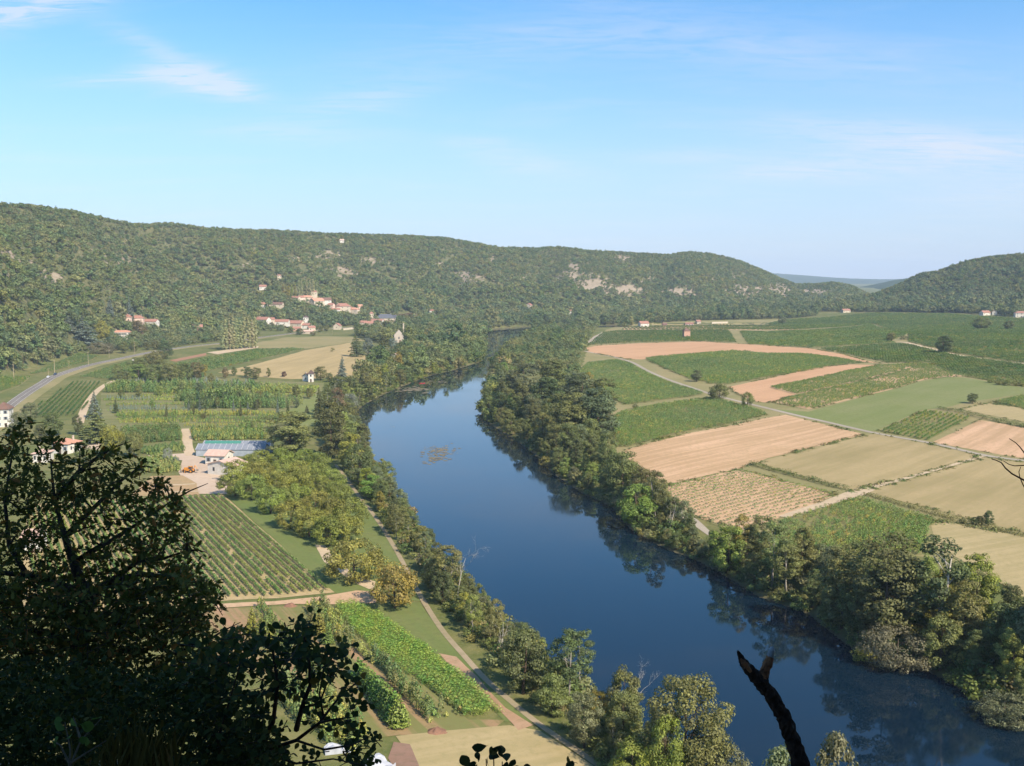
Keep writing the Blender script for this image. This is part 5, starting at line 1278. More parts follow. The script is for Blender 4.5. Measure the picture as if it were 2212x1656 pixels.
def hillwoods():
    n = 230000
    t = RNG.uniform(-.62, .62, n); y = np.sqrt(RNG.uniform(650 ** 2, 3300 ** 2, n)); x = t * y
    hs = zat(x, y, HSG); z = zat(x, y); rk = rockmask(x, y, z)
    th = np.clip(.62 + 2.4 * fbm(x / 90, y / 130, 88, 3), .0, 1)
    ok = (hs > .003) & (RNG.uniform(size=n) > np.clip(rk * .85, 0, .8)) & (RNG.uniform(size=n) > .62 * (1 - th) * sstep(.06, .22, hs))
    u, v, _ = project(x, y, z); 
    # keep what can be seen: nothing on the far side of a crest
    ok &= ((z + 22 - HC) / y > zat(x, y, HORIZ)) & clear_of_houses(np.stack([x, y], 1), 2, 8.5)
    p = np.stack([x, y], 1)[ok]; zz = z[ok]; h0 = hs[ok]; rk = rk[ok]
    k = spaced(p, 4.7); p, zz, h0, rk = p[k], zz[k], h0[k], rk[k]; m = len(p)
    big = np.clip(RNG.lognormal(-.03, .32, m), .5, 1.55 - .45 * sstep(.75, 1, h0)) * (1.18 - .30 * sstep(.05, .6, h0)) * (1 - .35 * rk)
    sc = big[:, None] * np.stack([RNG.uniform(.9, 1.25, m), RNG.uniform(.9, 1.25, m), RNG.uniform(.8, 1.15, m)], 1)
    zone = fbm(p[:, 0] / 120, p[:, 1] / 200, 95, 3)
    pick = np.where(RNG.uniform(size=m) < .035 + .10 * (zone > .12), RNG.integers(9, 11, m), RNG.integers(0, 9, m))
    print('hill trees', m)
    scatter('woodland', np.column_stack([p, zz - .4]), zrot(m), sc, pick, FOREST, 'dense oak wood and scrub covering the valley slopes', 'woodland')
hillwoods()
WOODS = [([(215, 744), (232, 722), (250, 700), (330, 690), (480, 700), (480, 736), (470, 738), (420, 744), (345, 757), (330, 750), (255, 758)], 7.5, .82, 'mixed trees around the white villa above the road bend'),
         ([(478, 735), (480, 695), (560, 690), (556, 728)], 8, .9, 'wood behind the tall poplar row'),
         ([(556, 714), (620, 717), (700, 709), (778, 702), (870, 692), (860, 655), (740, 640), (600, 632), (556, 652)], 8.5, .85, 'trees between the houses of the village'),
         ([(772, 724), (785, 702), (830, 702), (900, 684), (1046, 690), (1046, 716), (1044, 745), (960, 742), (900, 752), (870, 742), (850, 744), (800, 738)], 8.5, 1.05, 'park trees between the village and the river'),
         ([(770, 838), (800, 800), (830, 776), (880, 756), (960, 745), (1040, 748), (1036, 776), (980, 792), (930, 803), (880, 820), (828, 842)], 8.5, 1.12, 'riverside wood filling the left bank before the bend'),
         ([(1128, 740), (1150, 716), (1242, 702), (1298, 705), (1268, 740), (1256, 762), (1240, 795), (1248, 830), (1275, 860), (1235, 850), (1180, 810), (1110, 790), (1092, 775), (1100, 757)], 8.5, .72, 'riverside wood on the right bank at the bend'),
         ([(1050, 712), (1150, 714), (1300, 702), (1345, 708), (1385, 700), (1420, 700), (1500, 694), (1640, 690), (1640, 668), (1300, 676), (1100, 688), (1050, 692)], 9.5, 1.15, 'wood along the foot of the rocky slope beyond the bend'),
         ([(1640, 690), (1700, 689), (1762, 684), (1772, 674), (1852, 675), (1950, 675), (2060, 675), (2130, 680), (2240, 690), (2240, 672), (2000, 666), (1850, 658), (1700, 662), (1640, 668)], 9.5, 1.1, 'belt of trees along the foot of the right hand hill')]
def woods():
    for pd, sp, h, lab in WOODS:
        P = world_poly(pd); lo, hi = P.min(0), P.max(0); n = int((hi - lo).prod() / sp ** 2 * 4)
        n = min(n, 40000)
        p = np.stack([RNG.uniform(lo[0], hi[0], n), RNG.uniform(lo[1], hi[1], n)], 1)
        p = p[inside(p[:, 0], p[:, 1], P) & clear_of_houses(p, 2, 11 * h)]
        p = p[(zat(p[:, 0], p[:, 1], SDG) > 2.5)]
        p = p[spaced(p, sp * .8)]; m = len(p)
        dr = seg_dist(p[:, 0], p[:, 1], np.concatenate([RQ[:, :2], RQ[::-1, :2]])); p = p[dr > 7]; m = len(p)
        s = RNG.lognormal(0, .24, m) * h; sc = s[:, None] * np.stack([RNG.uniform(.85, 1.2, m), RNG.uniform(.85, 1.2, m), RNG.uniform(.85, 1.15, m)], 1)
        scatter('grove', np.column_stack([p, zat(p[:, 0], p[:, 1]) - .3]), zrot(m), sc, RNG.integers(0, 6, m), GROVE, lab, 'grove')
woods()

# weedy margins along the edges of fields and lanes
TUFTM = [leaf_mat('margin_grass', (.095, .092, .036), .3), leaf_mat('margin_weeds', (.062, .078, .024), .3)]
def tuft(name, seed, mat):
    rng = np.random.default_rng(seed); n = 46; r = np.abs(rng.normal(0, .55, n)); a = rng.uniform(0, 6.28, n)
    V, Q = leaf_quads(np.stack([np.cos(a) * r * 1.6, np.sin(a) * r, rng.beta(1.2, 2, n) * .8 * np.exp(-r)], 1), np.stack([np.cos(a) * .6, np.sin(a) * .6, .7 + 0 * a], 1), .38, rng, .5); return leaf_mesh(name, V, Q, rng, mat)
TUFT = collection('margin_tufts', [tuft('tuft', 680 + k, TUFTM[k % 2]) for k in range(4)])
def margins():
    pts, sc = [], []
    for name, E in FIELD_EDGES:
        if name not in ('ploughed_field', 'stubble_field', 'vineyard_ground') or E[:, 1].mean() > 1500 or E[:, 0].mean() < -20 or E[:, 1].mean() < 230: continue
        for a, b in zip(E, np.roll(E, -1, 0)):
            L = np.hypot(*(b - a)); n = RNG.poisson(L * .55)
            if n == 0: continue
            f = RNG.uniform(0, 1, n); q = a + (b - a) * f[:, None] + RNG.normal(0, .55, (n, 2)); d = fbm(q[:, 0] / 18, q[:, 1] / 18, 44, 3)
            for p, dd in zip(q, d):
                if dd > -.08: pts.append(p); sc.append(RNG.lognormal(-.2, .4) * (1 + 1.2 * max(0, dd * 2)))
    pts = np.array(pts); s = np.clip(np.array(sc), .3, 2.2)
    scatter('field_margin', np.column_stack([pts, zat(pts[:, 0], pts[:, 1])]), zrot(len(pts)), s[:, None] * np.array([[1.1, 1.1, .9]]), RNG.integers(0, 4, len(pts)), TUFT, 'rough grass and weeds along the margins of the fields', 'grass')
margins()
# ------------------------------------------------------------------ single trees along the river
def stretch_trees(side, bands, tints, prof_, spec, seed, kinds):
    """trees of one bank: bands = (y0, y1, name of the stretch)"""
    global RNG
    rng = np.random.default_rng(seed)
    y0, y1 = bands[0][0], bands[-1][1]; n = 60000
    y = rng.uniform(y0, y1, n); t = rng.uniform(-.35, .62, n); x = t * y
    sd = zat(x, y, SDG); xc = np.interp(y, [0, 130, 200, 300, 420, 700, 900, 1600], [150, 100, 62, 25, -20, -45, -35, 0])
    W = np.interp(y, prof_[0], prof_[1]); sp = np.interp(y, prof_[0], prof_[3])
    ok = (sd > 1.0) & (sd < W) & ((x > xc) == (side > 0))
    x, y, sd, sp = x[ok], y[ok], sd[ok], sp[ok]; keep = []
    for i in range(len(x)):
        if all((x[i] - x[j]) ** 2 + (y[i] - y[j]) ** 2 > sp[i] ** 2 for j in keep) and all((x[i] - q[0]) ** 2 + (y[i] - q[1]) ** 2 > (q[2] * .55 + sp[i] * .35) ** 2 for q in spec): keep.append(i)
    out = []
    for i in keep: out.append((y[i], x[i], sd[i]))
    out.sort(); cnt = {}
    for (yy, xx, s) in out:
        band = next(b for b in bands if b[0] <= yy < b[1])
        u, v, dep = project(xx, yy, float(zat(xx, yy)))
        if not (-120 < u < 2340 and v < 1900): continue
        h = np.interp(yy, prof_[0], prof_[2]) * rng.lognormal(0, .2); front = s < 7
        if front: h *= .72
        tint = str(rng.choice(tints[0], p=tints[1])); kind = str(rng.choice(kinds[0], p=kinds[1])) if not (front and h < 8) else 'round'
        if h > 17 and kind == 'round': kind = 'tall'
        row = 'waterside' if front else 'inner'
        cnt[(band[2], row)] = k = cnt.get((band[2], row), -1) + 1
        size = 'tall' if h > 15 else ('low' if h < 8 else 'middling')
        if k >= len(ORD): continue
        plant(kind, 0, 0, h, None, tint, '%s %s tree, %s upstream, %s row %s' % (size, LOOK[tint], ORD[k], row, band[2]), 'trees of the %s bank' % ('right' if side > 0 else 'left'), xyz=(xx, yy, float(zat(xx, yy)) - .2), metres=True, name='riverside_tree')
SPEC_R, SPEC_L = [], []
def sp_(lst, kind, u, v, h, w, tint, label, **k):
    r = plant(kind, u, v, h, w, tint, label, **k); lst.append(PLANTED[-1]); return r
# right bank, from the near end upstream
sp_(SPEC_R, 'whitepoplar', 2018, 1398, 255, 130, 'dk', 'tall poplar with a bare white trunk leaning over the right bank')
sp_(SPEC_R, 'tall', 1912, 1385, 245, 150, 'dk', 'broad dark poplar, the biggest crown on the right bank, left of the white trunk')
sp_(SPEC_R, 'willow', 1935, 1440, 92, 170, 'wl', 'straw grey sprawling willow at the water below the white trunk')
sp_(SPEC_R, 'willow', 2175, 1562, 66, 150, 'gy', 'pale grey green bush reaching over the water at the right picture edge')
sp_(SPEC_R, 'shrub', 1862, 1428, 26, 60, 'yl', 'small yellowish bush on the fallen branch left of the sprawling willow')
sp_(SPEC_R, 'tall', 1818, 1358, 185, 115, 'md', 'dense green tree left of the biggest dark poplar')
sp_(SPEC_R, 'slim', 1668, 1270, 150, 80, 'md', 'slender tree with a bare pale trunk rising behind the green vineyard edge')
sp_(SPEC_R, 'slim', 1700, 1290, 120, 80, 'ol', 'olive slender tree right of the pale trunked one')
sp_(SPEC_R, 'round', 1572, 1240, 108, 90, 'br2', 'bright green bushy tree overhanging the river opposite the dead snag')
sp_(SPEC_R, 'slim', 1600, 1225, 120, 45, 'yl', 'thin yellowish tree beside the bright green bushy tree')
sp_(SPEC_R, 'slim', 1417, 1125, 112, 52, 'dk', 'slender dark tree standing alone before the ploughed field corner')
sp_(SPEC_R, 'dead', 1446, 1152, 70, None, 'md', 'white bare leaning trunk by the slender dark tree')
sp_(SPEC_R, 'round', 1378, 1140, 96, 95, 'br2', 'vivid green tree at the water before the young vineyard')
sp_(SPEC_R, 'round', 1345, 1075, 100, 95, 'ol', 'round olive tree at the edge of the pale ploughed field')
for i, (u, v, h, w, t) in enumerate([(1290, 962, 126, 105, 'gy'), (1228, 965, 122, 95, 'md'), (1175, 915, 104, 90, 'dk'), (1255, 905, 104, 95, 'gy'), (1300, 905, 92, 72, 'md'), (1130, 868, 88, 80, 'gy'), (1195, 862, 86, 80, 'md')]):
    sp_(SPEC_R, 'tall', u, v, h, w, t, '%s %s poplar, %s upstream in the big clump beside the vineyard' % (['broad', 'dense', 'rounded', 'high', 'narrower', 'far', 'feathery'][i], LOOK[t], ORD[i]), group='big poplars of the right bank')
sp_(SPEC_R, 'round', 1272, 838, 34, 26, 'gd', 'small golden tree at the vineyard edge behind the big poplar clump'); sp_(SPEC_R, 'round', 1296, 858, 36, 24, 'gd', 'second small golden tree, nearer the lower vineyard')
# left bank, from the near end upstream
sp_(SPEC_L, 'great', 1478, 1715, 265, 215, 'ol', 'large yellowing tree with bright ivy at the bottom of the left bank')
sp_(SPEC_L, 'round', 1440, 1735, 200, 95, 'br2', 'bright green ivy covered stem in front of the large yellowing tree')
sp_(SPEC_L, 'round', 1560, 1745, 140, 120, 'gy', 'grey green bush beside the large yellowing tree')
sp_(SPEC_L, 'dead', 1381, 1588, 112, None, 'md', 'white forked dead snag left of the large yellowing tree')
sp_(SPEC_L, 'round', 1345, 1580, 140, 85, 'md', 'small green tree just left of the white forked snag')
sp_(SPEC_L, 'slim', 1228, 1518, 165, 90, 'dk', 'clump of leaning pale stems under a dark green crown on the left bank')
sp_(SPEC_L, 'slim', 1252, 1505, 150, 80, 'dk', 'second leaning pale stemmed tree nearer the water')
sp_(SPEC_L, 'round', 1130, 1500, 150, 120, 'dk', 'dark round tree beside the path end of the corn strip')
sp_(SPEC_L, 'dead', 1082, 1425, 90, None, 'md', 'pale dead trunk beside the dark round tree')
sp_(SPEC_L, 'dead', 988, 1300, 104, None, 'md', 'tall pale bare trunk above the river opposite the golden walnut')
sp_(SPEC_L, 'slim', 968, 1290, 115, 80, 'ol', 'olive tree wrapped around the tall pale bare trunk')
sp_(SPEC_L, 'round', 803, 1078, 52, 60, 'br2', 'bright lime green tree between the footpath and the river')
sp_(SPEC_L, 'slim', 748, 985, 80, 60, 'md', 'tree with yellow lit trunk by the footpath start')
sp_(SPEC_L, 'tall', 715, 992, 132, 82, 'dk', 'big dark tree at the upper end of the footpath')
sp_(SPEC_L, 'willow', 745, 895, 52, 60, 'sv', 'silvery tree by the water below the meadow')
sp_(SPEC_L, 'spruce', 690, 905, 70, 34, 'dk', 'dark narrow conifer at the meadow edge left of the silvery tree')
TR = (['dk', 'md', 'ol', 'gy', 'lt', 'yl'], [.14, .38, .24, .12, .10, .02])
PR = ([120, 190, 225, 260, 290, 330, 380, 430, 500, 560, 700, 900], [27, 27, 24, 14, 11, 12, 17, 23, 20, 16, 11, 11], [15, 16, 14, 9.5, 7.5, 9, 11, 13, 14, 14, 12, 11], [5.8, 5.8, 5.4, 4.9, 4.7, 5.2, 6.5, 8.5, 9.5, 10, 10, 11])
stretch_trees(1, [(120, 205, 'below the pale stubble'), (205, 245, 'below the spotted vineyard'), (245, 300, 'beside the young vines'), (300, 400, 'beside the ploughed field'), (400, 520, 'beside the big vineyard'), (520, 900, 'before the river bend')], TR, PR, SPEC_R, 31, (['round', 'tall', 'slim'], [.50, .40, .10]))
PL = ([100, 150, 190, 240, 325, 400, 540, 640, 700, 900], [14, 15, 14, 12, 10, 15, 17, 14, 14, 14], [6, 6.5, 7, 7.5, 9, 11.5, 14, 14, 15, 15], [5.3, 5.3, 5.2, 5.2, 5.5, 6.2, 8.2, 9.5, 10, 10])
stretch_trees(-1, [(100, 175, 'by the mown field corner'), (175, 215, 'beside the corn strip'), (215, 260, 'below the golden walnut'), (260, 340, 'beside the walnut grove'), (340, 460, 'by the footpath start'), (460, 640, 'below the meadow'), (640, 900, 'along the bend by the weed beds')], (['dk', 'md', 'ol', 'gy', 'lt', 'yl', 'br'], [.24, .28, .22, .10, .06, .07, .03]), PL, SPEC_L, 32, (['round', 'slim', 'tall'], [.48, .36, .16]))
# low growth on both banks
BUSHM = [leaf_mat('bank_leaves_%d' % i, c, .3, .6, .55) for i, c in enumerate([(.075, .09, .025), (.11, .115, .03), (.055, .075, .022), (.13, .12, .05)])]
def bush_low(name, seed, mat):
    rng = np.random.default_rng(seed); L = ellip_lobes(rng, 9, .9, (1.0, 1.0, .8), (.45, .8), -.9); V, Q, lv = lobes_leaves(L, 110, .30, rng, (0, 0, .6)); return leaf_mesh(name, V, Q, rng, mat, lv)
BUSH = collection('bank_bushes', [bush_low('bush', 800 + k, BUSHM[k % 4]) for k in range(6)])
def bank(side, name, label, dens, rng_y, wid, big=1.0):
    n = 40000; y = np.exp(RNG.uniform(math.log(rng_y[0]), math.log(rng_y[1]), n)); t = RNG.uniform(-.4, .7, n); x = t * y
    sd = zat(x, y, SDG); xc = np.interp(y, [0, 130, 200, 300, 420, 700, 900, 1600], [150, 100, 62, 25, -20, -45, -35, 0])
    W = np.interp(y, *wid); ok = (sd > .2) & (sd < W) & ((x > xc) == (side > 0)); p = np.stack([x, y], 1)[ok]; sd = sd[ok]
    k = spaced(p, dens); p, sd = p[k], sd[k]; m = len(p); s = RNG.lognormal(-.05, .4, m); s = np.clip(s * (1.35 if side > 0 else 1.1), .4, 2.6) * big
    sc = s[:, None] * np.array([[1.15, 1.15, 1.0]])
    scatter(name, np.column_stack([p, zat(p[:, 0], p[:, 1]) - .1]), zrot(m), sc, RNG.integers(0, 6, m), BUSH, label, 'undergrowth')
bank(1, 'undergrowth', 'brambles and low bushes under the trees of the right bank', 2.1, (120, 900), ([100, 190, 290, 430, 560, 900], [24, 24, 9, 26, 30, 20]))
bank(-1, 'undergrowth', 'brambles and low bushes between the footpath and the left bank', 1.8, (100, 900), ([100, 170, 240, 325, 400, 540, 900], [15, 14.5, 12.5, 9.5, 13, 15, 14]))
bank(-1, 'undergrowth', 'dense bushes overhanging the water along the left bank before the bend', 3.2, (620, 1500), ([600, 1500], [11, 16]), 2.3)
bank(1, 'undergrowth', 'dense bushes overhanging the water along the right bank before the bend', 3.2, (560, 1500), ([560, 1500], [9, 14]), 2.0)
# ------------------------------------------------------------------ walnut grove
GROVE_P = [(512, 1040), (508, 1072), (545, 1080), (560, 1042), (585, 1110), (600, 1070), (615, 1035), (650, 1040), (628, 1142), (640, 1100), (650, 1068), (668, 1160), (682, 1118), (690, 1080), (690, 1045), (712, 1180), (722, 1135), (728, 1095), (712, 1060), (742, 1172), (756, 1135), (655, 1012), (688, 1020), (610, 1010), (560, 1015)]
for i, (u, v) in enumerate(sorted(GROVE_P, key=lambda q: q[1])):
    h = 8.6 if v > 1060 else 7.8
    plant('walnut', u, v, h, 12.0, 'wn', '%s yellowish green walnut from the yard end of the close planted grove' % ORD[i], 'walnut trees of the grove', metres=True, xyz=at(u, v))
plant('walnut', 764, 1258, 92, 138, 'wn', 'big separate walnut below the grove, above the bare earth track', 'walnut trees of the grove')
plant('walnut', 853, 1314, 98, 114, 'gd', 'lone golden walnut beside the footpath above the corn strip')
plant('tall', 625, 990, 108, 112, 'ol', 'massive dark olive tree at the right end of the long greenhouse', rz=0.4)
# ------------------------------------------------------------------ lone trees on the right terrace
plant('tall', 2040, 764, 40, 42, 'dk', 'lone dark tree standing by the field path in the great vineyard')
plant('round', 2122, 712, 26, 48, 'ol', 'wide olive tree pair of crowns in the great vineyard near the hill'); plant('round', 2180, 713, 20, 26, 'dk', 'small dark round tree right of the wide olive crown')
plant('round', 1926, 737, 18, 22, 'ol', 'small olive tree at the upper end of the field path'); plant('shrub', 1952, 734, 9, 22, 'dk', 'dark low bush at the foot of the small olive tree')
plant('walnut', 1553, 866, 38, 46, 'ol', 'round olive walnut beside the bend of the white lane'); plant('walnut', 1614, 880, 32, 32, 'ol', 'smaller walnut right of the round one, by the white lane')
plant('round', 1505, 825, 26, 28, 'gy', 'greyish round tree in the grass strip above the lane'); plant('shrub', 1372, 884, 14, 14, 'dk', 'dark bush at the corner between two vineyards')
plant('round', 2101, 872, 22, 26, 'dk', 'dark scraggy bush at the meadow edge by the pale track')
for i, (u, v, h, w) in enumerate([(2105, 1135, 18, 20), (2080, 1132, 14, 14), (2135, 1137, 34, 24), (2116, 1136, 22, 22)]):
    plant('round', u, v, h, w, 'dk', ['low dark bush second from the left in the hedge between stubble fields', 'smallest dark bush in the hedge between stubble fields', 'taller dark tree at the right of the hedge bushes', 'dark bush directly left of the taller hedge tree'][i])
for i, (u, v, w) in enumerate([(2160, 832, 24), (2180, 833, 26), (2200, 834, 26), (2140, 828, 18)]):
    plant('shrub', u, v, 12, w, 'ol', ['olive bush second from the left in the thicket at the meadow top', 'wide olive bush in the middle of the thicket at the meadow top', 'olive bush at the picture edge end of the thicket', 'small olive bush at the left end of the thicket at the meadow top'][i])
plant('round', 1690, 700, 16, 22, 'gy', 'grey green tree at the right end of the striped vines')
plant('shrub', 2080, 705, 7, 10, 'md', 'tiny bush in the great vineyard left of the wide olive crown')
def hedge(line, h, w, tint, label, name='hedge', n=None):
    P = np.array([at(*q) for q in line]); rng = np.random.default_rng(int(line[0][0] + line[0][1])); C, Nn = [], []
    for a, b_ in zip(P[:-1], P[1:]):
        L = np.linalg.norm(b_ - a); k = int(L * 34); s = rng.uniform(0, 1, k); d = (b_ - a) / L; nr = np.array([-d[1], d[0], 0])
        hh = h * (.75 + .9 * (fbm(s * L / 4, s * 0 + a[0], 5, 3) + .2)); hh = np.clip(hh, .15, None)
        o = rng.normal(0, w * .3, k); z = hh * rng.beta(1.8, 1.2, k)
        c = a + (b_ - a) * s[:, None] + nr * o[:, None]; c[:, 2] = zat(c[:, 0], c[:, 1]) + z
        C.append(c); Nn.append(nr * o[:, None] * 2 / w + np.array([0, 0, .8]) + rng.normal(0, .5, (k, 3)))
    C = np.concatenate(C); o0 = C.mean(0); V, Q = leaf_quads(C - o0, np.concatenate(Nn), .42, rng, .7)
    me = leaf_mesh(name, V, Q, rng, LEAF); r = obj(name, me, None, tuple(o0)); r.color = (*TINT[tint], 1); return tag(r, label, 'hedge')
hedge([(1622, 1005), (1660, 1016), (1720, 1032), (1795, 1052), (1832, 1060)], 1.9, 2.6, 'md', 'low green hedge between the young vines and the stubble')
hedge([(1868, 1070), (1960, 1096), (2080, 1130), (2212, 1160), (2280, 1172)], 1.2, 3.2, 'ol', 'long ragged hedge line between the two lower stubble fields')
hedge([(2026, 884), (2070, 892), (2130, 906), (2220, 926)], 2.0, 2.0, 'md', 'hedge along the track above the striped ploughed field')
hedge([(785, 1070), (762, 1040), (742, 1012)], 1.3, 1.6, 'ol', 'low scrub along the upper footpath beside the grove')
hedge([(572, 832), (640, 834)], 1.6, 1.4, 'lt', 'clipped light green hedge left of the white field house')
hedge([(755, 772), (785, 773)], 2.6, 2.4, 'dk', 'dark clipped hedge at the foot of the two cedars')
# ------------------------------------------------------------------ single trees on the left flats
for i, u in enumerate([480, 488, 496, 505, 513, 521, 529, 537, 545, 552]):
    plant('poplar', u, 757 - i * .6, 60 + (i * 7 % 11), 12.5, 'po', '%s pale green poplar from the left in the tall row above the vineyard wedge' % ORD[i], 'poplar row above the vineyard wedge')
for i, (u, h) in enumerate([(612, 24), (618, 26), (624, 25), (631, 26), (638, 27), (646, 37), (652, 36), (663, 40), (670, 36), (677, 39), (685, 34)]):
    plant('poplar', u, 644 + i * .3, h + 4, 8, 'yl' if i < 5 else 'po', '%s %s poplar from the left in the row above the upper hamlet' % (ORD[i], 'short yellowish' if i < 5 else 'slim tall green'), 'poplars above the upper hamlet')
plant('cedar', 770, 771, 62, 34, 'dk', 'left dark tiered cedar of the pair at the field end'); plant('cedar', 828, 771, 64, 36, 'dk', 'right dark tiered cedar of the pair, nearest the white shed')
plant('round', 795, 768, 38, 26, 'bl', 'round blue grey tree between the two dark cedars'); plant('round', 849, 766, 36, 22, 'bl', 'blue grey tree right of the second dark cedar')
plant('spruce', 740, 826, 58, 32, 'bl', 'tall blue grey spruce standing alone before the mown field')
plant('round', 692, 822, 30, 32, 'md', 'round fresh green tree right of the white square tower'); plant('round', 712, 826, 20, 18, 'md', 'smaller tree between the round green tree and the blue spruce')
plant('shrub', 785, 830, 14, 36, 'dk', 'dark low bush right of the blue grey spruce'); plant('round', 614, 815, 12, 13, 'mr', 'small maroon round tree left of the white square tower'); plant('shrub', 718, 760, 9, 11, 'ol', 'single bush standing in the mown field')
plant('cedar', 180, 744, 62, 72, 'bl', 'big spreading blue grey cedar at the foot of the wooded slope'); plant('cedar', 148, 716, 34, 40, 'bl', 'smaller blue cedar crown left of the big spreading cedar')
plant('round', 222, 738, 46, 38, 'yl', 'bright yellowish green tree left of the white villa'); plant('round', 252, 742, 22, 28, 'dk', 'dark bush in front of the white villa'); plant('willow', 222, 764, 26, 66, 'wl', 'pale dry straw coloured bush above the road bend')
plant('round', 300, 737, 45, 42, 'br', 'dark brownish tree right of the white villa'); plant('spruce', 280, 690, 50, 24, 'bl', 'blue grey conifer behind the pointed red roof'); plant('spruce', 238, 683, 42, 22, 'bl', 'blue grey conifer uphill left of the villa roof')
for i, (u, v, h, w, t) in enumerate([(268, 764, 26, 24, 'ol'), (290, 760, 22, 22, 'ol'), (318, 757, 18, 20, 'dk'), (337, 756, 20, 20, 'md')]):
    plant('round', u, v, h, w, t, '%s roadside tree from the left along the upper edge of the road curve' % ORD[i], 'roadside trees')
plant('round', 358, 776, 36, 34, 'dk', 'very dark round tree on the lower side of the road end'); plant('walnut', 336, 792, 34, 50, 'ol', 'wide olive tree below the very dark round tree')
for i, (u, v, h, w, t) in enumerate([(270, 838, 36, 30, 'md'), (300, 826, 40, 46, 'lt'), (335, 828, 40, 48, 'ol'), (368, 830, 46, 46, 'md'), (398, 828, 44, 40, 'ol'), (425, 822, 40, 36, 'br'), (440, 815, 28, 22, 'yl'), (255, 822, 34, 26, 'md'), (300, 806, 34, 44, 'ol'), (350, 812, 36, 40, 'md')]):
    plant('round', u, v, h, w, t, '%s tree with %s crown, %s from the left in the nursery thicket' % (['upright', 'broad light', 'broad', 'tall', 'bushy', 'rusty', 'small', 'slim', 'wide', 'rear'][i], LOOK[t], ORD[sorted([270, 300.1, 335, 368, 398, 425, 440, 255, 300, 350]).index([270, 300.1, 335, 368, 398, 425, 440, 255, 300, 350][i])]), 'thicket at the top of the nursery')
for i, (u, v, h, w, t) in enumerate([(456, 832, 26, 16, 'ol'), (534, 816, 24, 24, 'dk'), (553, 820, 26, 26, 'md'), (506, 812, 20, 14, 'md'), (487, 818, 24, 16, 'br'), (580, 815, 20, 12, 'md')]):
    plant('round', u, v, h, w, t, ['small olive tree left of the blue nursery firs', 'dark round tree at the mown field edge', 'green tree between two darker ones at the mown field edge', 'slim green tree at the near edge of the mown field', 'reddish small tree at the near left of the mown field', 'pale little tree left of the clipped hedge'][i])
plant('spruce', 205, 905, 62, 36, 'bl', 'tall silvery blue conifer beside the curved sandy track'); plant('cedar', 208, 958, 84, 76, 'ol', 'golden green cedar at the lower end of the curved sandy track')
plant('walnut', 243, 984, 66, 52, 'gd', 'orange yellow tree right of the golden cedar'); plant('walnut', 290, 988, 56, 40, 'ol', 'olive orange tree beside the orange yellow one')
plant('round', 115, 942, 52, 48, 'md', 'round green tree behind the bungalow, below the dark vine rows'); plant('round', 66, 912, 42, 40, 'gy', 'grey green tree beside the road left of the dark vine rows'); plant('round', 168, 940, 44, 24, 'dk', 'dark narrow tree right of the round green one'); plant('round', 40, 945, 56, 44, 'gy', 'greyish tree next to the tower house at the left edge')
plant('round', 88, 955, 40, 30, 'dk', 'dark tree above the bungalow roof'); plant('round', 180, 1000, 46, 40, 'ol', 'olive tree right of the bungalow'); plant('willow', 364, 1002, 38, 26, 'sv', 'silvery shrub tree standing at the edge of the pale yard'); plant('shrub', 380, 1006, 20, 22, 'bl', 'bluish bush at the foot of the silvery shrub tree')
plant('spruce', 250, 893, 33, 16, 'dk', 'dark little fir at the left of the nursery rows'); plant('spruce', 663, 893, 19, 13, 'dk', 'little dark fir alone on the meadow by the river')
for i, u in enumerate([408, 418, 432, 446, 505, 520, 536, 360, 600, 622]):
    plant('spruce', u, 893 + (i * 5 % 9), 30 + i % 3 * 4, 10, 'dk' if i % 2 else 'bl', '%s narrow %s fir from the left in the middle row of the nursery' % (ORD[sorted([408, 418, 432, 446, 505, 520, 536, 360, 600, 622]).index(u)], LOOK['dk' if i % 2 else 'bl']), 'narrow firs of the nursery')
for i in range(13):
    f = i / 12; u, v = 775 + f * 86, 1462 + f * 108
    plant('thuja', u, v, 44 + f * 30, 34 + f * 20, 'th', '%s bright green conifer from the far end of the clipped row left of the corn' % ORD[i] if i < 12 else 'largest bright green conifer, rounded, at the near end of the clipped row', 'bright green conifers left of the corn')
for i, (u, v, h, w, t) in enumerate([(545, 1370, 62, 30, 'yl'), (565, 1382, 60, 30, 'lt'), (585, 1400, 52, 26, 'yl'), (690, 1372, 52, 34, 'gd'), (672, 1352, 44, 28, 'ol'), (708, 1392, 46, 30, 'lt')]):
    plant('thuja', u, v, h, w, t, ['left yellow green shrub tree below the earth track', 'middle light green shrub tree below the earth track', 'right yellow green shrub tree below the earth track', 'golden shrub in the row left of the corn top', 'olive shrub next to the golden one, farther away', 'light green shrub next to the golden one, nearer'][i])
HEAPM = plain_mat('heaped_earth', (.26, .14, .09), (.17, .095, .065), 1.2, .95, .1, .8, False)
for i, (u, v, r_) in enumerate([(628, 1310, 18), (942, 1582, 26)]):
    p = at(u, v); mb = MB(); rng = np.random.default_rng(60 + i); d = r_ * .75 * depth_of(p) / F; n = 14; V = [(0, 0, d * .55)]; Fc = []
    for k in range(3):
        for j in range(n):
            a = 6.283 * j / n; q = d * (.35, .72, 1.05)[k] * rng.uniform(.85, 1.15); V.append((q * math.cos(a) * 1.25, q * math.sin(a), d * (.38, .18, -.1)[k] * rng.uniform(.55, 1.3)))
    for j in range(n): Fc.append((0, 1 + j, 1 + (j + 1) % n))
    for k in range(2):
        for j in range(n): Fc.append((1 + k * n + j, 1 + (k + 1) * n + j, 1 + (k + 1) * n + (j + 1) % n, 1 + k * n + (j + 1) % n))
    mb.add(V, Fc); o = mb.build('earth_heap', HEAPM, None, True); o.location = p; tag(o, ['small heap of red earth at the left end of the earth track', 'larger heap of red earth below the near end of the corn strip'][i], 'earth heap')
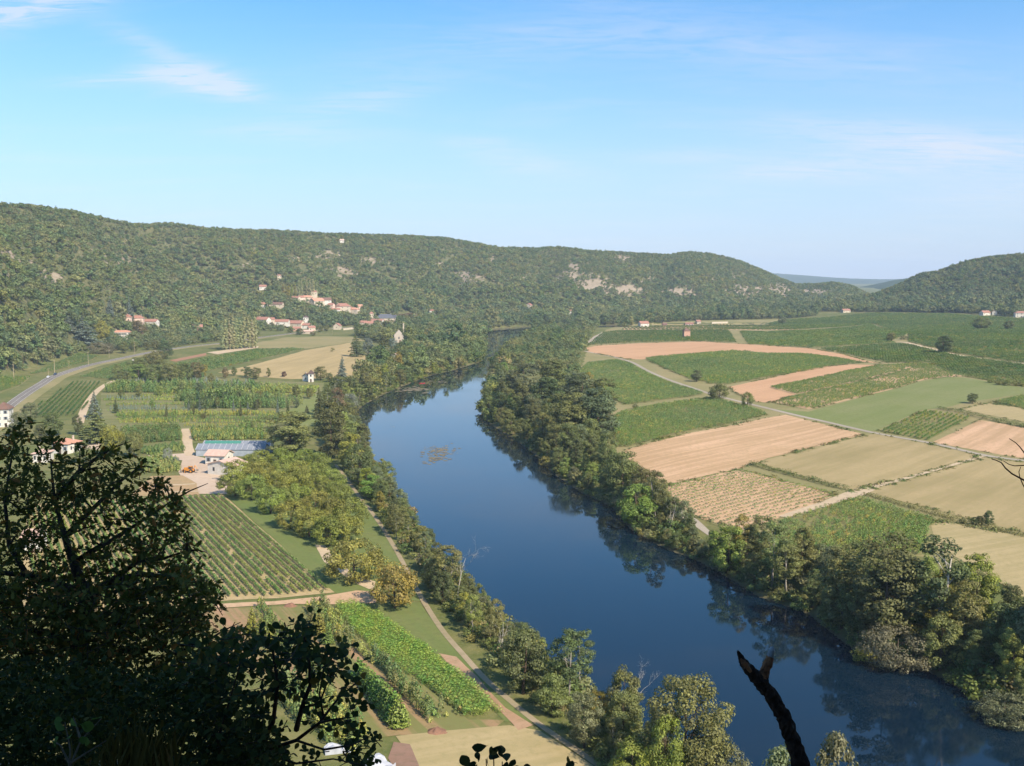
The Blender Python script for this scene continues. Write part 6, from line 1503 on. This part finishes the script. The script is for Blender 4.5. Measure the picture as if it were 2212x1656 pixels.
# white sheets and litter by the bottom edge
WP = plain_mat('white_plastic', (.44, .45, .48), (.34, .35, .38), .8, .6, .2)
def sheet(u, v, w, d, label, rz):
    p = at(u, v); r = np.random.default_rng(int(u)); n = 8; V = []
    for i in range(n):
        for j in range(n): V.append(((i / (n - 1) - .5) * w, (j / (n - 1) - .5) * d, .35 + .3 * r.random() + .5 * math.sin(i * .9)))
    V2 = [(a, b_, -.05) for a, b_, c in V]
    mb = MB(); mb.add(V + V2, [tuple(int(q) for q in f) for f in grid_faces(n, n)] + [tuple(int(q) + n * n for q in f[::-1]) for f in grid_faces(n, n)])
    bd = [i for i in range(n)] + [i * n + n - 1 for i in range(1, n)] + [n * n - 1 - i for i in range(1, n)] + [(n - 1 - i) * n for i in range(1, n - 1)]
    mb.add(V + V2, [(bd[k], bd[(k + 1) % len(bd)], bd[(k + 1) % len(bd)] + n * n, bd[k] + n * n) for k in range(len(bd))])
    o = mb.build('plastic_sheet', WP); o.location = p; o.rotation_euler = (0, 0, rz); tag(o, label, 'plastic sheet')
sheet(735, 1622, 5, 2.2, 'crumpled white sheet seen through the bush leaves near the bottom', .3); sheet(815, 1655, 4.5, 3.6, 'white sheet on the ground at the bottom edge, beside the brushwood patch', -.7)

for i, (u, v, h, w, t) in enumerate([(586, 712, 15, 16, 'dk'), (610, 715, 14, 16, 'md'), (628, 720, 13, 18, 'ol'), (648, 724, 14, 20, 'dk'), (690, 718, 16, 18, 'md'), (706, 716, 14, 18, 'ol'), (752, 690, 14, 18, 'md'), (700, 676, 14, 16, 'dk'), (668, 670, 13, 18, 'md'), (642, 664, 12, 18, 'ol'), (768, 694, 13, 18, 'dk'), (805, 716, 15, 18, 'md'), (836, 712, 15, 20, 'ol'), (560, 714, 13, 16, 'md'), (676, 726, 10, 14, 'ol')]):
    plant('round', u, v, h, w, t, '%s village tree among the red roofs, %s' % (LOOK[t], ['left of the row house', 'before the row house', 'below the wide red roof', 'before the low barn', 'right of the low barn', 'left of the gabled cottage', 'under the bright orange roof', 'under the tall cream gable', 'under the tower house', 'at the left end of the upper hamlet', 'right of the upper hamlet', 'before the manor group', 'below the slate roof', 'by the sloping red roof', 'at the road edge by the barn'][i]), 'trees in the village')
plant('round', 886, 700, 24, 52, 'br', 'wide russet tree clump in the park above the river wood'); plant('round', 868, 698, 20, 30, 'br', 'smaller russet tree left of the wide russet clump')

NT_ = [(262, 862, 20, 16, 'round', 'md'), (300, 858, 24, 20, 'round', 'ol'), (345, 856, 22, 18, 'round', 'lt'), (392, 852, 26, 16, 'slim', 'md'), (430, 850, 24, 20, 'round', 'gy'), (470, 862, 30, 12, 'spruce', 'dk'), (486, 858, 32, 12, 'spruce', 'bl'), (520, 868, 24, 20, 'round', 'md'), (560, 866, 22, 18, 'round', 'ol'), (598, 862, 24, 18, 'round', 'lt'), (640, 858, 26, 20, 'round', 'md'), (668, 862, 24, 18, 'round', 'ol'), (330, 884, 20, 16, 'round', 'lt'), (470, 884, 26, 14, 'slim', 'md'), (556, 886, 24, 18, 'round', 'dk'), (640, 882, 22, 16, 'round', 'gy'), (610, 912, 18, 20, 'round', 'yl'), (545, 926, 18, 18, 'round', 'ol'), (460, 930, 16, 14, 'round', 'lt'), (440, 906, 14, 14, 'round', 'md')]
for i, (u, v, h, w, k, t) in enumerate(sorted(NT_)):
    plant(k, u, v, h, w, t, '%s %s over the nursery rows, %s from the left of the taller ones' % (LOOK[t], 'fir' if k == 'spruce' else ('slender tree' if k == 'slim' else 'round crown'), ORD[i]), 'taller trees among the nursery rows')
# ------------------------------------------------------------------ the rocky ledge the picture is taken from
SX, SY = math.sin(SUN_AZ), math.cos(SUN_AZ)
def ledge_z(x, y):
    left = sstep(-1.6, -3.4, x + .12 * np.minimum(y, 8))
    ye = 4.4 + left * 8.8 + 1.2 * fbm(x / 3, y * 0 + 3, 71, 3)
    z = 78.35 - np.clip(y, 0, 20) * (.30 + .07 * left) + .35 * fbm(x / 1.4, y / 1.4, 72, 4)
    s = SX * x + SY * y
    z = z + 25 * sstep(6.0, 9.0, s + .9 * fbm(x / 3, y / 3, 73, 3)) + 3 * sstep(10, 18, s)  # unseen rock wall, added across the sun's bearing to shade the foreground
    over = np.clip((y - ye) / 11, 0, 1)
    z = z * (1 - over ** .75) + (6.0 - 10 * over) * over ** .75 + 3 * fbm(x / 4, y / 4, 74, 4) * np.sin(np.pi * over)
    return z
def build_cliff():
    m, nt = new_mat('cliff_rock')
    g = nt.n('ShaderNodeNewGeometry').outputs['Position']
    a, b = nt.noise(nt.mapping(g, scale=(1, 1, 2.2)), .5, 6, .65), nt.noise(g, 4, 5, .7)
    c = nt.mix(nt.ramp(a, .35, .65), (.30, .25, .19), (.17, .14, .105)); c = nt.mix(nt.math('MULTIPLY', nt.ramp(b, .45, .7), .6), c, (.07, .075, .03))
    finish(nt, c, .95, (b, .7, .15), .1)
    xs, ys = np.linspace(-45, 34, 200), np.linspace(-34, 30, 170); X, Y = np.meshgrid(xs, ys)
    tag(obj('cliff', np_mesh('cliff', np.stack([X, Y, ledge_z(X, Y)], -1).reshape(-1, 3), grid_faces(170, 200), mats=(m,), smooth=True)), kind='structure')
build_cliff()
def fp(u, v, y):
    t, k = dray(u, v); return np.array([t * y, y, HC + k * y])
OAKLEAF = np.array([(0, 0), (.10, .05), (.16, .17), (.26, .11), (.40, .27), (.50, .14), (.64, .30), (.74, .15), (.88, .19), (1, 0)])
OVALLEAF = np.array([(0, 0), (.12, .02), (.25, .13), (.45, .27), (.65, .32), (.82, .26), (.95, .11), (1, 0)])
NARROW = np.array([(0, 0), (.2, .07), (.5, .11), (.8, .06), (1, 0)])
def leaf_shapes(pos, axis, nrm, size, outline, rng, curl=.12):
    """true leaf outlines: a folded blade on each point"""
    n = len(pos); h = outline; k = len(h)
    axis = axis / (np.linalg.norm(axis, axis=1)[:, None] + 1e-9)
    side = np.cross(nrm, axis); side /= np.linalg.norm(side, axis=1)[:, None] + 1e-9
    up = np.cross(axis, side); s = (size * rng.uniform(.6, 1.25, n))[:, None]
    V = []; cu = rng.uniform(-curl, curl * 2, n)[:, None]; fo = rng.uniform(.05, .45, n)[:, None]
    for (x, w) in h: V.append(pos + axis * x * s - up * (cu * x * x) * s)
    for sg in (1, -1):
        for (x, w) in h[1:-1]: V.append(pos + axis * x * s + side * (sg * w) * s + up * (fo * w - cu * x * x) * s)
    V = np.stack(V, 1); m = V.shape[1]; T = []
    for q, off in ((1, k), (-1, k + k - 2)):
        ids = [0] + [off + i for i in range(k - 2)] + [k - 1]
        for i in range(k - 1):
            a, b, c, d = i, i + 1, ids[i + 1], ids[i]
            for tri in ((a, b, c), (a, c, d)):
                if len(set(tri)) == 3: T.append(tri if q == -1 else tri[::-1])
    T = np.array(T); F_ = (T[None] + (np.arange(n) * m)[:, None, None]).reshape(-1, 3)
    return V.reshape(-1, 3), F_, m
def leaves_obj(name, parent, pos, axis, nrm, size, outline, rng, mat, origin, color):
    V, T, m = leaf_shapes(pos - origin, axis, nrm, size, outline, rng)
    me = np_mesh(name, V, None, T, (mat,)); a = me.attributes.new('lv', 'FLOAT', 'POINT'); a.data.foreach_set('value', np.repeat(rng.uniform(0, 1, len(pos)), m).astype(np.float32))
    o = obj(name, me, parent); o.color = (*color, 1); return o
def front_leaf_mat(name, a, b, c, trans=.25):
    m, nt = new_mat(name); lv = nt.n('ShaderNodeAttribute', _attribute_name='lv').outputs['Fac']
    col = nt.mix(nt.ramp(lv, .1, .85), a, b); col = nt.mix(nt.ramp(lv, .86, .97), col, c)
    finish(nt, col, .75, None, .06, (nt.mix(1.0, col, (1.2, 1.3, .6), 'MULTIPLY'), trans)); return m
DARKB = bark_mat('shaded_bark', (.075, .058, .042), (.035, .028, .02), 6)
def sprays(poly, n, y0, y1, rng, per, spread):
    """twig ends inside an outline seen from the ledge, each with its leaves"""
    P = np.array(poly, float); lo, hi = P.min(0), P.max(0); c = []
    while len(c) < n:
        q = rng.uniform(lo, hi)
        if inside(np.array([q[0]]), np.array([q[1]]), P)[0]: c.append(q)
    pos, ax, nr, tw = [], [], [], []
    for (u, v) in c:
        y = rng.uniform(y0, y1); b = fp(u, v, y); d = rng.normal(size=3) * np.array([1, 1, .45]) + np.array([.35, 0, .2]); d /= np.linalg.norm(d)
        tw.append((b - d * spread * 1.2, b + d * spread * .4)); k = rng.integers(per[0], per[1])
        for i in range(k):
            f = rng.uniform(-.8, 1); r = rng.normal(size=3); r -= d * (r @ d); r /= np.linalg.norm(r)
            pos.append(b + d * f * spread + r * .012); ax.append(d * rng.uniform(.2, 1.0) + r * .8 - np.array([0, 0, .1])); nr.append(rng.normal(size=3) * .7 + np.array([0, 0, 1.0]))
    return np.array(pos), np.array(ax), np.array(nr), tw
def front_oak():
    rng = np.random.default_rng(900)
    base = fp(168, 1460, 9.0); base[2] = float(ledge_z(np.array(base[0]), np.array(base[1]))) - .3
    r = empty('oak_tree', base); tag(r, 'dark shaded oak with lobed leaves and a forked trunk at the lower left, close by', 'tree')
    O = base; P = lambda u, v, y: Vector(fp(u, v, y) - O)
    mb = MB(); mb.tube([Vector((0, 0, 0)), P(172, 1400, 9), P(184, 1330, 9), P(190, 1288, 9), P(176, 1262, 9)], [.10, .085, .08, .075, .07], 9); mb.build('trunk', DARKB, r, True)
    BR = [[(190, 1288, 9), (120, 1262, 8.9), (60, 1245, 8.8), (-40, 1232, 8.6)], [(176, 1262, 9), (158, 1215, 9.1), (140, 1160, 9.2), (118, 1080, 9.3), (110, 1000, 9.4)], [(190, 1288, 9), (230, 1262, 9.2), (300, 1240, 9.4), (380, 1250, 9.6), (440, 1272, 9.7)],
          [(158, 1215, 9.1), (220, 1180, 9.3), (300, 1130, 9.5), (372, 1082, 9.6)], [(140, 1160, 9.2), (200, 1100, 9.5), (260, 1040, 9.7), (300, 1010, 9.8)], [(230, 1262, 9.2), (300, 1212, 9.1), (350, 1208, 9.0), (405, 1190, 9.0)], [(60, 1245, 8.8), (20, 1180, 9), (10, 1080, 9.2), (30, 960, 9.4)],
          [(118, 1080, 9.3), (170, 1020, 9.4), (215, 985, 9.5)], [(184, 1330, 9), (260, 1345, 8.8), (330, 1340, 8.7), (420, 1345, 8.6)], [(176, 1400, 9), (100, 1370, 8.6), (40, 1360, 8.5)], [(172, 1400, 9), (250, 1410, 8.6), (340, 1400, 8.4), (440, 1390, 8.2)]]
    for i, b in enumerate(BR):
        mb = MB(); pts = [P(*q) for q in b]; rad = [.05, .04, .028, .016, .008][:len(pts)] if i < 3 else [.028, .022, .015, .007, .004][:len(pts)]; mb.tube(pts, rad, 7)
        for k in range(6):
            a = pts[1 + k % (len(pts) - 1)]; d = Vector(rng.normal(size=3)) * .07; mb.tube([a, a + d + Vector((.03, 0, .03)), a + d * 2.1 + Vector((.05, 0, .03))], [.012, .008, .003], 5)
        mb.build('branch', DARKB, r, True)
    top = [(-60, 935), (0, 930), (50, 926), (70, 914), (98, 933), (116, 955), (112, 985), (170, 970), (226, 972), (250, 995), (288, 997), (308, 1010), (326, 1020), (350, 1050), (336, 1068), (388, 1076), (384, 1108), (398, 1140), (410, 1188), (440, 1240), (468, 1290), (455, 1325), (440, 1345), (300, 1400), (-60, 1420)]
    low = [(-60, 1240), (200, 1260), (420, 1230), (466, 1292), (445, 1342), (525, 1380), (545, 1400), (500, 1480), (300, 1560), (-60, 1560)]
    pos, ax, nr, tw = sprays(top, 680, 8.3, 9.9, rng, (9, 15), .12); pos2, ax2, nr2, tw2 = sprays(low, 900, 7.6, 9.4, rng, (9, 15), .14)
    edge = [(60, 918), (40, 925), (105, 945), (225, 975), (300, 1003), (340, 1040), (345, 1055), (385, 1080), (390, 1100), (395, 1130), (408, 1180), (460, 1285), (470, 1292), (440, 1340), (520, 1378), (455, 1260), (270, 990), (180, 968), (120, 960)]
    pos3, ax3, nr3, tw3 = [], [], [], []
    for (u, v) in edge:
        e = [(u - 9, v - 7), (u + 9, v - 7), (u + 9, v + 9), (u - 9, v + 9)]; a, b, c, d = sprays(e, 3, 8.8, 9.4, rng, (8, 12), .10); pos3.append(a); ax3.append(b); nr3.append(c); tw3 += d
    pos = np.concatenate([pos, pos2] + pos3); ax = np.concatenate([ax, ax2] + ax3); nr = np.concatenate([nr, nr2] + nr3)
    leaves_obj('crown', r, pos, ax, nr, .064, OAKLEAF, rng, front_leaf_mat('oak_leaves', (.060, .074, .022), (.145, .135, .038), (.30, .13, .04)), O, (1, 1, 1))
    mb = MB()
    for a, b in tw + tw2 + tw3: mb.tube([a - O, b - O], [.004, .0015], 3)
    mb.build('twigs', DARKB, r)
front_oak()
def front_bush():
    rng = np.random.default_rng(910); base = fp(430, 1800, 5.3); base[2] = float(ledge_z(np.array(base[0]), np.array(base[1]))) - .2
    r = empty('leafy_bush', base); tag(r, 'dark bush with rounded leaves and thin bare stems, right of the shaded oak', 'bush'); O = base; P = lambda u, v, y: Vector(fp(u, v, y) - O)
    ST = [[(430, 1800, 5.3), (480, 1700, 5.3), (560, 1625, 5.3), (640, 1600, 5.3), (690, 1562, 5.3), (730, 1510, 5.4), (769, 1476, 5.4)], [(640, 1577, 5.3), (652, 1530, 5.2), (670, 1480, 5.2), (668, 1420, 5.2), (655, 1370, 5.2)], [(560, 1625, 5.3), (590, 1560, 5.2), (600, 1480, 5.1), (590, 1410, 5.1), (560, 1360, 5.1)],
          [(700, 1555, 5.35), (690, 1500, 5.4), (700, 1440, 5.4), (730, 1400, 5.4)], [(690, 1562, 5.3), (720, 1555, 5.2), (760, 1550, 5.2)], [(480, 1700, 5.3), (470, 1600, 5.0), (500, 1500, 5.0), (520, 1430, 5.0)], [(640, 1600, 5.3), (700, 1620, 5.1), (760, 1610, 5.0), (800, 1590, 5.0)], [(560, 1625, 5.3), (640, 1650, 5.0), (720, 1640, 4.9), (790, 1655, 4.9)], [(652, 1530, 5.2), (690, 1520, 5.2), (705, 1480, 5.2), (720, 1455, 5.2)]]
    tips = []
    for i, b in enumerate(ST):
        mb = MB(); pts = [P(*q) for q in b]; n = len(pts); mb.tube(pts, [(.016 if i < 3 else .008) * (1 - k / n * .85) for k in range(n)], 6); mb.build('stem', DARKB, r, True)
        for q in b[2:]: tips.append(q)
    dense = [(400, 1420), (480, 1372), (560, 1375), (620, 1352), (668, 1350), (690, 1390), (745, 1400), (748, 1440), (690, 1450), (660, 1500), (620, 1510), (600, 1560), (620, 1640), (560, 1760), (380, 1760), (380, 1500)]
    A = [sprays(dense, 190, 4.9, 5.7, rng, (7, 12), .10)]
    for (u, v, w) in [(655, 1355, 14), (668, 1390, 16), (735, 1400, 14), (720, 1440, 16), (700, 1430, 18), (640, 1372, 14), (610, 1378, 14), (760, 1480, 10), (745, 1500, 12), (775, 1530, 14), (700, 1530, 18), (760, 1550, 14), (690, 1560, 12), (735, 1580, 16), (770, 1600, 18), (785, 1615, 16), (800, 1592, 12), (745, 1630, 18), (790, 1640, 16), (760, 1655, 18), (560, 1560, 22), (600, 1600, 24), (680, 1640, 16), (640, 1660, 24), (570, 1380, 16), (540, 1400, 18), (700, 1470, 10)]:
        A.append(sprays([(u - w, v - w), (u + w, v - w), (u + w, v + w), (u - w, v + w)], 3, 5.0, 5.4, rng, (4, 7), .055))
    pos, ax, nr = (np.concatenate([a[i] for a in A]) for i in range(3)); nr = nr + np.array([0, -.8, 0])
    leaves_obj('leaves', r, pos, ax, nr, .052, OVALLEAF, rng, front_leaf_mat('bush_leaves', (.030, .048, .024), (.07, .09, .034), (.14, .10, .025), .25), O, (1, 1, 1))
    mb = MB()
    for a in A:
        for p0, p1 in a[3]: mb.tube([p0 - O, p1 - O], [.0035, .0015], 3)
    mb.build('twigs', DARKB, r)
front_bush()
def undergrowth_front():
    rng = np.random.default_rng(920); pos, ax, nr = [], [], []
    reg = [(-80, 1430), (150, 1440), (330, 1460), (470, 1470), (560, 1560), (640, 1690), (600, 1800), (-80, 1800)]
    a = sprays(reg, 3000, 4.6, 9.0, rng, (8, 14), .09)
    O = np.array([0., 0, HC])
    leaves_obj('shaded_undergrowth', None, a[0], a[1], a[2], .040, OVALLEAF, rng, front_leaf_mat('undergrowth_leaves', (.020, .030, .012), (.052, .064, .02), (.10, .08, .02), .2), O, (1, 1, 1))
    o = bpy.data.objects['shaded_undergrowth']; o.location = O; tag(o, 'dark tangled undergrowth on the shaded slope at the bottom left', 'undergrowth', kind='stuff')
    # dry grass tuft
    b = fp(290, 1690, 4.6); n = 150; ba = b + rng.normal(size=(n, 3)) * np.array([.10, .08, .03]); d = rng.normal(size=(n, 3)) * np.array([.22, .22, .1]) + np.array([.05, 0, 1])
    g = leaves_obj('grass_tuft', None, ba, d, rng.normal(size=(n, 3)) + np.array([0, -1, 0]), .26, NARROW * np.array([1, .28]), rng, front_leaf_mat('dry_blades', (.07, .06, .018), (.12, .09, .026), (.14, .11, .045), .15), b, (1, 1, 1)); g.location = b; tag(g, 'tuft of dry yellowish grass at the bottom edge among dark leaves', 'grass tuft')
    # pale dead twigs with a few round leaves
    e = fp(150, 1640, 4.4); r = empty('bramble', e); tag(r, 'pale bramble stems with small round green leaves at the lower left edge', 'bramble'); mb = MB()
    for q in [[(150, 1660), (152, 1620), (140, 1560)], [(150, 1660), (175, 1600), (220, 1552)], [(150, 1650), (190, 1625), (230, 1600)], [(150, 1650), (130, 1610), (112, 1600)], [(175, 1600), (165, 1570), (158, 1548)]]:
        mb.tube([Vector(fp(u, v, 4.4 + .04 * i) - e) for i, (u, v) in enumerate(q)], [.006, .004, .002], 5)
    mb.build('stem', bark_mat('dry_stem', (.15, .12, .085), (.1, .08, .055)), r)
    qs = np.array([fp(u, v, 4.4) for u, v in [(131, 1560), (138, 1556), (172, 1566), (168, 1572), (176, 1562), (185, 1598), (112, 1600), (150, 1590), (222, 1550), (190, 1592), (120, 1608)]]); n = len(qs)
    leaves_obj('leaf', r, qs, rng.normal(size=(n, 3)), rng.normal(size=(n, 3)) + np.array([0, -1, 1]), .05, OVALLEAF * np.array([1, 1.35]), rng, front_leaf_mat('bramble_leaves', (.07, .12, .03), (.10, .15, .04), (.1, .15, .04)), e, (1, 1, 1))
undergrowth_front()
def stump():
    rng = np.random.default_rng(930); Y = 4.0
    b = fp(1790, 1850, Y); b[2] = float(ledge_z(np.array(b[0]), np.array(b[1]))) - .2; r = empty('dead_stump', b); tag(r, 'dark dead forked stump with flaking bark standing up against the river', 'stump')
    m, nt = new_mat('silhouette_bark'); tc = nt.n('ShaderNodeTexCoord').outputs['Object']; n1, n2 = nt.noise(tc, 22, 6, .7), nt.noise(nt.mapping(tc, scale=(1, 1, .5)), 9, 4, .6)
    c = nt.mix(nt.ramp(n1, .4, .65), (.022, .015, .012), (.055, .034, .024)); c = nt.mix(nt.ramp(n2, .60, .68), c, (.22, .24, .20)); finish(nt, c, .9, (n1, 1.0, .02), .1)  # near-black bark colour holds the stump's shaded silhouette; pale spots are lichen
    m2, nt2 = new_mat('broken_wood'); tc = nt2.n('ShaderNodeTexCoord').outputs['Object']; n3 = nt2.noise(nt2.mapping(tc, scale=(3, 3, .6)), 14, 4, .7); finish(nt2, nt2.mix(nt2.ramp(n3, .35, .65), (.26, .12, .055), (.10, .045, .025)), .9, (n3, .8, .01), .1)
    def rough(line, rad, name, mat, seed, n=14, am=.22):
        pts = [Vector(fp(u, v, y) - b) for u, v, y in line]; Q, R = [], []
        for i in range(len(pts) - 1):
            for k in range(8): f = k / 8; Q.append(pts[i].lerp(pts[i + 1], f)); R.append(rad[i] * (1 - f) + rad[i + 1] * f)
        Q.append(pts[-1]); R.append(rad[-1]); mb = MB(); mb.tube(Q, R, n); rg = np.random.default_rng(seed); V = []
        for i in range(len(Q)):
            for k in range(n):
                p = Vector(mb.v[i * n + k]); d = p - Q[i]; s = 1 + am * (rg.random() - .4) + .16 * math.sin(i * 1.3 + k) * (rg.random()); V.append(tuple(Q[i] + d * s))
        mb.v = V; return mb.build(name, mat, r)
    rough([(1800, 1900, Y), (1740, 1680, Y), (1712, 1600, Y), (1690, 1545, Y), (1664, 1500, Y), (1640, 1472, Y)], [.038, .033, .030, .028, .027, .024], 'trunk', m, 1, 16, .42)
    rough([(1650, 1482, Y), (1625, 1455, Y), (1606, 1432, Y - .02), (1594, 1407, Y - .03)], [.028, .023, .017, .005], 'left_prong', m, 2, 14, .34)
    rough([(1640, 1478, Y), (1652, 1452, Y + .02), (1664, 1420, Y + .04)], [.025, .020, .017], 'right_prong', m2, 3)
    rough([(1600, 1424, Y - .045), (1608, 1434, Y - .05), (1622, 1452, Y - .055)], [.004, .012, .006], 'bare_wood', m2, 4)
    mb = MB(); q = Vector(fp(1667, 1404, Y + .04) - b); mb.tube([Vector(fp(1663, 1422, Y + .04) - b), q, q + Vector((.004, 0, .012))], [.016, .013, .004], 8); mb.build('lichen_tip', plain_mat('lichen', (.28, .31, .33), (.18, .20, .22), 30, .95), r)
stump()
def right_twigs():
    Y = 5.0; b = fp(2420, 1700, Y); b[2] = float(ledge_z(np.array(b[0]), np.array(b[1]))) - .2; r = empty('bare_twig', b); tag(r, 'thin bare curved twigs reaching in from the right edge over the pale fields', 'twigs')
    m = bark_mat('twig_bark', (.085, .045, .035), (.05, .03, .022), 8)
    mb = MB(); mb.tube([Vector((0, 0, 0)), Vector(fp(2420, 1400, Y) - b), Vector(fp(2360, 1180, Y) - b), Vector(fp(2290, 1105, Y) - b)], [.02, .016, .012, .009], 7); mb.build('stem', m, r)
    for q, w in (([(2290, 1105), (2240, 1060), (2212, 1038), (2186, 1024), (2172, 1012), (2163, 1000), (2152, 995), (2142, 992)], .0055), ([(2290, 1105), (2236, 1015), (2222, 992), (2212, 978), (2203, 966), (2194, 957), (2180, 948)], .0045), ([(2260, 1020), (2235, 1008), (2212, 1006), (2192, 1007), (2180, 1004), (2167, 996)], .004), ([(2240, 1085), (2222, 1068), (2210, 1048), (2203, 1032), (2201, 1020), (2205, 1009)], .0035)):
        mb = MB(); n = len(q); mb.tube([Vector(fp(u, v, Y + .01 * i) - b) for i, (u, v) in enumerate(q)], [w * (1 - .7 * i / n) for i in range(n)], 6); mb.build('twig', m, r)
right_twigs()
def sprig(pts, yd, label, base_uv, n, size, seed, mat):
    rng = np.random.default_rng(seed); b = fp(*base_uv, yd); b[2] = min(b[2], float(ledge_z(np.array(b[0]), np.array(b[1]))) - .1); r = empty('leafy_sprig', b); tag(r, label, 'sprig')
    mb = MB(); P0 = [];
    for (u, v) in pts:
        e = fp(u, v, yd); mb.tube([Vector((0, 0, 0)), Vector((e - b) * .6 + np.array([.01, 0, .02])), Vector(e - b)], [.008, .005, .002], 5)
        for i in range(n): P0.append((e + rng.normal(size=3) * .02, rng.normal(size=3) * .6 + np.array([0, 0, .6])))
    mb.build('stem', DARKB, r); pos = np.array([a for a, _ in P0]); ax = np.array([c for _, c in P0])
    leaves_obj('leaves', r, pos, ax, rng.normal(size=pos.shape) + np.array([0, -1.2, .4]), size, OVALLEAF, rng, mat, b, (1, 1, 1))
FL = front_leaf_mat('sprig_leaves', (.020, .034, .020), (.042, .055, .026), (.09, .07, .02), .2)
sprig([(1066, 1622), (1050, 1640), (1085, 1646), (1030, 1652), (1105, 1655)], 3.6, 'dark leafy sprig poking up in the middle of the bottom edge', (1066, 1800), 4, .055, 5, FL)
sprig([(1222, 1658), (1240, 1660)], 3.6, 'tiny dark leaf tips at the bottom edge right of the sprig', (1230, 1800), 2, .045, 6, FL)
# crowns of trees growing on the cliff foot, sunlit above the shade
def cliff_tree(u, v, y, h, w, tint, label):
    q = fp(u, v, y); plant('round', 0, 0, h, w, tint, label, xyz=(q[0], q[1], q[2] - h * .93), metres=True)
cliff_tree(1808, 1612, 52, 10, 3.6, 'wl', 'pale brownish tree top at the bottom edge right of the dead stump'); cliff_tree(1690, 1640, 52, 10, 4.0, 'gy', 'pale green tree top at the bottom edge behind the dead stump')
